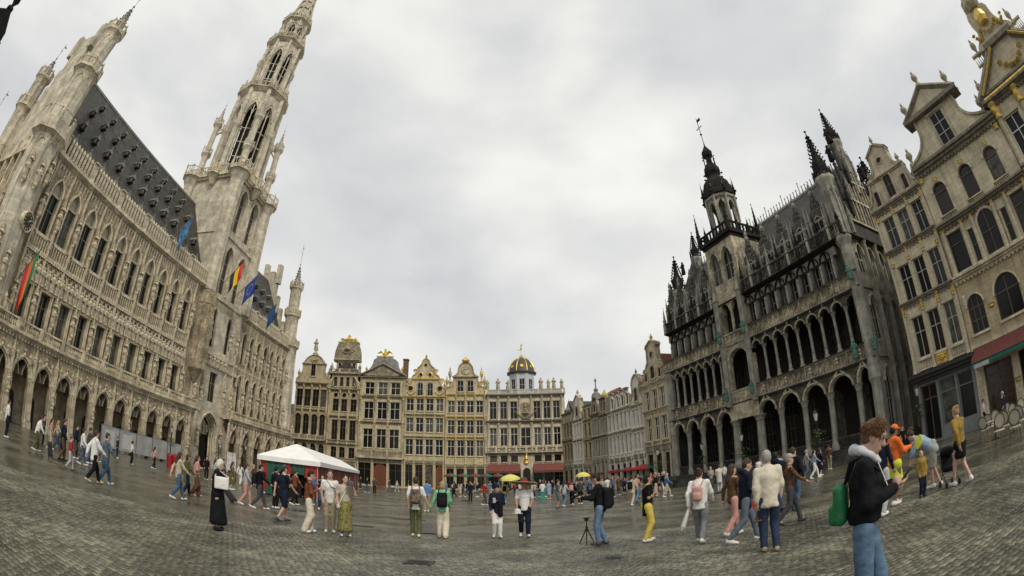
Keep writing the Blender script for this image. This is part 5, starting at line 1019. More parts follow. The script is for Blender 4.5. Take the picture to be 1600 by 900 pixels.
shell(H,x0,x1,10.3,11,WHT,13); shopfront(H,x0,x1,4.4,2,WHT,None,fm=FRD,pil=WHT); row(H,x0,x1,4.4,7.4,c3,.55,4.9,7.0,WHT,tm=WHT,corn=.25,cm=PALE,pw=.2,nx=2); row(H,x0,x1,7.4,10.4,c3,.55,7.8,10.0,WHT,tm=WHT,corn=.3,cm=PALE,pw=.2)
gable_part(H,cx,[(1.45,10.5),(1.45,11.0)]+curve(1.35,11.2,.8,12.9,-.25)+[(.95,13.1)]+curve(.9,13.2,0,14.3,.3)[0:],WHT); opening(H,cx,11.0,.6,1.6,'round',FRD); u=MB(); urn(u,(0,0,0),1.,.3); part('finial',u,LEAD,H,loc=(cx,.2,14.2))
H=ne('guild_house','long white house with six windows a floor and a row of attic dormers'); x0,x1=-15.1,-8.65; c6=[x0+.55+1.07*i for i in range(6)]
shell(H,x0,x1,10.6,11,WHT,14.2,SLATE,'along'); shopfront(H,x0,x1,4.3,4,WHT,None,fm=FRD,pil=WHT); row(H,x0,x1,4.3,7.6,c6,.66,4.8,7.2,WHT,tm=WHT,corn=.25,cm=PALE,pw=.2); row(H,x0,x1,7.6,10.6,c6,.66,8.0,10.2,WHT,tm=WHT,corn=.35,cm=PALE,pw=.2)
for i,x in enumerate((-14.2,-12.6,-11.3,-10.0)): row(H,x-.5,x+.5,10.8,13.2,[x],.55,11.1,12.7,WHT,'round',tm=WHT,corn=.2,pil=None,cm=PALE,y=.3,fm=FRD)
b=MB(); b.box(-9.3,-8.8,2,3,12,14.8); b.box(-13.2,-12.6,3,3.8,12,15.2); part('chimney',b,mat('dark chimney',(.06,.055,.05),.8,.2),H,kind='stuff')
H=ne('guild_house','grey house with dark attic and gilded ornament right of the spired one'); x0,x1=-17.6,-15.15; c3=[-17.1,-16.38,-15.65]
shell(H,x0,x1,10.6,11,GREY,14,SLATE,'along'); shopfront(H,x0,x1,4.5,2,GREY,None,fm=FRD,pil=GREY); row(H,x0,x1,4.5,7.7,c3,.42,4.9,7.3,GREY,tm=GREY,corn=.25,pw=.16,fm=FRD); row(H,x0,x1,7.7,10.6,c3,.42,8.0,10.2,GREY,tm=GREY,corn=.3,pw=.16,fm=FRD); row(H,x0+.2,x1-.2,10.8,13.0,[-16.8,-15.95],.42,11.2,12.5,DUSK,corn=.25,pw=.14,fm=FRD)
b=MB(); b.lathe([(.5,13.0),(.6,13.5),(.2,14.0),(0,14.4)],8,(-16.3,.3,0)); part('gilded_crest',b,GTRIM,H)
H=ne('guild_house','grey three-window house with a bulbous black spirelet on its gable'); x0,x1=-20.3,-17.65; c3=[-19.75,-18.97,-18.2]; cx=-18.97
shell(H,x0,x1,11.0,11,DUSK,14,SLATE); shopfront(H,x0,x1,4.5,2,GREY,None,fm=FRD,pil=GREY); row(H,x0,x1,4.5,7.7,c3,.45,4.9,7.3,GREY,tm=GREY,corn=.25,pw=.16,fm=FRD); row(H,x0,x1,7.7,11.0,c3,.45,8.0,10.4,GREY,tm=GREY,corn=.4,pw=.16,fm=FRD)
gable_part(H,cx,[(1.3,11.1),(1.3,11.6)]+curve(1.2,11.8,.7,13.4,-.2)+[(0,13.5)],DUSK); opening(H,cx,11.5,.5,1.2,'round',FRD,1,1); b=MB(); b.lathe([(.6,13.4),(.75,13.6),(.6,14.2),(.25,14.5),(.35,14.8),(.1,15.2),(.08,16.0),(.2,16.2),(0,16.7)],8,(cx,.3,0)); part('spirelet',b,LEAD,H)
H=ne('town_house','plain beige side-street house under a red tiled roof'); x0,x1=-23.35,-20.35; c2=[-22.6,-21.15]
shell(H,x0,x1,12.9,10,TAN,15.6,mat('red roof tiles',(.3,.1,.06),.8),'along'); shopfront(H,x0,x1,4.0,2,GREY,None,fm=FRD,pil=GREY)
for z0,za,zb,z1 in((4.0,4.9,7.2,7.6),(7.6,8.2,10.2,10.6),(10.6,11.0,12.4,12.9)): row(H,x0,x1,z0,z1,c2,.62,za,zb,TAN,corn=.15,cd=.15,pil=None,fm=FRD)
H=ne('town_house','white gabled house of the side street, left of the red roof'); x0,x1=-27.3,-23.4; c3=[-26.4,-25.35,-24.3]; cx=-25.35
shell(H,x0,x1,11.1,10,WHT,14); shopfront(H,x0,x1,4.2,2,WHT,None,fm=FRD,pil=WHT); row(H,x0,x1,4.2,7.9,c3,.6,4.9,7.5,WHT,tm=WHT,corn=.2,cd=.2,pw=.2); row(H,x0,x1,7.9,11.1,c3,.6,8.4,10.6,WHT,tm=WHT,corn=.25,cd=.2,pw=.2); gable_part(H,cx,[(1.9,11.2),(1.9,11.6)]+curve(1.7,11.8,.9,14.2,-.2)+[(1.0,14.4),(0,15.2)],WHT); opening(H,cx,11.8,.7,1.5,'round',FRD); u=MB(); urn(u,(0,0,0),1.1,.4); part('finial',u,TRIM,H,loc=(cx,.2,15.1))
H=ne('town_house','tan narrow house just right of the domed corner house'); x0,x1=-31.6,-27.35; c3=[-30.7,-29.45,-28.2]
shell(H,x0,x1,12.8,10,TAN,15); shopfront(H,x0,x1,4.2,2,TAN,None,fm=FRD,pil=TAN)
for z0,za,zb,z1 in((4.2,5.0,7.6,8.2),(8.2,8.8,11.2,12.8)): row(H,x0,x1,z0,z1,c3,.7,za,zb,TAN,corn=.3,pw=.2,fm=FRD)
b=MB(); b.lathe([(.7,12.8),(.9,13.3),(.4,14),(.1,14.8),(0,15.4)],8,(-29.4,.4,0)); part('spirelet',b,LEAD,H)
awning(-19.5,-9,3.0,3.8,1.4,H,AWR,.3,AWR) if False else None
# closing houses behind the lane and side streets (seen through the gaps)
H=thing('town_house','plain dark house closing the lane behind the dark guildhall','house',(33,36.5,0),KANG); b=MB(); wall(b,-6,10,0,14,[(x-.5,x+.5,z,z+1.9,z+1.9,'r') for z in (5.,) for x in(-4,-1,2,5,8)],.3); part('wall',b,GREY,H); windows(H,[(x,5.) for x in(-4,-1,2,5,8)],1.0,1.9,2,2,FRD,GLASS); shell(H,-6,10,14,6,GREY,17,SLATE,'along')
H=thing('town_house','plain house closing the street left of the far guild houses','house',(-60,104,0),0); b=MB(); wall(b,-4,12,0,15,[(x-.6,x+.6,6,8.4,8.4,'r') for x in(-2,1,4,7,10)],.3); part('wall',b,TAN,H); windows(H,[(x,6) for x in(-2,1,4,7,10)],1.2,2.4,2,2,FRD,GLASS); shell(H,-4,12,15,8,TAN,18,SLATE,'along')
H=thing('town_house','distant pale house closing the street beyond the domed house','house',(6,118,0),0); b=MB(); wall(b,-4,14,0,15,[(x-.6,x+.6,z,z+2.3,z+2.3,'r') for z in(9,) for x in(-2,1,4,7,10)],.3); part('wall',b,GREY,H); windows(H,[(x,9) for x in(-2,1,4,7,10)],1.2,2.3,2,2,FRD,GLASS); shell(H,-4,14,15,8,GREY,18,SLATE,'along')
# ---------------------------------------------------------------- houses at the right edge
def rt(name,label): return thing(name,label,'house',(20.99,40.32,0),KANG,'houses to the right of the dark guildhall')
RC=stone('pale grey cream stone',(.66,.585,.42)); 
H=rt('guild_house','cream three-bay house with gilded capitals and a small scrolled gable, right of the dark guildhall'); x0,x1=17.65,22.55; c3=[18.8,20.2,21.65]; cx=20.1
shell(H,x0,x1,16.9,11,RC,20); 
row(H,x0,x1,4.9,9.7,c3,.96,5.85,8.65,RC,fm=FRG,bar=.055,pw=.24,pil='pil',cap=GOLD,corn=.35,tm=RC,cm=TRIMD,tr=.62); row(H,x0,x1,9.7,13.65,c3,.96,9.85,12.45,RC,fm=FRG,bar=.055,pw=.24,cap=GOLD,corn=.35,tm=RC,cm=TRIMD); row(H,x0,x1,13.65,16.9,c3,.96,13.9,16.2,RC,fm=FRG,bar=.055,pw=.24,cap=GOLD,corn=.4,tm=RC,cm=TRIMD)
gable_part(H,cx,[(2.35,17.0),(2.35,17.5)]+curve(2.1,17.7,1.7,19.2,-.1)+[(1.75,19.4)]+curve(1.3,19.5,.85,20.4,-.25)+[(.8,21.2),(1.0,21.25),(0,22.0)],RC,TRIM)
opening(H,cx,17.4,.7,1.9,'round',FRD); oculus(H,cx,20.6,.22,TRIM)
for s in(-1,1): opening(H,cx+s*1.45,17.3,.42,1.2,'round',FRD,1,1); u=MB(); urn(u,(0,0,0),1.2,.35); part('urn',u,TRIM,H,loc=(cx+s*2.3,.2,17.5)); u=MB(); urn(u,(0,0,0),1.0,.35); part('urn',u,TRIM,H,loc=(cx+s*1.55,.2,19.5))
u=MB(); urn(u,(0,0,0),1.1,.3); part('urn',u,TRIM,H,loc=(cx,.2,22.0)); b=MB(); cornice(b,cx-1.8,cx+1.8,19.2,.22,.25,0,2); part('gable_cornice',b,TRIM,H)
b=MB(); 
for i,c in enumerate(c3):
    if i!=1: balus(b,c-.55,c+.55,4.95,5.75,-.12,.2,0,.06)
part('balustrade',b,RC,H,kind='stuff'); b=MB(); b.box(c3[1]-.45,c3[1]+.45,-.12,0,4.98,5.7); swag(b,c3[1],5.5,.7,.3,-.16); volute(b,(c3[1],-.16,5.3),.28,1,w=.05); part('gilded_panel',b,GOLD,H)
gp=MB(); gp.lathe([(.17,0),(.2,.06),(.15,.14),(.22,.26),(.24,.3)],8); gpm=gp.mesh('gilded_capital',GOLD)
for z in(8.9,12.6,16.2):
    for x in(17.95,19.5,20.92,22.25): ob('gilded_capital',gpm,H,(x,-.1,z),sc=(.7,.5,.8))
shopg=mat('grey painted shopfront',(.20,.215,.21),.5,.15,2)
b=MB(); wall(b,x0,x1,0,4.75,[(17.95,19.3,.1,3.95,3.95,'r'),(19.5,20.9,.9,3.95,3.95,'r'),(21.05,22.35,.9,3.95,3.95,'r')],.3); part('wall',b,shopg,H); windows(H,[(20.2,.9)],1.4,3.05,1,2,shopg,GLASS,tr=2.2); windows(H,[(21.7,.9)],1.3,3.05,1,2,shopg,GLASS,tr=2.2); windows(H,[(18.62,.1)],1.35,3.85,2,2,FRD,GLASS,tr=2.9); b=MB(); cornice(b,x0,x1,4.1,.7,.7,0,3); part('shop_cornice',b,mat('black fascia',(.03,.03,.03),.5,.1),H)
# wide house with arched windows
H=rt('guild_house','wide cream house with arched upper windows, gilding and a red café awning'); x0,x1=22.6,31.0
shell(H,x0,x1,17.7,12,RC,21); ca=[24.0,26.6,29.15]
row(H,x0,x1,9.6,13.3,[23.75,29.8],1.3,10.0,12.7,RC,fm=FRD,nx=1,ny=2,pil=None,corn=.4,cd=.6,tm=RC,cm=TRIMD,tr=.7,pane=GLASS); opening(H,26.7,10.0,1.5,2.9,'round',FRD,2,2,y=-.1,hood_m=RC); opening(H,28.3,10.0,.5,2.2,'r',FRD,1,2,y=-.1,hood_m=RC); opening(H,25.2,10.0,.5,2.2,'r',FRD,1,2,y=-.1,hood_m=RC)
row(H,x0,x1,13.3,17.7,ca,1.2,13.95,16.4,RC,'round',zs=15.8,fm=FRD,nx=1,ny=2,pil=None,corn=.6,cd=.7,tm=RC,cm=TRIMD,tr=.72)
for x in ca: b=MB(); balus(b,x-.75,x+.75,13.45,13.95,-.2,.18,0,.05); part('balustrade',b,RC,H,kind='stuff'); ob('gilded_capital',gpm,H,(x,-.12,16.5),sc=(.9,.5,.9))
for x in(22.95,24.65,25.6,27.6,28.8,30.7): 
    q=MB(); q.lathe([(.24,0),(.2,.3),(.18,3.0),(.22,3.1)],10); part('column',q,RC,H,True,loc=(x,-.25,9.7)); ob('gilded_capital',gpm,H,(x,-.25,12.75),sc=(.8,.8,.9)); ob('gilded_capital',gpm,H,(x,-.25,9.65),sc=(.8,.8,.6))
for x in(22.85,30.75): ob('gilded_capital',gpm,H,(x,-.12,16.9),sc=(1.2,.7,1.1))
row(H,x0,x1,5.2,9.6,[23.7],1.3,5.85,8.3,TAN,'round',zs=7.65,fm=FRD,nx=2,ny=3,pil=None,corn=.5,cd=.6,tm=RC,cm=RC) if False else None
row(H,x0,25.0,5.2,9.6,[23.75],1.35,5.85,8.3,TAN,'round',zs=7.6,fm=FRD,nx=3,ny=3,pil=None,corn=.45,cd=.55,tm=RC,cm=RC); row(H,25.0,28.4,5.2,9.6,[26.5],2.1,5.9,8.6,TAN,'round',zs=7.5,fm=FRD,nx=2,ny=2,pil=None,corn=.45,cd=.55,tm=RC,cm=RC); row(H,28.4,x1,5.2,9.6,[29.7],1.35,5.85,8.3,TAN,'round',zs=7.6,fm=FRD,nx=3,ny=3,pil=None,corn=.45,cd=.55,tm=RC,cm=RC)
for x in(25.0,28.2): ob('gilded_capital',gpm,H,(x,-.12,7.0),sc=(1.2,.6,.8))
b=MB(); wall(b,x0,x1,0,5.2,[(23.3,25.6,.5,3.7,3.7,'r'),(26.2,28.2,.05,3.7,3.7,'r'),(28.8,30.7,.5,3.7,3.7,'r')],.4); part('wall',b,RC,H); windows(H,[(24.45,.5),(29.75,.5)],2.2,3.2,2,2,FRD,mat('warm shop glass',(.05,.028,.018),.15,.5,3),tr=2.5)
b=MB(); b.quad((26.2,1.8,0),(28.2,1.8,0),(28.2,1.8,3.8),(26.2,1.8,3.8)); b.quad((26.2,.4,0),(26.2,1.8,0),(26.2,1.8,3.8),(26.2,.4,3.8)); b.quad((28.2,1.8,0),(28.2,.4,0),(28.2,.4,3.8),(28.2,1.8,3.8)); b.quad((26.2,.4,3.75),(26.2,1.8,3.75),(28.2,1.8,3.75),(28.2,.4,3.75)); part('doorway',b,mat('warm interior',(.10,.05,.03),.8,.3,3),H)
for x in(25.9,28.5): ob('gilded_capital',gpm,H,(x,-.12,2.0),sc=(1.1,.8,.8))
b=MB(); b.box(22.9,23.1,-.1,-.02,7.9,8.5); part('house_sign',b,mat('white sign plate',(.7,.7,.66),.5,.05),H)
b=MB(); 
for z in(7.97,8.12,8.27): b.box(22.94,23.06,-.105,-.1,z,z+.06)
part('sign_lettering',b,IRON,H,kind='stuff')
cxg=26.6; gable_part(H,cxg,[(4.0,17.8),(4.0,18.4)]+curve(3.4,18.6,2.0,20.9,-.4)+[(1.9,21.6)],RC,TRIM); b=MB(); b.prism([(cxg-2.6,21.5),(cxg+2.6,21.5),(cxg,23.3)],-.3,.9); part('pediment',b,RC,H); b=MB(); 
for s in(-1,1): b.tube([(cxg+s*2.85,-.3,21.45),(cxg,-.3,23.32)],.26,4); b.tube([(cxg+s*2.85,.6,21.45),(cxg,.6,23.32)],.26,4)
b.box(cxg-2.9,cxg+2.9,-.55,1,21.25,21.55); part('pediment_moulding',b,TRIMD,H); opening(H,cxg,18.3,1.3,2.6,'r',FRG,2,3)
for x,z in((cxg-2.4,22.0),(cxg,23.6),(cxg+2.4,22.0),(cxg+3.9,18.6),(cxg-3.9,18.6)): u=MB(); urn(u,(0,0,0),1.6,.55); part('urn',u,TRIM,H,loc=(x,.2,z))
awning(22.8,27.3,4.0,5.0,1.6,H,AWR,.25,AWG); awning(27.35,31,4.0,5.0,1.6,H,AWR,.25,AWG)
b=MB(); b.box(23.0,24.2,-1.66,-1.64,3.66,3.9); part('awning_label',b,mat('pale awning print',(.42,.48,.44),.8,.2,8),H)
# grand gilded house at the frame edge
H=rt('guild_house','grand gilded house at the right edge with a golden pediment and crowned top'); x0,x1=31.05,39.4; cs=[32.4,35.2,38.0]
shell(H,x0,x1,18.6,12,RC,21.5); 
for z0,za,zb,z1 in((4.8,5.8,8.8,9.6),(9.6,10.2,13.0,13.5),(13.5,14.2,17.2,18.6)): row(H,x0,x1,z0,z1,cs,1.5,za,zb,RC,fm=FRW,pil='col',pw=.5,cap=GOLD,corn=.5,cd=.6,tm=RC,cm=TRIMD)
b=MB(); wall(b,x0,x1,0,4.8,[(c-.8,c+.8,.4,3.6,3.6,'r') for c in cs],.3); part('wall',b,RC,H); windows(H,[(c,.4) for c in cs],1.6,3.2,2,2,FRD,GLASS)
for x in(31.4,33.8,36.6,39.1): ob('gilded_capital',gpm,H,(x,-.3,17.3),sc=(1.7,1.2,2.2))
cx=35.2; b=MB(); b.prism([(x0-.3,18.8),(x1+.3,18.8),(cx+1.2,21.7),(cx-1.2,21.7)],-.3,1); part('pediment',b,RC,H); b=MB()
for z,d,y in((18.6,.5,-.6),(19.1,.3,-.45)): b.box(x0-.4,x1+.4,y-.1,.6,z,z+d*.6)
for s in(-1,1): b.tube([(cx+s*4.7,-.35,18.9),(cx+s*1.25,-.35,21.7)],.38,4)
b.box(cx-1.6,cx+1.6,-.7,1,21.7,22.1); part('pediment_moulding',b,TRIMD,H)
b=MB()
for s in(-1,1): b.tube([(cx+s*4.1,-.7,19.15),(cx+s*1.1,-.7,21.6)],.12,4); swag(b,cx+s*1.3,23.4,.8,.6,-.25)
b.box(x0,x1,-.72,-.6,18.75,18.9); swag(b,cx,20.4,2.4,.8,-.5); part('gilded_moulding',b,GOLD,H,kind='stuff')
b=MB(); pr=[(2.1,22.1),(2.0,22.5)]+curve(1.9,22.6,1.15,24.4,-.3)+[(1.2,24.8),(1.0,25.2),(0,25.3)]; b.prism([(x+cx,z) for x,z in pr]+[(cx-x,z) for x,z in reversed(pr[:-1])],-.1,.9); part('crown_gable',b,RC,H); b=MB(); balus(b,cx-3.0,cx-2.0,21.2,22.2,-.2,.2,0,.07); balus(b,cx+2.0,cx+3.0,21.2,22.2,-.2,.2,0,.07); part('balustrade',b,RC,H,kind='stuff')
b=MB(); b.lathe([(.7,25.2),(.95,25.7),(.8,26.3),(.35,26.7),(.4,27.0),(.2,27.5),(.26,27.8),(0,28.4)],10,(cx,.3,0)); part('crown_ornament',b,TRIM,H); b=MB(); b.lathe([(.45,23.6),(.6,24.0),(.55,24.5),(.2,24.9)],8,(cx,-.3,0)); swag(b,cx,23.4,1.6,.5,-.3); part('gilded_bust',b,GOLD,H,kind='stuff')
for x,z in((cx-2.3,22.2),(cx+2.3,22.2),(cx-4.0,19.4)): u=MB(); urn(u,(0,0,0),1.7,.5); part('urn',u,TRIM,H,loc=(x,.2,z))
# dark gable top that leans into the upper left corner
d=ray(12,22); k=24/math.hypot(d.x,d.y); H=thing('guild_house','dark house at the upper left corner, only its sooty stone gable top in view','house',(d.x*k,d.y*k,0),R(118))
zt=CH+d.z*k
b=MB(); b.prism([(-6,0),(6,0),(6,zt-10),(3.2,zt-7),(2.6,zt-3.2),(1.1,zt-2.2),(.9,zt-.5),(0,zt+.4),(-.9,zt-.5),(-1.1,zt-2.2),(-2.6,zt-3.2),(-3.2,zt-7),(-6,zt-10)],0,6); part('gable_wall',b,KD,H)
for x in(-3,0,3): opening(H,x,zt-12,1.1,2.2,'r',FRD)
for x,z in((-1.0,zt-2.0),(1.0,zt-2.0),(0,zt+.3)): u=MB(); urn(u,(0,0,0),1.5,.5); part('urn',u,KD,H,loc=(x,.2,z))
# ---------------------------------------------------------------- people: smooth-blended figures meshed with surface nets
def snet(F,o,h):
    """surface nets: vertices and quads of the zero level of the grid F (negative inside)"""
    s=F<0; nx,ny,nz=F.shape; acc=np.zeros((nx-1,ny-1,nz-1,3),np.float32); cnt=np.zeros((nx-1,ny-1,nz-1),np.float32)
    base=np.stack(np.meshgrid(np.arange(nx-1),np.arange(ny-1),np.arange(nz-1),indexing='ij'),-1).astype(np.float32)
    sl=lambda d,n:slice(d,n-1+d); quads=[]
    idx=None
    for ax in range(3):
        for a in(0,1):
            for b in(0,1):
                d0=[0,0,0]; d0[(ax+1)%3]=a; d0[(ax+2)%3]=b; d1=list(d0); d1[ax]=1
                A=F[sl(d0[0],nx),sl(d0[1],ny),sl(d0[2],nz)]; B=F[sl(d1[0],nx),sl(d1[1],ny),sl(d1[2],nz)]; m=(A<0)!=(B<0)
                t=np.where(m,A/np.where(m,A-B,1),0); p=np.zeros(A.shape+(3,),np.float32); p[...,ax]=t; p[...,(ax+1)%3]=a; p[...,(ax+2)%3]=b
                acc+=np.where(m[...,None],p,0); cnt+=m
    act=cnt>0; idx=np.full(act.shape,-1,np.int64); idx[act]=np.arange(act.sum())
    V=(base[act]+acc[act]/cnt[act][:,None])*h+np.array(o,np.float32)
    Q=[]
    for ax in range(3):
        b,c=(ax+1)%3,(ax+2)%3
        S0=np.moveaxis(s,(ax,b,c),(0,1,2)); I=np.moveaxis(idx,(ax,b,c),(0,1,2))
        e=S0[:-1,1:-1,1:-1]!=S0[1:,1:-1,1:-1]; i,j,k=np.nonzero(e); ins=S0[:-1,1:-1,1:-1][e]
        q=np.stack([I[i,j,k],I[i,j+1,k],I[i,j+1,k+1],I[i,j,k+1]],1); q[~ins]=q[~ins][:,::-1]; Q.append(q)
    return V,np.concatenate(Q)
class SDF:
    """list of primitives in a figure's own frame: x right, y forward, z up"""
    def __init__(s): s.p=[]
    def cap(s,a,b,r1,r2,k=.03,flat=1.): s.p.append(('c',np.array(a,float),np.array(b,float),r1,r2,k,flat)); return s
    def chain(s,pts,rs,k=.03,flat=1.):
        for i in range(len(pts)-1): s.cap(pts[i],pts[i+1],rs[i],rs[i+1],k,flat)
        return s
    def ell(s,c,r,k=.03,rx=0.): s.p.append(('e',np.array(c,float),np.array(r,float),k,rx)); return s
    def sub(s,c,r,k=.02): s.p.append(('s',np.array(c,float),np.array(r,float),k)); return s
    def rbox(s,c,hh,r,k=.02,rx=0.): s.p.append(('b',np.array(c,float),np.array(hh,float),r,k,rx)); return s
    def cut(s,ax,v,sign): s.p.append(('x',ax,v,sign)); return s
    def bounds(s):
        lo=np.full(3,9.);hi=-lo
        for p in s.p:
            if p[0]=='c': r=max(p[3],p[4])*max(1,p[6]); L=np.minimum(p[1],p[2])-r; U=np.maximum(p[1],p[2])+r
            elif p[0]=='e': m=max(p[2]) if p[4] else p[2]; L=p[1]-m; U=p[1]+m
            elif p[0]=='b': m=np.linalg.norm(p[2]) if p[5] else p[2]; L=p[1]-m-p[3]; U=p[1]+m+p[3]
            else: continue
            lo=np.minimum(lo,L); hi=np.maximum(hi,U)
        return lo,hi
    def mesh(s,h,wr=0.,seed=0):
        lo,hi=s.bounds(); lo=lo-2.2*h; hi=hi+2.2*h; n=np.ceil((hi-lo)/h).astype(int)+1
        ax=[(lo[i]+h*np.arange(n[i])).astype(np.float32) for i in range(3)]; X,Y,Z=np.meshgrid(*ax,indexing='ij'); F=np.full(X.shape,9.,np.float32)
        for p in s.p:
            if p[0]=='c':
                a,b,r1,r2,k,fl=p[1:]; d=b-a; L2=max(1e-9,d@d)
                t=np.clip(((X-a[0])*d[0]+(Y-a[1])*d[1]+(Z-a[2])*d[2])/L2,0,1)
                q=np.sqrt((X-a[0]-t*d[0])**2+((Y-a[1]-t*d[1])/fl)**2+(Z-a[2]-t*d[2])**2)-(r1+(r2-r1)*t); q=q*min(1,fl) if fl<1 else q
            elif p[0]=='e':
                c,r,k,rx=p[1:]; y,z=Y-c[1],Z-c[2]
                if rx: y,z=y*cos(rx)+z*sin(rx),-y*sin(rx)+z*cos(rx)
                q=(np.sqrt(((X-c[0])/r[0])**2+(y/r[1])**2+(z/r[2])**2)-1)*min(r)
            elif p[0]=='b':
                c,hh,r,k,rx=p[1:]; y,z=Y-c[1],Z-c[2]
                if rx: y,z=y*cos(rx)+z*sin(rx),-y*sin(rx)+z*cos(rx)
                ex=np.maximum(np.abs(X-c[0])-hh[0]+r,0); ey=np.maximum(np.abs(y)-hh[1]+r,0); ez=np.maximum(np.abs(z)-hh[2]+r,0); q=np.sqrt(ex**2+ey**2+ez**2)-r
            elif p[0]=='s':
                c,r,k=p[1:]; q=(np.sqrt(((X-c[0])/r[0])**2+((Y-c[1])/r[1])**2+((Z-c[2])/r[2])**2)-1)*min(r); F=np.maximum(F,-q); continue
            else:
                v=(X,Y,Z)[p[1]]-p[2]; F=np.maximum(F,v*p[3]); continue
            e=np.clip(.5+.5*(F-q)/k,0,1); F=F*(1-e)+q*e-k*e*(1-e)
        if wr: F=F+wr*(.9*np.abs(np.sin(Z*19+2.2*np.sin(X*13+seed)+1.6*np.sin(Y*11+seed*2)))-.5+.5*np.sin(X*31+Z*17+seed)*np.sin(Z*38-Y*20+seed*2))
        V,Q=snet(F,lo,h); return V,Q
def sdf_mesh(name,sd,h,m,wr=0.,seed=0,extra=None):
    V,Q=sd.mesh(h,wr,seed); me=bpy.data.meshes.new(name); vs=V.tolist(); fs=Q.tolist()
    if extra: o=len(vs); vs+=[tuple(v) for v in extra.v]; fs+=[[i+o for i in f] for f in extra.f]
    me.from_pydata(vs,[],fs); me.materials.append(m); me.polygons.foreach_set('use_smooth',[True]*len(fs)); me.update(); return me
_CL={}
def cloth(c,rough=.85,var=.16):
    k=(tuple(round(x,3) for x in c),rough)
    if k not in _CL: _CL[k]=mat('cloth %d'%len(_CL),c,rough,.10 if max(c)>.3 else .24,7,bump=.9,bs=13,spec=.12)
    return _CL[k]
SKIN=[mat('fair skin',(.52,.33,.25),.55,.08,12,spec=.4),mat('tan skin',(.40,.24,.165),.55,.08,12),mat('brown skin',(.2,.11,.07),.5,.08,12)]
C=dict(black=(.012,.012,.014),navy=(.014,.018,.035),white=(.72,.71,.68),cream=(.62,.57,.46),grey=(.22,.23,.24),dgrey=(.07,.07,.075),jeans=(.07,.12,.20),ljeans=(.13,.20,.30),bjeans=(.10,.165,.25),djeans=(.03,.045,.085),olive=(.10,.105,.045),khaki=(.32,.27,.18),brown=(.13,.07,.04),pink=(.55,.30,.26),red=(.36,.03,.035),green=(.20,.48,.29),dgreen=(.03,.09,.05),yellow=(.62,.50,.10),lime=(.62,.68,.08),orange=(.75,.17,.04),mustard=(.30,.20,.05),blue=(.10,.22,.42),sky=(.28,.38,.50),beige=(.48,.42,.33),stone=(.34,.33,.30),rust=(.20,.07,.035),teal=(.05,.30,.22),floral=(.12,.12,.05),slate=(.12,.15,.19),lgrey=(.42,.43,.44))
HAIR=dict(brown=(.05,.03,.02),black=(.012,.011,.011),blond=(.36,.25,.12),grey=(.33,.32,.30),red=(.17,.075,.03),auburn=(.135,.07,.03),white=(.6,.58,.54))
def skel(H=1.72,stride=0.,kn=.12,arm=.25,elb=.35,lean=0.,head=0.,turn=0.,la=None,ra=None,w=1.,hip=0.):
    """joint positions; stride in m between the ankles; la/ra: explicit (elbow, wrist) offsets from the shoulder"""
    s=H/1.75; J={}; dz=-abs(stride)*.09
    hz=.92*s+dz; J['pel']=(0,0,hz+.04*s); ln=sin(lean); lc=cos(lean)
    def up(d,x=0,f=0): return (x,ln*d*s+f*s,hz+lc*d*s)
    J['waist']=up(.16); J['chest']=up(.38); J['neck0']=up(.52); J['neck']=up(.6)
    nk=J['neck']; hl=lean*.6+head
    J['head']=(0,nk[1]+sin(hl)*.11*s+.015*s,nk[2]+cos(hl)*.10*s); J['hp']=hl; J['turn']=turn; J['s']=s; J['w']=w
    for sd,nm in((-1,'l'),(1,'r')):
        f=stride*.5*sd*-1; J['hip'+nm]=(sd*.095*s*w,0,hz); an=(sd*.085*s*w,f-(.02 if f>=0 else .04),.085*s+(.05*s if f<-.12 else 0)); kx=(sd*.09*s*w,f*.45+kn*s*.5+(.04 if f<0 else 0),.50*s+dz*.5); J['knee'+nm]=kx; J['ank'+nm]=an; J['toe'+nm]=(an[0]+sd*.025,an[1]+.15*s,.035*s if f>=-.12 else .02*s)
        sh=up(.50,sd*.165*s*w); J['sh'+nm]=sh; ex=(la if nm=='l' else ra)
        if ex: J['elb'+nm]=tuple(sh[i]+ex[0][i]*s*(sd if i==0 else 1) for i in range(3)); J['wr'+nm]=tuple(sh[i]+ex[1][i]*s*(sd if i==0 else 1) for i in range(3))
        else:
            a=arm*stride*sd*1.2; e=(sh[0]+sd*.05*s,sh[1]+sin(a)*.28*s-.02,sh[2]-cos(a)*.28*s); b=a+elb; J['elb'+nm]=e; J['wr'+nm]=(e[0]-sd*.02,e[1]+sin(b)*.25*s,e[2]-cos(b)*.25*s)
    return J
V3=lambda a:np.array(a,float)
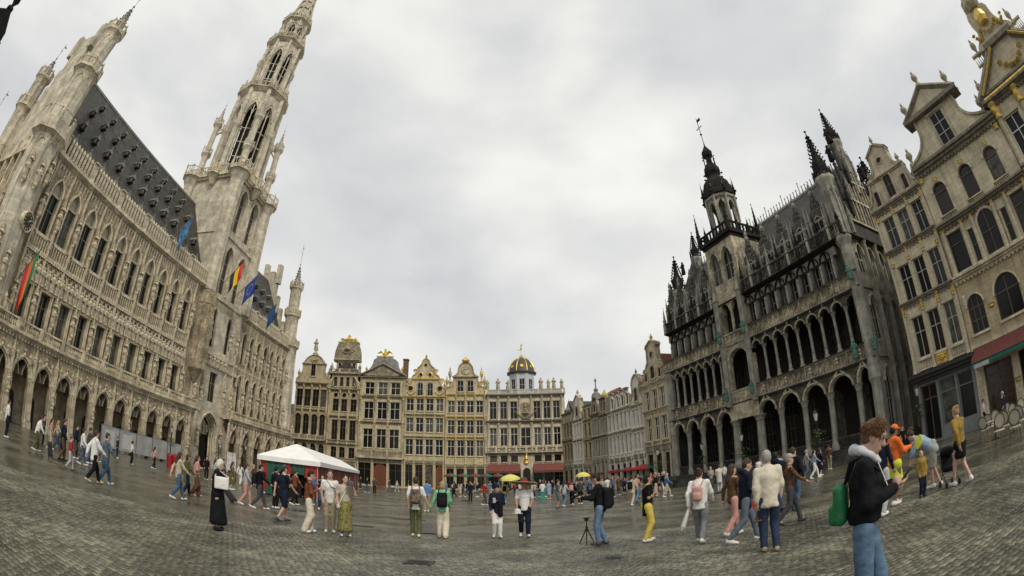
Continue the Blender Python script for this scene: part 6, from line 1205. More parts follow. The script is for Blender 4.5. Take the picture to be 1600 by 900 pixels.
def body(J,h,fine=False):
    s=J['s'];w=J['w']; D=SDF()
    D.chain([J['pel'],J['waist'],J['chest'],J['neck0']],[.115*s*w,.105*s*w,.125*s*w,.075*s],.05,.78).cap(J['shl'],J['shr'],.055*s,.055*s,.05)
    D.cap(J['neck0'],J['neck'],.058*s,.052*s,.03)
    hd=V3(J['head']); hp=J['hp']; R_=lambda v:np.array([v[0]*cos(J['turn'])+ (v[1]*cos(hp)+v[2]*sin(hp))*sin(J['turn']),-v[0]*sin(J['turn'])+(v[1]*cos(hp)+v[2]*sin(hp))*cos(J['turn']),-v[1]*sin(hp)+v[2]*cos(hp)])
    J['R']=R_
    at=lambda x,y,z:hd+R_(np.array([x,y,z])*s)
    D.cap(J['neck'],at(0,0,-.02),.055*s,.06*s,.03)
    D.ell(at(0,-.008,.045),(.076*s,.094*s,.098*s),.02,-hp).ell(at(0,.018,-.035),(.06*s,.07*s,.075*s),.03,-hp).ell(at(0,.05,-.085),(.035*s,.035*s,.03*s),.03)
    D.cap(at(0,.088,.025),at(0,.108,-.02),.010*s,.016*s,.012)
    for x in(-1,1): D.ell(at(x*.078,-.005,.0),(.014*s,.026*s,.034*s),.01)
    D.ell(at(0,.085,-.058),(.026*s,.014*s,.012*s),.012)
    if fine:
        for x in(-1,1): D.sub(at(x*.032,.1,.028),(.018*s,.022*s,.012*s)); D.ell(at(x*.032,.078,.028),(.014*s,.012*s,.012*s),.004)
        D.ell(at(0,.082,.052),(.055*s,.014*s,.012*s),.015)
    ex=MB()
    for n,sd in(('l',-1),('r',1)):
        D.chain([J['sh'+n],J['elb'+n],J['wr'+n]],[.052*s,.04*s,.028*s],.03); e,wv=V3(J['elb'+n]),V3(J['wr'+n]); d=(wv-e)/max(1e-6,np.linalg.norm(wv-e)); side=np.cross(d,[0,0,1.]) if abs(d[2])<.9 else np.array([1.,0,0]); side/=np.linalg.norm(side); nrm=np.cross(side,d)
        palm=wv+d*.055*s; D.ell(palm,(.03*s,.036*s,.046*s),.025); J['hand'+n]=wv+d*.1*s
        fw=side if abs(d[2])<.9 else np.array([0,1.,0]); inn=np.cross(d,fw)*(-sd)
        if h<.045:
            for q,(o,l) in enumerate(((-.026,.062),(-.009,.074),(.008,.07),(.025,.054))):
                a=palm+fw*o*s+d*.03*s; b_=a+d*l*.55*s+inn*.008*s; c=b_+d*l*.4*s+inn*.024*s; ex.tube([a-d*.02*s,a,b_,c],[.010*s,.0095*s,.0088*s,.007*s],5)
            a=palm+fw*.026*s-d*.01*s; ex.tube([a-fw*.014*s,a+fw*.022*s+d*.022*s+inn*.01*s,a+fw*.026*s+d*.05*s+inn*.02*s],[.013*s,.011*s,.008*s],5)
        D.chain([J['hip'+n],J['knee'+n],J['ank'+n]],[.085*s*w,.055*s*w,.038*s],.03); D.cap(J['ank'+n],J['toe'+n],.038*s,.03*s,.02)
    return D,ex,at
def figure(sp,name='person'):
    """sp: dict describing pose, clothes and things worn; returns an Empty whose parts are body and clothing"""
    h=sp.get('h',.032); J=skel(sp.get('H',1.72),sp.get('stride',0),sp.get('kn',.1),sp.get('arm',1.),sp.get('elb',.3),sp.get('lean',0.03),sp.get('head',0),sp.get('turn',0),sp.get('la'),sp.get('ra'),sp.get('w',1.)); s=J['s'];w=J['w']; seed=sp.get('seed',0)
    root=ob(name,None); sk=SKIN[sp.get('skin',0)]
    D,ex,at=body(J,h,h<.02); ob('body',sdf_mesh('body',D,h*.8,sk,extra=ex),root)
    wr=.006 if h<.04 else 0.
    # top
    top=sp.get('top','white'); tl=sp.get('sleeve','long'); hem=sp.get('hem',-.02)-.05; pf=sp.get('puff',0.)
    T=SDF(); pel=V3(J['pel'])
    T.chain([pel+[0,0,hem*s],J['waist'],J['chest'],J['neck0']],[(.142+pf)*s*w,(.126+pf)*s*w,(.138+pf)*s*w,.08*s+pf*.3],.05,.86).cap(V3(J['shl'])-[0,0,.01],V3(J['shr'])-[0,0,.01],(.058+pf*.4)*s,(.058+pf*.4)*s,.05)
    for n in 'lr':
        a,e,q=V3(J['sh'+n]),V3(J['elb'+n]),V3(J['wr'+n])
        if tl=='long': T.chain([a,e,q-(q-e)*.04],[(.06+pf*.5)*s,(.05+pf*.6)*s,(.04+pf*.5)*s],.03)
        elif tl=='short': T.chain([a,a+(e-a)*.75],[.066*s,.06*s],.03)
    if sp.get('hood'): T.chain([V3(J['neck'])+[-.07*s,-.05,-.01],V3(J['neck'])+[0,-.1,.0],V3(J['neck'])+[.07*s,-.05,-.01]],[.05*s,.065*s,.05*s],.03)
    if sp.get('collar',tl=='long'): T.cap(J['neck0'],V3(J['neck0'])+(V3(J['neck'])-V3(J['neck0']))*.55,.075*s,.07*s,.03)
    if hem<-.1: T.cut(2,pel[2]+hem*s-.03,-1)
    else: T.cut(2,pel[2]+hem*s-.07*s,-1)
    tm=sp.get('topm') or cloth(C[top]); ob('top',sdf_mesh('top',T,h,tm,wr,seed),root)
    # bottoms
    bt=sp.get('bot','jeans'); bk=sp.get('bk','trousers'); B=SDF(); bm=sp.get('botm') or cloth(C[bt])
    if bk in('trousers','wide','shorts'):
        f={'wide':1.45}.get(bk,1.)
        B.cap(pel+[0,0,.07*s],pel-[0,0,.05*s],.108*s*w,.112*s*w,.04,.85)
        for n in 'lr':
            a,k,q=V3(J['hip'+n]),V3(J['knee'+n]),V3(J['ank'+n])
            if bk=='shorts': B.chain([a,a+(k-a)*.95],[.095*s*w,.085*s*w],.04)
            else: B.chain([a,k,q],[.094*s*w,.076*s*w*f,.064*s*f],.02)
    else:
        hz={'skirt':.48,'mini':.58,'dress':.14,'midi':.36}[bk]*s; m0=(V3(J['kneel'])+V3(J['kneer']))*.5; B.cap(pel+[0,0,.08*s],pel-[0,0,.05*s],.115*s*w,.14*s*w,.05,.85); e=np.array([0,.02,hz+.1*s]); B.cap(pel-[0,0,.05*s],e,.145*s*w,(.17 if bk!='dress' else .2)*s*w,.04,1.05 if bk=='dress' else .95); B.cap(J['hipl'],J['hipr'],.112*s*w,.112*s*w,.05); B.cut(2,hz,-1)
    ob('trousers' if bk in('trousers','wide') else bk if bk!='mini' else 'skirt',sdf_mesh('bottoms',B,h,bm,wr*.8,seed+2),root)
    # shoes
    shm=cloth(C[sp.get('shoe','white')],.6)
    for n in 'lr':
        a,t=V3(J['ank'+n]),V3(J['toe'+n]); S=SDF().cap(a-[0,.045*s,.04*s],t+[0,0,.012],.047*s,.040*s,.03).cap(a,a-[0,.01,.04*s],.05*s,.05*s,.03); S.cut(2,max(.0,min(a[2],t[2])-.05*s),-1); ob('shoe',sdf_mesh('shoe',S,min(h,.03),shm),root)
    # hair
    hr=sp.get('hair','brown'); hl=sp.get('hl','short')
    if hr:
        G=SDF(); G.ell(at(0,-.014,.052),(.083*s,.096*s,.098*s),.02,-J['hp']); 
        if hl=='short': G.ell(at(0,-.05,.0),(.078*s,.062*s,.08*s),.03)
        if hl in('bob','long'): G.ell(at(0,-.045,-.03),(.092*s,.075*s,.11*s),.03)
        if hl=='long': G.cap(at(0,-.06,-.05),np.array(J['chest'])+[0,-.125*s-sin(sp.get('lean',0))*0,.06*s],.078*s,.06*s,.04)
        if hl=='bun': G.ell(at(0,-.05,.0),(.078*s,.06*s,.08*s),.03).ell(at(0,-.1,.1),(.045*s,.045*s,.045*s),.02)
        if hl=='pony': G.ell(at(0,-.05,.0),(.078*s,.06*s,.08*s),.03).cap(at(0,-.105,.06),at(0,-.14,-.12),.03*s,.02*s,.03)
        G.sub(at(0,.105,-.03),(.085*s,.075*s,.105*s)).sub(at(0,.03,-.16),(.12*s,.07*s,.09*s)) if hl not in('long',) else G.sub(at(0,.105,-.03),(.085*s,.075*s,.105*s))
        ob('hair',sdf_mesh('hair',G,min(h*.75,.024),mat('hair '+hr,HAIR[hr],.6,.25,20,spec=.3,bump=.4,bs=80),wr*.5,seed),root)
    if h<.04:
        e=MB(); e.lathe([(0,-.011),(.009,-.006),(.011,0),(.009,.006),(0,.011)],8); em=e.mesh('eye',mat('eye dark',(.02,.015,.012),.2,0.),True)
        for x in(-1,1): ob('eye',em,root,tuple(at(x*.032,.083,.028)),sc=s)
        q=MB(); q.lathe([(0,-.006),(.022,-.003),(.024,0),(.022,.003),(0,.006)],8,sy=.45); ob('mouth',q.mesh('mouth',mat('lips',(.33,.13,.11),.5,.05),True),root,tuple(at(0,.094,-.056)),sc=s)
    root['J']=0; J['at']=at; FIG[root.name]=J
    # extras
    for a in sp.get('acc',()): ACC[a[0]](root,J,sp,*a[1:])
    return root
FIG={}; ACC={}
def acc(f): ACC[f.__name__]=f; return f
@acc
def backpack(r,J,sp,c=None,m=None,z=0.,k=1.):
    s=J['s']; ch=V3(J['chest']); wa=V3(J['waist']); p=ch*.6+wa*.4+[0,(-.215)*s,z]; h=sp.get('h',.032)
    D=SDF().rbox(p,(.145*s*k,.075*s*k,.215*s*k),.06*s,.02).rbox(p+[0,-.07*s*k,-.07*s],(.11*s*k,.045*s,.11*s*k),.04*s,.02); mm=m or cloth(C[c],.7); o=ob('backpack',sdf_mesh('backpack',D,h*.8,mm,.003,3),r)
    b=MB()
    for x in(-1,1): b.tube([tuple(p+[x*.09*s,.05*s,.19*s]),tuple(V3(J['neck0'])+[x*.115*s,-.03*s,.045*s]),tuple(ch+[x*.105*s,.118*s+sp.get('puff',0)*.9,.06*s]),tuple(wa+[x*.14*s,.02*s,.03*s])],[.014*s,.018*s,.018*s,.012*s],5)
    ob('strap',b.mesh('strap',mm,True),o)
@acc
def shoulderbag(r,J,sp,c,side=1,z=-.1,size=1.,m=None):
    s=J['s']; p=V3(J['pel'])+[side*.2*s,.02,z*s]; h=sp.get('h',.032); mm=m or cloth(C[c],.6); o=ob('shoulder_bag',sdf_mesh('shoulder_bag',SDF().rbox(p,(.055*s*size,.14*s*size,.1*s*size),.035*s,.02),h*.75,mm,.002),r)
    n=V3(J['neck0']); b=MB(); b.tube([tuple(p+[0,.09*s,.07*s]),tuple(V3(J['chest'])+[side*.02*s,.15*s,0]),tuple(n+[-side*.11*s,.03*s,.05*s]),tuple(n+[-side*.11*s,-.06*s,.03*s]),tuple(V3(J['chest'])+[side*.02,-.14*s,0]),tuple(p+[0,-.09*s,.07*s])],.011*s,5); ob('strap',b.mesh('strap',mm,True),o)
@acc
def cap(r,J,sp,c,brim=1,m=None):
    s=J['s']; at=J['at']; h=sp.get('h',.032); D=SDF().ell(at(0,-.005,.07),(.09*s,.105*s,.09*s),.02); D.p.append(('x',2,at(0,0,.055)[2]-.02*s,-1)); 
    if brim: D.ell(at(0,.12,.06),(.07*s,.09*s,.014*s),.02)
    ob('cap',sdf_mesh('cap',D,min(h,.025)*.8,m or cloth(C[c])),r)
@acc
def beanie(r,J,sp,c): 
    s=J['s']; at=J['at']; D=SDF().ell(at(0,-.01,.06),(.092*s,.105*s,.1*s),.02).sub(at(0,.1,-.06),(.08*s,.08*s,.1*s)); ob('hood',sdf_mesh('hood',D,.024,cloth(C[c])),r)
@acc
def strawhat(r,J,sp,R0=.3):
    at=J['at']; p=at(0,0,.075); b=MB(); b.k=0; b.lathe([(R0,-.035),(R0*.97,-.02),(.11,.01),(.1,.03)],20); b.k=1; b.lathe([(.112,.0),(.108,.05)],16); b.k=2; b.lathe([(.105,.05),(.1,.1),(.07,.135),(0,.14)],16); o=ob('hat',b.mesh('hat',[mat('woven straw',(.30,.22,.11),.85,.25,30,bump=.4,bs=80),cloth(C['red']),mat('hat crown',(.08,.06,.04),.8,.2,20)],True),r,tuple(p)); o.rotation_euler=(R(6),R(-4),0)
@acc
def handheld(r,J,sp,n,kind,c):
    """object in the hand n"""
    p=V3(J['hand'+n])+[0,.02,-.0]; b=MB()
    if kind=='phone': b.box(-.038,.038,-.006,.006,-.07,.075)
    elif kind=='cup': b.lathe([(.03,-.05),(.042,.06)],10)
    elif kind=='cap': b.lathe([(.09,-.09),(.1,-.04),(.085,.02),(0,.05)],12); b.lathe([(.1,-.09),(.14,-.1),(.14,-.09)],12)
    elif kind=='camera': b.box(-.075,.075,-.04,.04,-.05,.055); i0=len(b.v); b.lathe([(.045,0),(.045,.12),(.05,.125)],12); b.xf(i0,Matrix.Translation((0,.03,0))@Matrix.Rotation(R(-90),4,'X')); b.box(-.03,.03,-.03,.03,.055,.085)
    elif kind=='bag': b.box(-.13,.13,-.04,.04,-.36,-.08); b.tube([(-.07,0,-.08),(-.04,0,.01),(.04,0,.01),(.07,0,-.08)],.008,5)
    elif kind=='flowers':
        for i in range(7): a=i*.9; b.tube([(0,0,-.06),(.05*cos(a),.05*sin(a),-.2)],.006,4); b.lathe([(0,-.03),(.035,0),(0,.03)],6,(.06*cos(a),.06*sin(a),-.22))
    elif kind=='plate':
        i0=len(b.v); b.lathe([(.0,-.012),(.15,-.01),(.16,.0),(.15,.012),(0,.014)],24); b.xf(i0,Matrix.Translation((.05,.12,.02))@Matrix.Rotation(R(70),4,'X'))
    elif kind=='umbrella': b.tube([(0,0,.06),(-.1,-.15,-.34)],[.03,.055],7); b.tube([(-.1,-.15,-.34),(-.13,-.19,-.42)],[.05,.008],7)
    ob({'bag':'carrier_bag','plate':'sign_paddle'}.get(kind,kind),b.mesh(kind,c if not isinstance(c,str) else cloth(C[c],.5),kind!='phone' and kind!='camera'),r,tuple(p))
@acc
def tote(r,J,sp,c,side,size=(.16,.05,.13),off=(0,0,0),m=None):
    s=J['s']; p=V3(J['pel'])+[side*.22*s,.05,.12]+np.array(off); o=ob('tote_bag',sdf_mesh('tote_bag',SDF().rbox(p,size,.025,.01),.02,m or cloth(C[c],.7)),r); b=MB(); sh=V3(J['shr' if side>0 else 'shl']); b.tube([tuple(p+[0,size[1],size[2]]),tuple(sh+[0,.03,.06]),tuple(p-[0,size[1],-size[2]])],.01,5); ob('strap',b.mesh('strap',m or cloth(C[c])),o)
@acc
def coat(r,J,sp,c,n='r'):
    """garment carried over the forearm"""
    p=(V3(J['elb'+n])+V3(J['wr'+n]))*.5; D=SDF().rbox(p-[0,0,.2],(.07,.1,.24),.05,.02); ob('carried_jacket',sdf_mesh('carried_jacket',D,.03,cloth(C[c]),.005),r)
def person(px,py,face,label,sp,group=None,head=None,pos=None):
    """face: degrees, 0 = away from the viewer, 90 = to the right, 180 = towards the viewer, measured along the line of sight"""
    x,y=pos or gnd(px,py); az=math.atan2(x,y); r=figure(sp); r.location=(x,y,.014); r.rotation_euler=(0,0,-(az+R(face))); tag(r,label,'person',group); return r
# ---------------------------------------------------------------- the people near the viewer
PH=((.03,.04,-.28),(-.11,.25,-.17)); CAMA=((.07,.14,-.22),(-.09,.27,-.05)); FOLD=((.05,-.02,-.28),(-.2,.16,-.2)); DOWN=((.04,-.01,-.29),(.05,.03,-.54)); BACKH=((.06,-.06,-.28),(-.02,.1,-.48)); HOLD=((.1,.0,-.28),(.2,.02,-.5)); FWD=((.03,.12,-.26),(-.02,.36,-.22)); UP=((.08,.12,-.22),(-.05,.2,.05))
flor=mat('floral dress cloth',(.20,.19,.06),.85,.6,22,bump=.3,bs=50); camo=mat('camouflage cloth',(.16,.12,.09),.8,.75,16); polka=mat('spotted scarf',(.10,.09,.10),.8,.9,40)
# the young man with the phone, right foreground
o=person(0,0,96,'young man in black jacket and grey hood reading his phone, green backpack, right foreground',dict(h=.0145,H=1.79,stride=.34,lean=.06,head=.5,top='black',hem=.14,puff=.022,bot='bjeans',hair='auburn',hl='short',w=1.0,la=((.03,.0,-.28),(-.12,.2,-.2)),ra=((.03,.02,-.28),(-.10,.22,-.22)),collar=True,shoe='white'),pos=(2.60,3.0))
J=FIG[o.name]; s=J['s']
D=SDF(); nk=V3(J['neck']); D.chain([nk+[-.085,.05,-.04],nk+[-.1,-.03,.015],nk+[0,-.1,.03],nk+[.1,-.03,.015],nk+[.085,.05,-.04]],[.028,.036,.045,.036,.028],.025).chain([nk+[-.04,.1,-.1],nk+[-.085,.05,-.04]],[.025,.035],.02).chain([nk+[.04,.1,-.1],nk+[.085,.05,-.04]],[.025,.035],.02); ob('hood',sdf_mesh('hood',D,.012,cloth((.52,.53,.55)),.004,5),o)
gb=mat('green nylon',(.012,.16,.055),.45,.15,8,bump=.2,bs=40,spec=.5); ACC['backpack'](o,J,dict(h=.016,puff=.03),None,gb,-.06,.78)
_bp=[c for c in o.children if c.name.startswith('backpack')][0]
for c in list(_bp.children): bpy.data.objects.remove(c)
b=MB(); _p=V3(J['chest'])*.6+V3(J['waist'])*.4
for x_ in(-1,1): b.tube([tuple(_p+[x_*.08,-.17,.1]),tuple(V3(J['neck0'])+[x_*.13,-.12,.03]),tuple(V3(J['neck0'])+[x_*.14,-.02,.055]),tuple(V3(J['chest'])+[x_*.13,.13,.06])],[.014,.016,.016,.014],5)
ob('strap',b.mesh('strap',cloth(C['black'])),_bp)
b=MB(); hp=(V3(J['handl'])+V3(J['handr']))*.5; b.box(-.04,.04,-.006,.006,-.08,.08); q=ob('phone',b.mesh('phone',mat('phone glass',(.02,.02,.025),.15,.0)),o,tuple(hp+[0,.03,.03])); q.rotation_euler=(R(-50),0,0)
b=MB(); b.tube([tuple(nk+[.07,.1,-.1]),tuple(nk+[.06,.17,-.3])],.005,5); ob('drawstring',b.mesh('drawstring',cloth(C['white'])),o)
def strands(o,J,col,n,seed=1):
    # loose locks over the moulded hair
    at=J['at']; s=J['s']; q=random.Random(seed); b=MB()
    for i in range(n):
        u=q.uniform(-1,1); v=q.uniform(-.15,1); r=math.sqrt(max(.02,1-min(.98,v*v))); a=q.uniform(-2.6,2.6)-PI/2
        d=np.array([cos(a)*r,sin(a)*r,v]); p=np.array([.083*d[0],-.014+.096*d[1],.052+.098*d[2]]); 
        if p[1]>.055 and p[2]<.1: continue
        t=np.array([-d[1]*.5+q.uniform(-.6,.6),.7*(1 if v>.4 else -.2)+q.uniform(-.5,.5),-.9*(1-v)+q.uniform(-.3,.2)]); t/=np.linalg.norm(t); l=q.uniform(.03,.06)
        b.tube([tuple(at(*(p*.97))),tuple(at(*(p*1.03+t*l*.5))),tuple(at(*(p*.99+t*l)))],[.0032,.0028,.0008],3,False)
    ob('hair_strands',b.mesh('hair_strands',mat('hair '+col,HAIR[col],.6,.25,20)),o,kind='stuff')
strands(o,J,'auburn',1900)
P=person
P(1203,862,-12,'white haired man in cream jacket and dark jeans seen from behind, posy in hand',dict(H=1.78,stride=.12,top='cream',hem=-.1,puff=.02,bot='djeans',hair='grey',shoe='khaki',w=1.12,elb=.25,acc=[('handheld','l','flowers','brown')]))
P(1165,848,75,'man in navy jacket and grey jeans striding right beside a long-haired woman',dict(H=1.75,stride=.62,top='navy',hem=-.14,puff=.02,bot='slate',hair='brown',lean=.08,head=.2,shoe='white',hood=1,la=PH,ra=PH))
P(1146,838,60,'woman with long brown hair half hidden behind the man in the navy jacket',dict(H=1.66,stride=.35,top='brown',bot='pink',hair='brown',hl='long',shoe='white',acc=[('handheld','r','bag','red')]))
P(1095,849,15,'woman in white sweater and grey trousers with small pink backpack',dict(H=1.68,stride=.4,top='white',hem=-.06,puff=.02,bot='grey',hair='brown',hl='bun',w=1.1,shoe='white',acc=[('backpack','pink',None,-.02,.8),('handheld','l','umbrella',mat('clear plastic',(.5,.5,.48),.3,.1))]))
P(1013,847,80,'woman in black tunic and yellow trousers with a bright yellow shoulder bag',dict(H=1.66,stride=.08,top='black',hem=-.2,sleeve='short',bot='yellow',hair='black',hl='bob',w=1.12,shoe='white',ra=FOLD,la=FOLD,skin=1,acc=[('shoulderbag','lime',-1,-.05,1.1)]))
P(939,852,-80,'photographer in black jacket and jeans with a large black backpack, holding a camera',dict(H=1.76,stride=.12,top='black',hem=-.02,puff=.015,bot='ljeans',hair='black',lean=.08,head=.15,shoe='dgrey',skin=1,la=FWD,ra=FWD,w=1.06,acc=[('backpack','black',None,-.06,1.2),('handheld','r','camera','black')]))
P(820,839,178,'man in white T-shirt and dark jeans wearing a very wide straw hat',dict(H=1.70,stride=.25,top='white',sleeve='short',hem=-.06,bot='navy',hair='black',skin=1,shoe='white',w=1.12,head=.1,la=BACKH,acc=[('strawhat',.42),('handheld','r','cap','white'),('handheld','l','phone','navy')]))
P(777,841,172,'woman in dark hooded jacket with red stripe and white trousers, coat over her arm',dict(H=1.58,stride=.12,top='navy',hem=-.03,puff=.015,bot='white',hair='black',hl='bob',shoe='white',la=FOLD,head=.15,acc=[('beanie','navy'),('coat','black','l'),('handheld','l','phone','lgrey')]))
P(692,841,4,'blond woman in green jacket with a black backpack, holding a hand',dict(H=1.66,stride=.2,top='green',hem=-.06,puff=.018,bot='cream',bk='wide',hair='blond',hl='bob',shoe='white',la=HOLD,acc=[('backpack','black',None,-.02,1.05)]))
P(650,839,2,'young man in white T-shirt and olive trousers with a patterned backpack, hand in hand',dict(H=1.76,stride=.18,top='white',sleeve='short',hem=-.08,bot='olive',hair='brown',shoe='cream',ra=HOLD,acc=[('backpack',None,camo,-.02,1.0)]))
P(539,839,165,'woman in long floral dress and spotted headscarf beside the market tent',dict(kn=.0,H=1.66,top='beige',sleeve='short',botm=flor,bk='dress',hair='black',hl='bob',la=UP,w=1.1,acc=[('handheld','l','cap',polka),('shoulderbag','white',1,-.1,.7)]))
P(515,833,175,'man in white T-shirt and khaki trousers with a bag strap across his chest',dict(H=1.76,top='white',sleeve='short',hem=-.06,bot='khaki',hair='brown',shoe='white',w=1.05,acc=[('shoulderbag','dgrey',-1,.2,.6)]))
P(482,833,85,'woman in rust top and wide cream trousers with a black bag on her hip',dict(H=1.70,stride=.15,top='rust',hem=.04,bot='cream',bk='wide',hair='black',head=.25,shoe='white',la=PH,ra=PH,acc=[('shoulderbag','black',-1,.08,.9)]))
P(442,816,60,'man in navy T-shirt, shorts and cap walking past the tent',dict(H=1.80,stride=.4,top='navy',sleeve='short',hem=-.1,bot='navy',bk='shorts',hair='brown',shoe='dgrey',w=1.1,acc=[('cap','dgrey')]))
P(405,796,80,'man in black jacket and trousers with backpack striding towards the tent',dict(H=1.75,stride=.55,top='black',hem=-.05,puff=.015,bot='dgrey',hair='black',shoe='white',head=.15,acc=[('backpack','black')]))
P(384,790,95,'woman in grey cardigan and red patterned trousers pulling a suitcase',dict(H=1.68,stride=.4,top='lgrey',hem=-.15,bot='pink',hair='brown',shoe='white',la=((.06,-.12,-.26),(.1,-.22,-.48))))
P(340,829,95,'white haired woman in long black clothes carrying a large white bag',dict(kn=.0,H=1.64,top='black',hem=-.3,puff=.03,bot='black',bk='dress',hair='white',hl='bob',head=.15,shoe='black',w=1.1,la=FOLD,ra=FOLD,acc=[('tote','white',1,(.05,.17,.14),(.05,.06,.1))]))
P(278,781,70,'woman in beige jacket and blue jeans walking arm in arm',dict(H=1.68,stride=.5,top='beige',hem=-.02,puff=.01,bot='jeans',hair='brown',hl='long',shoe='white'))
P(291,776,70,'companion in olive coat beside the woman in blue jeans',dict(H=1.64,stride=.35,top='olive',hem=-.3,puff=.02,bot='navy',hair='brown',hl='bob',shoe='brown'))
P(306,776,85,'woman in pink jacket and brown trousers near the town hall door',dict(H=1.66,stride=.25,top='pink',hem=-.06,puff=.03,bot='brown',bk='wide',hair='brown',hl='long',shoe='beige',la=FOLD,ra=FOLD))
P(146,755,70,'woman in loose white shirt and black trousers with black bag, left of the square',dict(H=1.72,stride=.5,top='white',hem=-.12,puff=.03,bot='black',hair='brown',shoe='beige',acc=[('shoulderbag','black',-1,.1,.9)]))
P(164,757,75,'person in grey green coat and jeans beside the woman in the loose white shirt',dict(H=1.74,stride=.45,top='slate',hem=-.35,puff=.02,bot='jeans',hair='brown',shoe='white'))
# left-hand group in front of the arcade
P(78,702,100,'woman in pale pink top at the left of the arcade group',dict(h=.04,H=1.66,stride=.2,top='pink',bot='beige',hair='brown',hl='long',shoe='white'))
P(97,720,95,'man in long dark coat with a black wheeled suitcase at the arcade',dict(h=.04,H=1.80,stride=.2,top='navy',hem=-.4,puff=.03,bot='brown',hair='brown',shoe='black'))
P(109,735,100,'child in red jacket and pale trousers walking with the arcade group',dict(h=.035,H=1.25,stride=.25,top='red',bot='lgrey',hair='brown',shoe='dgrey'))
P(117,717,95,'person in navy jacket at the middle of the arcade group',dict(h=.04,H=1.72,stride=.2,top='navy',puff=.02,bot='dgrey',hair='black',shoe='white'))
P(128,727,100,'woman in white jacket and jeans at the arcade group',dict(h=.04,H=1.66,stride=.3,top='white',puff=.03,bot='jeans',hair='brown',hl='bob',shoe='white'))
P(138,725,80,'man in dark jacket at the right of the arcade group',dict(h=.04,H=1.78,stride=.2,top='dgrey',puff=.03,bot='jeans',hair='brown',shoe='white'))
P(56,705,80,'woman in white blouse and dark trousers bending forward near the arcade',dict(h=.04,H=1.64,stride=.3,top='white',puff=.02,bot='olive',hair='brown',lean=.3,shoe='white'))
P(9,684,80,'person in dark vest and white sleeves at the left edge',dict(h=.04,H=1.78,top='white',puff=.02,bot='navy',hair='brown',shoe='white',acc=[('coat','navy','r')]))
P(240,733,60,'woman in pink cardigan and black trousers passing the grey hoarding',dict(h=.045,H=1.66,stride=.35,top='pink',bot='black',hair='brown',hl='long',shoe='white'))
# right-hand people
P(1401,789,60,'street worker in orange jacket, orange cap and bright yellow apron holding a yellow disc',dict(H=1.74,stride=.15,top='orange',hem=-.06,puff=.03,bot='lime',bk='midi',hair='black',skin=2,shoe='white',head=.2,ra=FWD,la=FWD,w=1.08,acc=[('cap','orange'),('handheld','r','plate','lime')]))
P(1380,806,30,'person in navy top and pale trousers hidden behind the young man with the phone',dict(H=1.70,stride=.2,top='navy',bot='lgrey',hair='brown',shoe='white'))
P(1442,778,150,'small child in olive jacket standing by the bending man',dict(h=.026,H=1.02,top='mustard',hem=-.1,puff=.02,bot='navy',hair='blond',shoe='dgrey'))
P(1462,762,-80,'man in grey blue sweatshirt and shorts bending down to a child',dict(H=1.80,lean=.95,head=.2,top='sky',hem=-.02,puff=.02,bot='stone',bk='shorts',hair='brown',shoe='white',stride=.15,la=((.02,.12,-.25),(0,.2,-.48)),ra=((.02,.12,-.25),(0,.2,-.48))))
P(1503,758,-45,'blond woman in mustard jacket and black skirt with a pushchair',dict(H=1.76,stride=.4,top='mustard',hem=-.02,puff=.018,bot='black',bk='mini',hair='blond',hl='bun',shoe='white',head=.1))
P(1236,819,80,'person with red bag and flat cap passing behind the man in the cream jacket',dict(H=1.68,stride=.55,top='brown',bot='dgrey',hair='grey',shoe='dgrey',acc=[('cap','stone'),('handheld','l','bag','red')]))
P(1243,798,40,'tall man in black jacket and light jeans with a strap across his back',dict(H=1.82,stride=.15,top='black',hem=-.1,puff=.02,bot='jeans',hair='brown',shoe='dgrey',acc=[('shoulderbag','black',1,0,.7)]))
P(1216,800,20,'person in dark hooded coat between the navy and cream jackets',dict(h=.04,H=1.76,top='navy',puff=.04,hem=-.2,bot='slate',hair='black',hood=1,shoe='black'))
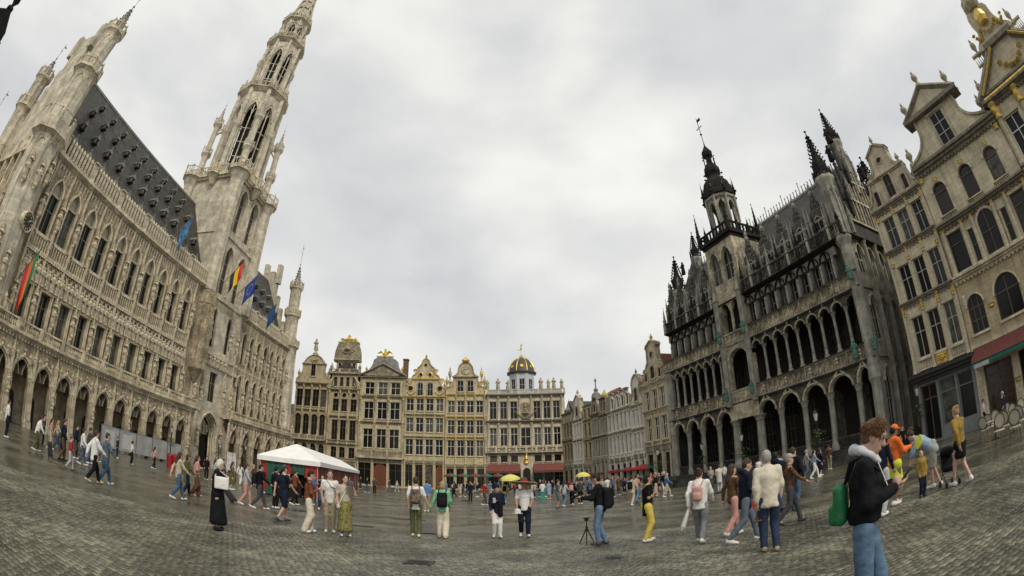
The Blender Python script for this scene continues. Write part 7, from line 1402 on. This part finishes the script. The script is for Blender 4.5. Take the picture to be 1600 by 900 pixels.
# ---------------------------------------------------------------- crowd further off: a few figures in different clothes
PROTO=[]
for i,sp in enumerate([dict(stride=.0,bk='trousers',hl='short',elb=.2),dict(stride=.4,bk='trousers',hl='short'),dict(stride=.45,bk='trousers',hl='long',H=1.66),dict(stride=.0,bk='wide',hl='bob',H=1.66,la=FOLD,ra=FOLD),dict(stride=.1,bk='shorts',sleeve='short',hl='short',elb=.3),dict(stride=.15,bk='midi',hl='long',H=1.66),dict(stride=.05,bk='trousers',hl='short',hem=-.25,puff=.03,ra=UP,la=PH),dict(stride=.35,bk='trousers',hl='bun',hem=-.12,puff=.02,H=1.68,acc=[('backpack','black')])]):
    q=dict(h=.05,seed=i); q.update(sp); PROTO.append(figure(q))
def shade(o,m):
    if not o.data.materials: return
    o.material_slots[0].link='OBJECT'; o.material_slots[0].material=m
_pu=set()
def crowd(px,py,k,face,top,bot,hair,label,group,H=1.,pack=None,pos=None):
    src=PROTO[k]; x,y=pos or gnd(px,py); az=math.atan2(x,y)
    if k in _pu: r=src.copy(); COL.objects.link(r); kids=[]
    else: _pu.add(k); r=src; kids=None
    r.location=(x,y,.012); r.rotation_euler=(0,0,-(az+R(face))); r.scale=(H,H,H); tag(r,label,'person',group)
    L=list(src.children) if kids is not None else []
    parts=[]
    if kids is None: parts=list(r.children)
    else:
        for ch in L:
            c=ch.copy(); COL.objects.link(c); c.parent=r; parts.append(c)
            for g in ch.children: d=g.copy(); COL.objects.link(d); d.parent=c
    for c in parts:
        n=c.name.split('.')[0]
        if n=='top': shade(c,cloth(C[top]))
        elif n in('trousers','shorts','midi'): shade(c,cloth(C[bot]))
        elif n=='hair': shade(c,mat('hair '+hair,HAIR[hair],.6,.25,20))
        elif n=='shoe': shade(c,cloth(C['white' if (px*7+k)%3 else 'dgrey'],.6))
        elif n=='body': shade(c,SKIN[(px*3+k)%5==0 and 1 or 0])
        elif n=='backpack' and pack: shade(c,cloth(C[pack],.7))
    return r
GA='people along the town hall arcade'; GM='people in the middle of the square'; GK='people by the dark guildhall'; GT='people round the market tent'; GC_='crowd before the café parasols'
for a in [(757,790,1,60,'red','dgrey','brown','person in bright red jacket walking right, behind the woman with white trousers',GM),
 (789,786,7,5,'yellow','ljeans','black','person in yellow vest under the yellow umbrella, beside the straw hat man',GM),
 (848,784,3,10,'white','teal','brown','woman in white jacket and green trousers right of the straw hat man',GM),
 (872,795,4,80,'slate','slate','brown','man in blue grey shirt and shorts striding in mid square',GM),
 (894,790,7,10,'black','black','brown','person with pale pink backpack in mid square',GM,1.,'pink'),
 (907,788,0,20,'dgrey','black','black','person in dark clothes right of the pale pink backpack',GM),
 (882,792,2,30,'lgrey','ljeans','brown','woman in grey top and light jeans next to the blue grey shirt',GM),
 (922,776,6,170,'slate','navy','black','person standing below the right-hand yellow umbrella',GM),
 (988,791,7,25,'beige','beige','brown','person in beige with dark backpack behind the woman in yellow trousers',GM),
 (995,786,1,30,'pink','ljeans','brown','companion in pink beside the person in beige',GM),
 (1039,773,6,175,'black','white','white','person in black jacket and white trousers standing alone before the ochre house',GM),
 (667,800,0,10,'blue','khaki','brown','man in blue jacket between the hand-holding couple',GM),
 (608,769,1,100,'dgrey','slate','black','person in dark grey walking before the arched red door',GM),
 (573,770,1,80,'navy','jeans','brown','person in navy walking at the left of the red door',GM),
 (620,768,2,95,'white','lgrey','brown','woman in white coat walking past the pedimented house',GM),
 (638,764,1,95,'dgrey','beige','brown','person in dark jacket following the woman in the white coat',GM),
 (858,780,5,170,'sky','sky','brown','woman in light blue dress in mid square',GM),
 (836,778,2,185,'beige','jeans','blond','woman in beige facing the viewer behind the straw hat man',GM),
 (735,785,0,175,'navy','navy','black','man in navy standing left of the red jacket',GM),
 (723,775,1,5,'black','dgrey','black','person in black walking away toward the parasols',GM),
 (708,776,7,8,'dgrey','dgrey','brown','person with pale backpack walking toward the parasols',GM,1.,'lgrey'),
 (942,780,3,180,'stone','black','brown','woman in stone coat behind the photographer',GM),
 (1125,770,6,10,'cream','lgrey','brown','person in long cream coat below the arcades',GK),
 (1112,766,3,190,'stone','dgrey','grey','elderly person in stone jacket below the arcades',GK),
 (1077,752,1,80,'white','jeans','brown','person in white top by the steps of the dark guildhall',GK),
 (1133,758,0,30,'white','slate','black','person in white shirt at the steps left of the thick pier',GK),
 (1262,748,1,80,'stone','slate','grey','grey haired walker in stone jacket before the arcades',GK),
 (1274,748,2,85,'sky','white','brown','woman in blue jacket and white trousers before the arcades',GK),
 (1283,744,5,60,'navy','navy','brown','woman in navy dress photographing the arcades',GK),
 (1297,734,0,20,'brown','khaki','brown','man in brown jacket and khaki trousers facing the arcades',GK),
 (1413,708,4,150,'black','black','brown','woman in black top and shorts near the lane corner',GK),
 (1425,702,1,20,'brown','stone','brown','person in brown jacket walking toward the lane',GK),
 (1220,752,0,10,'lgrey','navy','black','person in grey at the foot of the arcade columns',GK),
 (1187,752,6,5,'white','slate','black','person in white hood by the thick pier',GK),
 (66,698,0,90,'dgrey','black','brown','dark figure standing inside the left arches',GA),(88,704,2,80,'beige','jeans','blond','blond woman in beige walking along the arcade',GA),(150,722,1,75,'dgreen','dgrey','black','man in dark green jacket behind the loose white shirt',GA),(182,716,0,100,'navy','navy','brown','figure in navy leaning near the first hoarding panel',GA),(205,726,3,85,'white','black','black','woman in white top before the second hoarding panel',GA),(322,750,0,170,'black','black','brown','dark figure in the town hall doorway',GT),(335,752,2,60,'lgrey','black','brown','woman in light grey walking to the town hall door',GT),(395,760,1,90,'brown','jeans','grey','man in brown jacket walking behind the man in black',GT),(420,768,0,100,'navy','black','brown','figure in navy at the left corner of the tent',GT),(447,780,3,-20,'stone','black','black','woman in stone top under the tent eave',GT),(475,778,0,10,'dgrey','navy','brown','figure in dark grey under the tent',GT),(520,776,1,85,'black','jeans','brown','person in black behind the white T-shirt man',GT),(545,772,2,95,'slate','black','brown','woman in slate blue behind the floral dress',GT),(585,772,0,175,'dgrey','black','brown','dark figure before the pedimented house',GM),(1540,668,4,100,'white','black','brown','waiter in white shirt among the café chairs','people at the right-hand café'),(1572,662,0,-60,'navy','dgrey','grey','man in navy beside the café tables','people at the right-hand café'),
 (430,795,0,40,'black','black','black','dark figure at the left opening of the tent',GT),
 (460,790,1,60,'rust','black','brown','person in rust top inside the tent entrance',GT),
 (487,790,0,-30,'blue','slate','brown','person in blue at the tent counter',GT),
 (503,798,2,170,'black','jeans','black','long-haired woman in black between the tent and the white T-shirt man',GT),
 (362,766,5,90,'floral','floral','brown','woman in patterned dress left of the tent',GT),
 (375,758,2,20,'white','white','brown','woman in white walking to the arcade left of the tent',GT),
 (348,758,0,90,'dgrey','dgrey','black','dark figure near the town hall door',GT),
 (412,772,7,10,'stone','dgrey','brown','person with backpack just left of the tent',GT),
 (563,764,0,175,'navy','navy','brown','person in navy at the right end of the tent',GT),
 (1550,655,6,175,'black','navy','brown','dark figure in the café doorway','people at the right-hand café'),
 (1558,648,0,150,'dgrey','lgrey','brown','man in grey trousers by the café pillar','people at the right-hand café'),
 (1588,640,3,185,'white','navy','brown','woman in white by the café tables','people at the right-hand café')]: crowd(*a)
# dense band of small figures in front of the far parasols
_q=random.Random(21); COLS=['black','navy','dgrey','black','white','navy','slate','beige','red','brown','jeans','stone','lgrey','dgreen','pink','blue']; ADJ=dict(dgrey='dark grey',slate='slate blue',lgrey='light grey',dgreen='dark green',jeans='denim blue',stone='stone grey')
_seen=set(); _n=0
LM=[(700,'before the gilded house'),(745,'before the yellow gabled house'),(790,'left of the domed house door'),(835,'at the domed house door'),(880,'right of the domed house door'),(915,'by the side street'),(960,'near the spired house'),(1000,'before the long white house'),(1045,'before the ochre house')]
for i in range(112):
    x=690+i*3.2+_q.uniform(-2,2); y=_q.choice([761,763,765,768]) if i%3 else _q.choice([770,774,777])
    t=_q.choice(COLS); bt=_q.choice(['black','navy','jeans','dgrey','beige','slate']); w=[l for v,l in LM if x<=v][:1] or [LM[-1][1]]
    for k2 in COLS[COLS.index(t):]+COLS:
        for b2 in (bt,'navy','black','jeans','beige','dgrey','slate'):
            lab='%s figure in %s trousers in the crowd %s'%(ADJ.get(k2,k2),ADJ.get(b2,b2),w[0])
            if lab not in _seen: break
        else: continue
        break
    _seen.add(lab); crowd(int(x),y,_q.randrange(8),_q.choice([0,10,90,100,180,170,-80,30]),k2,b2,_q.choice(['brown','black','blond','grey']),lab,GC_,_q.uniform(.95,1.05))
for i,p in enumerate(PROTO):
    if i not in _pu: p.hide_render=True
# ---------------------------------------------------------------- market tent
x,y=gnd(487,783); 
WTENT=mat('white tent canvas',(.80,.79,.76),.7,.05,2); RED=mat('red drape',(.36,.035,.03),.8,.15,4); GRN=mat('dark green drape',(.02,.10,.07),.8,.15,4); BRK=mat('brown red side cloth',(.16,.05,.04),.8,.15,3)
def tent():
    B=Vector((-11.2,26.4,0)); C_=Vector((-17.0,51.5,0)); ax=(C_-B).normalized(); L=(C_-B).length; W=3.5; h=2.05
    r=thing('market_tent','long white-roofed market tent with red and green drapes','tent',tuple(B),math.atan2(ax.y,ax.x))
    n=8; top=3.35; ov=.2
    poly=[(-ov,-ov),(L+ov,-ov),(L+ov,W+ov),(-ov,W+ov)]; b=MB()
    R1=[(W*.55,W*.5,top),(L-W*.5,W*.5,top)]
    b.add([(x,y,h) for x,y in poly]+[(x,y,h+.28) for x,y in poly]+R1,[(0,1,5,4),(1,2,6,5),(2,3,7,6),(3,0,4,7),(4,5,9,8),(5,6,9),(6,7,8,9),(7,4,8)]); part('roof',b,WTENT,r)
    pm=MB().box(-.035,.035,-.035,.035,0,h+.1).mesh('leg',mat('tent pole',(.5,.5,.5),.4,.05,metal=.6))
    for i in range(n+1):
        for yy in(0,W): ob('leg',pm,r,(L*i/n,yy,0))
    def drape(m,x0,y0,x1,y1,z0,z1,k,tie=0.):
        b=MB(); M=14; vs=[]; d=Vector((x1-x0,y1-y0,0)); nn=Vector((d.y,-d.x,0)).normalized(); L_=5
        for a in range(M+1):
            t=a/M
            for c in range(L_+1):
                v=c/L_; tt=t if not tie else t+(tie-t)*.55*sin(PI*min(1,v*1.1)); p=Vector((x0,y0,0))+d*tt+nn*(.05*sin(t*17+k)*(1-.5*v)); vs.append((p.x,p.y,z0+(z1-z0)*v))
        b.add(vs,[(a*(L_+1)+c,(a+1)*(L_+1)+c,(a+1)*(L_+1)+c+1,a*(L_+1)+c+1) for a in range(M) for c in range(L_)]); part('drape',b,m,r,True)
    drape(RED,-.03,W,-.03,W*.88,.05,h,1); drape(GRN,-.05,W*.9,-.05,W*.55,.1,h,2,.2); drape(RED,-.04,W*.6,-.04,W*.45,1.35,h,3); drape(GRN,-.05,W*.45,-.05,W*.22,1.45,h,4); drape(RED,-.04,W*.22,-.04,0,1.3,h,5); drape(RED,-.03,.16,-.03,0,.1,h,6)
    for i in range(n): drape(BRK if i%2 else RED2,L*i/n,-.03,L*(i+1)/n,-.03,.15,h,i)
    for i in range(n): drape(BRK if i%2 else RED2,L*i/n,W+.03,L*(i+1)/n,W+.03,.15,h,i)
    b=MB(); b.box(2.2,2.6,.3,W-.3,.8,.9); b.box(2.3,2.5,.4,W-.4,0,.8); part('counter',b,mat('counter board',(.2,.15,.1),.7,.2),r)
RED2=mat('dull red side cloth',(.20,.045,.035),.8,.15,3)
tent()
# ---------------------------------------------------------------- café parasols, awnings
def parasol(px,dist,r0,zc,label,cols,group):
    d_=ray(px,742); k_=dist/d_.y; x,y=d_.x*k_,dist; t=thing('parasol',label,'parasol',(x,y,0),random.uniform(0,1),group); b=MB(); b.tube([(0,0,0),(0,0,zc+.55)],.03,6); b.box(-.3,.3,-.3,.3,0,.08); part('pole',b,IRON,t)
    for i in range(8):
        q=MB(); a0,a1=2*PI*i/8,2*PI*(i+1)/8; q.add([(0,0,zc+.5),(r0*cos(a0),r0*sin(a0),zc),(r0*cos(a1),r0*sin(a1),zc),(r0*cos(a0),r0*sin(a0),zc-.2),(r0*cos(a1),r0*sin(a1),zc-.2)],[(0,1,2),(1,3,4,2)]); part('panel',q,cols[i//2%2] if len(cols)>1 else cols[0],t)
for i,px in enumerate((704,724,743,760,778,797)): parasol(px,86,1.25,2.75,'red and green café parasol, %s from the left along the far houses'%['first','second','third','fourth','fifth','sixth'][i],(AWR if i%2 else AWR,AWG),'red and green café parasols')
for i,(px,py) in enumerate(((938,72),(954,69),(971,65),(989,61),(1006,57))): parasol(px,py,1.9,2.5,'red and green café parasol, %s from the left before the white houses'%['first','second','third','fourth','fifth'][i],(mat('bright red parasol',(.42,.04,.045),.8,.1),AWG),'red and green café parasols')
YU=mat('yellow umbrella cloth',(.68,.62,.16),.6,.08,4)
for px,py,z,lab in((800,786,2.05,'yellow umbrella tilted above the yellow vest, left of the straw hat'),(912,780,2.05,'yellow umbrella held up in mid square near the side street')):
    x,y=gnd(px,py); t=thing('umbrella',lab,'umbrella',(x,y,0),.3); b=MB(); u_=1.25 if px<850 else 1.; b.lathe([(.62*u_,z-.18),(.55*u_,z-.03),(.35*u_,z+.12),(.12*u_,z+.2),(0,z+.22)],8); part('canopy',b,YU,t); b=MB(); b.tube([(0,0,1.1),(0,0,z+.3)],.012,5); part('shaft',b,IRON,t)
    if px<850: t.rotation_euler=(R(8),R(-6),.3)
# fox-like toy mascot head above the umbrella is left out; tripod, suitcases, pushchair
x,y=gnd(917,850); t=thing('camera_tripod','small black tripod standing beside the photographer','tripod',(x,y,0))
for k in range(3): a=R(20+120*k); b=MB(); b.tube([(0,0,.42),(.21*cos(a),.21*sin(a),.0)],[.018,.012],6); part('leg',b,IRON,t)
b=MB(); b.tube([(0,0,.3),(0,0,.6)],.014,6); b.box(-.05,.05,-.03,.03,.6,.66); b.box(-.09,.09,-.02,.02,.66,.685); b.lathe([(.03,.4),(.035,.44),(.02,.46)],8); part('head',b,IRON,t)
def suitcase(px,py,face,label,tilt,c=(.02,.02,.022)):
    x,y=gnd(px,py); t=thing('suitcase',label,'suitcase',(x,y,0.02),-(math.atan2(x,y)+R(face)),'wheeled suitcases'); M=Matrix.Rotation(R(tilt),4,'X')
    m=mat('suitcase shell',c,.5,.1,6); o=ob('shell',sdf_mesh('shell',SDF().rbox((0,0,.38),(.22,.12,.3),.04),.03,m),t); o.matrix_local=M
    b=MB()
    for s in(-1,1): b.tube([(s*.1,-.1,.66),(s*.1,-.1,.98)],.01,5)
    b.tube([(-.1,-.1,.98),(.1,-.1,.98)],.014,5); o=part('handle',b,IRON,t); o.matrix_local=M
    for s in(-1,1):
        for yy in(-.08,.08): b=MB(); i0=0; b.lathe([(.0,-.015),(.04,-.015),(.04,.015),(0,.015)],10); b.xf(0,Matrix.Translation((s*.18,yy,.05))@Matrix.Rotation(R(90),4,'Y')); o=part('wheel',b,IRON,t); o.matrix_local=M
suitcase(367,786,95,'grey black suitcase trailing behind the woman in red trousers',38); suitcase(79,717,90,'black suitcase in the arcade group on the left',8)
x,y=gnd(1484,760); t=thing('pushchair','black pushchair pushed by the blond woman in the mustard jacket','pushchair',(x,y,0),R(150)); t.scale=(.82,.82,.82)
ob('seat',sdf_mesh('seat',SDF().rbox((0,0,.5),(.2,.18,.07),.05).rbox((0,-.16,.72),(.2,.06,.24),.05,.03,.3).ell((0,-.1,.98),(.23,.22,.14),.03),.025,cloth(C['black'])),t)
b=MB()
for s in(-1,1): b.tube([(s*.22,.3,.08),(s*.22,-.1,.55),(s*.22,-.42,1.02)],.014,6); b.tube([(s*.22,-.3,.08),(s*.22,.05,.5)],.014,6)
b.tube([(-.22,-.42,1.02),(.22,-.42,1.02)],.018,6); part('frame',b,IRON,t)
for s in(-1,1):
    for yy in(-.3,.3): b=MB(); b.lathe([(.0,-.02),(.09,-.02),(.1,0),(.09,.02),(0,.02)],14); b.xf(0,Matrix.Rotation(R(90),4,'Y')); part('wheel',b,IRON,t,loc=(s*.22,yy,.1))
# ---------------------------------------------------------------- café chairs and tables at the right
CH_W=mat('cane chair',(.11,.08,.05),.6,.2,20); CHB=mat('chair back webbing',(.42,.39,.31),.7,.2,40)
def chair_parts(t):
    for s in(-1,1):
        for yy in(-1,1): b=MB(); b.tube([(s*.19,yy*.19,.45),(s*.21,yy*.22,0)],[.018,.013],6); part('leg',b,CH_W,t)
    b=MB(); b.lathe([(.0,.44),(.23,.44),(.235,.47),(.22,.49),(0,.49)],14); part('seat',b,CHB,t)
    b=MB(); i0=0; b.lathe([(.2,-.02),(.24,-.02),(.24,.02),(.2,.02),(.2,-.02)],18,sy=1.15,cap=False); b.xf(0,Matrix.Translation((0,-.22,.78))@Matrix.Rotation(R(98),4,'X')); b.tube([(-.12,-.2,.48),(-.13,-.22,.58)],.015,5); b.tube([(.12,-.2,.48),(.13,-.22,.58)],.015,5); part('back_frame',b,CH_W,t)
    b=MB(); b.lathe([(0,-.006),(.205,-.006),(.205,.006),(0,.006)],18,sy=1.15); b.xf(0,Matrix.Translation((0,-.22,.78))@Matrix.Rotation(R(98),4,'X')); part('back_panel',b,CHB,t)
CPROTO=None
def place_chair(x,y,rz,label):
    global CPROTO
    if CPROTO is None: CPROTO=thing('cafe_chair',label,'chair',(x,y,0),rz,'café chairs on the right'); chair_parts(CPROTO); return
    r=CPROTO.copy(); COL.objects.link(r); r.location=(x,y,0); r.rotation_euler=(0,0,rz); r['label']=label
    for ch in CPROTO.children: c=ch.copy(); COL.objects.link(c); c.parent=r
kd=Vector((cos(KANG),sin(KANG))); 
cp=[(1541,690,'nearest round-backed café chair, at the end of the row','a'),(1556,677,'second round-backed chair from the near end of the row','a'),(1571,686,'round-backed chair in front of the second table','a'),(1582,668,'round-backed chair behind the second table','a'),(1595,678,'round-backed chair at the right frame edge, front row','a'),(1598,655,'round-backed chair at the right frame edge, back row','a'),(1549,684,'chair turned away beside the nearest café chair','a'),(1563,694,'front chair standing out towards the square','a'),(1588,690,'front row chair left of the frame edge','a'),(1574,660,'back row chair against the café wall','a')]
for i,(px,py,l,_) in enumerate(cp):
    x,y=gnd(px,py); place_chair(x,y,KANG+PI*(i%2)+.2*(i%3-1),l)
for px,py,l in((1556,686,'small café table by the nearest chairs'),(1584,676,'small café table at the right frame edge')):
    x,y=gnd(px,py); t=thing('cafe_table',l,'table',(x,y,0),KANG,'café tables on the right'); b=MB(); b.box(-.35,.35,-.3,.3,.72,.75); part('table_top',b,mat('pale table top',(.5,.47,.4),.5,.1),t); b=MB(); b.tube([(0,0,.05),(0,0,.72)],.03,6); b.lathe([(.22,0),(.2,.03),(.04,.06)],10); part('pedestal',b,IRON,t)
# ---------------------------------------------------------------- flags
def flag(px0,py0,pole,cloth_px,dep_fn,label,stripes,w,h,droop,axis,emblem=None):
    pass
def make_flag(base,tip,cl_top,w,h,mats,label,vert=True,sag=.35,star=None,seed=0):
    """staff from base to tip; cloth hangs from the outer part of the staff"""
    t=thing('flag',label,'flag',base); B=Vector(base); T=Vector(tip); b=MB(); b.tube([(0,0,0),tuple(T-B)],[.05,.035],6); b.lathe([(0,-.08),(.09,0),(0,.1)],6,tuple(T-B)); part('staff',b,mat('flag staff',(.06,.055,.05),.5,.1),t)
    d=(T-B).normalized(); hor=Vector((d.x,d.y,0)); hor=hor.normalized() if hor.length>.01 else Vector((1,0,0)); nrm=Vector((-hor.y,hor.x,0)); n=len(mats); q=random.Random(seed)
    for i in range(n):
        m=MB(); U,Vv=7,12; vs=[]
        for a in range(U+1):
            u=(i+a/U)/n
            for c in range(Vv+1):
                v=c/Vv; p=(T-B)-d*(u*w)+Vector((0,0,-v*h)); f=v*(1-.0*u); p+=hor*(-u*w*0+.10*sin(v*5+u*3+seed)*v)+nrm*(.22*sin(u*9+v*3+seed)*f*(.35+v))+hor*(sag*v*(.5-u)*-.9); vs.append(tuple(p))
        m.add(vs,[(a*(Vv+1)+c,a*(Vv+1)+c+1,(a+1)*(Vv+1)+c+1,(a+1)*(Vv+1)+c) for a in range(U) for c in range(Vv)]); part('cloth',m,mats[i],t,True)
    if star:
        for k in range(12):
            a=2*PI*k/12; u=.5+.26*cos(a)*h/w; v=.45+.24*sin(a); p=(T-B)-d*(u*w)+Vector((0,0,-v*h)); p+=hor*(.10*sin(v*5+u*3+seed)*v)+nrm*(.22*sin(u*9+v*3+seed)*v*(.35+v))+hor*(sag*v*(.5-u)*-.9); 
            for sgn in(-1,1): s_=MB(); s_.add([tuple(p+nrm*.03*sgn+hor*(.09*(1 if j%2==0 else .4)*sin(2*PI*j/10))+Vector((0,0,.09*(1 if j%2==0 else .4)*cos(2*PI*j/10)))) for j in range(10)],[tuple(range(10))]); part('star',s_,star,t)
FB=mat('flag bright blue',(.06,.17,.30),.75,.6,1.2); FBK=mat('flag black',(.02,.02,.02),.75,.1); FY=mat('flag yellow',(.72,.48,.02),.75,.08); FR=mat('flag red',(.55,.03,.03),.75,.08); FE=mat('flag deep blue',(.015,.05,.24),.75,.1); FG=mat('flag green',(.03,.22,.10),.75,.1); FO=mat('flag orange',(.6,.16,.03),.75,.1); FI=mat('flag iris blue',(.012,.06,.16),.75,.2)
def thp(u,dep,z): return (-43.7-dep,u,z)
make_flag(thp(42.6,-.6,27.0),thp(45.0,-1.6,32.2),0,3.2,3.4,[FB],'pale blue flag hanging from the town hall parapet left of the tower',sag=.5,seed=1)
make_flag(thp(56.2,-.6,26.2),thp(57.8,-3.4,31.4),0,3.3,2.9,[FR,FY,FBK],'black, yellow and red flag on the front of the tower',sag=.2,seed=2)
make_flag(thp(60.4,-.6,26.0),thp(62.4,-3.4,31.0),0,3.0,3.0,[FE],'deep blue flag with a ring of yellow stars beside the tower',sag=.2,star=FY,seed=3)
make_flag(thp(69.4,-.6,25.4),thp(71.2,-3.0,29.6),0,2.2,3.2,[FI],'dark blue flag on the far wing of the town hall',sag=.3,seed=4)
make_flag(thp(20.2,-2.3,11.4),thp(21.8,-3.0,15.2),0,2.4,4.2,[FG,FO,FR],'green and orange flag on the clock turret at the left edge',sag=.4,seed=5)
make_flag((-46.6,94.4,8.6),(-46.2,92.4,11.4),0,2.4,3.4,[FG,FO,FR],'red and green flag on the dusky house at the corner by the town hall',sag=.3,seed=6)
# ---------------------------------------------------------------- lamps with hanging plants
def lamp(x,y,label,h=4.6,plant=True):
    t=thing('street_lamp',label,'street lamp',(x,y,0),0,'lamp posts with hanging plants'); b=MB(); b.lathe([(.16,0),(.16,.5),(.09,.6),(.06,.8),(.05,h-.9),(.08,h-.85),(.05,h-.8)],10); b.tube([(-.3,0,h-1.5),(.3,0,h-1.5)],.02,6); part('post',b,IRON,t,True)
    b=MB(); b.lathe([(.08,h-.8),(.17,h-.35),(.18,h-.33)],6); part('lantern_glass',b,mat('lamp glass',(.5,.5,.47),.2,.05),t); b=MB(); b.lathe([(.2,h-.33),(.1,h-.15),(.03,h-.1),(0,h+.05)],6); part('lantern_cap',b,IRON,t)
    if plant:
        b=MB(); q=random.Random(int(x*10)); 
        for i in range(260):
            a=q.uniform(0,2*PI); r=q.uniform(.05,.62)*1.0; z=h-1.55+q.uniform(-.75,.2)*(1-.3*r); c=Vector((r*cos(a),r*sin(a),z)); d=Vector((cos(a)+q.uniform(-.5,.5),sin(a)+q.uniform(-.5,.5),q.uniform(-.8,.5))).normalized(); s=d.cross(Vector((0,0,1))).normalized(); l=q.uniform(.09,.2); w=l*.35
            b.quad(tuple(c-s*w*.3),tuple(c+d*l*.5-s*w),tuple(c+d*l),tuple(c+d*l*.5+s*w))
        o=part('hanging_plant',b,mat('basket leaves',(.07,.115,.03),.6,.35,5),t); o['kind']='stuff'
for i,(px,py,l) in enumerate(((1100,757,'lamp post with green basket at the left of the arcades'),(1163,752,'lamp post with green basket before the thick piers'),(1282,738,'lamp post with green basket before the right-hand arches'),(265,728,'lamp post with hanging plant behind the hoarding'),(340,740,'lamp post with hanging plant right of the town hall door'),(1030,765,'lamp post with plant before the ochre house'),(382,744,'lamp post with plant left of the tent'))):
    x,y=gnd(px,py); k=1
    lamp(x,y,l,4.3)
b=MB(); x,y=28.0-1.2,21.0; t=None
k=KANG; o=Vector((20.99,40.32))+Vector((cos(k),sin(k)))*18.0-Vector((-sin(k),cos(k)))*.9; lamp(o.x,o.y,'lamp post with trailing plant at the lane corner beside the cream house',4.2)
# red litter bins by the hoarding
for i,(px,py) in enumerate(((265,731),(274,733))):
    x,y=gnd(px,py); t=thing('litter_bin',['left red bin beside the grey hoarding','right red bin beside the grey hoarding'][i],'bin',(x,y,0),.5,'red bins'); b=MB(); b.lathe([(.3,0),(.36,1.1),(.37,1.15)],12); part('body',b,mat('red plastic',(.30,.02,.02),.5,.1),t,True); b=MB(); b.lathe([(.38,1.13),(.36,1.2),(.2,1.34),(0,1.38)],12); part('lid',b,mat('dark red plastic',(.2,.015,.015),.5,.1),t,True)
x,y=gnd(360,752); t=thing('display_board','white display board with red pattern by the arcade, left of the tent','board',(x,y,0),R(60)); b=MB(); b.box(-.55,.55,-.03,.03,.9,2.4); part('panel',b,mat('white board',(.6,.56,.54),.6,.35,3),t); b=MB()
for s in(-1,1): b.box(s*.5-.03,s*.5+.03,-.04,.04,0,2.4)
part('leg',b,IRON,t)
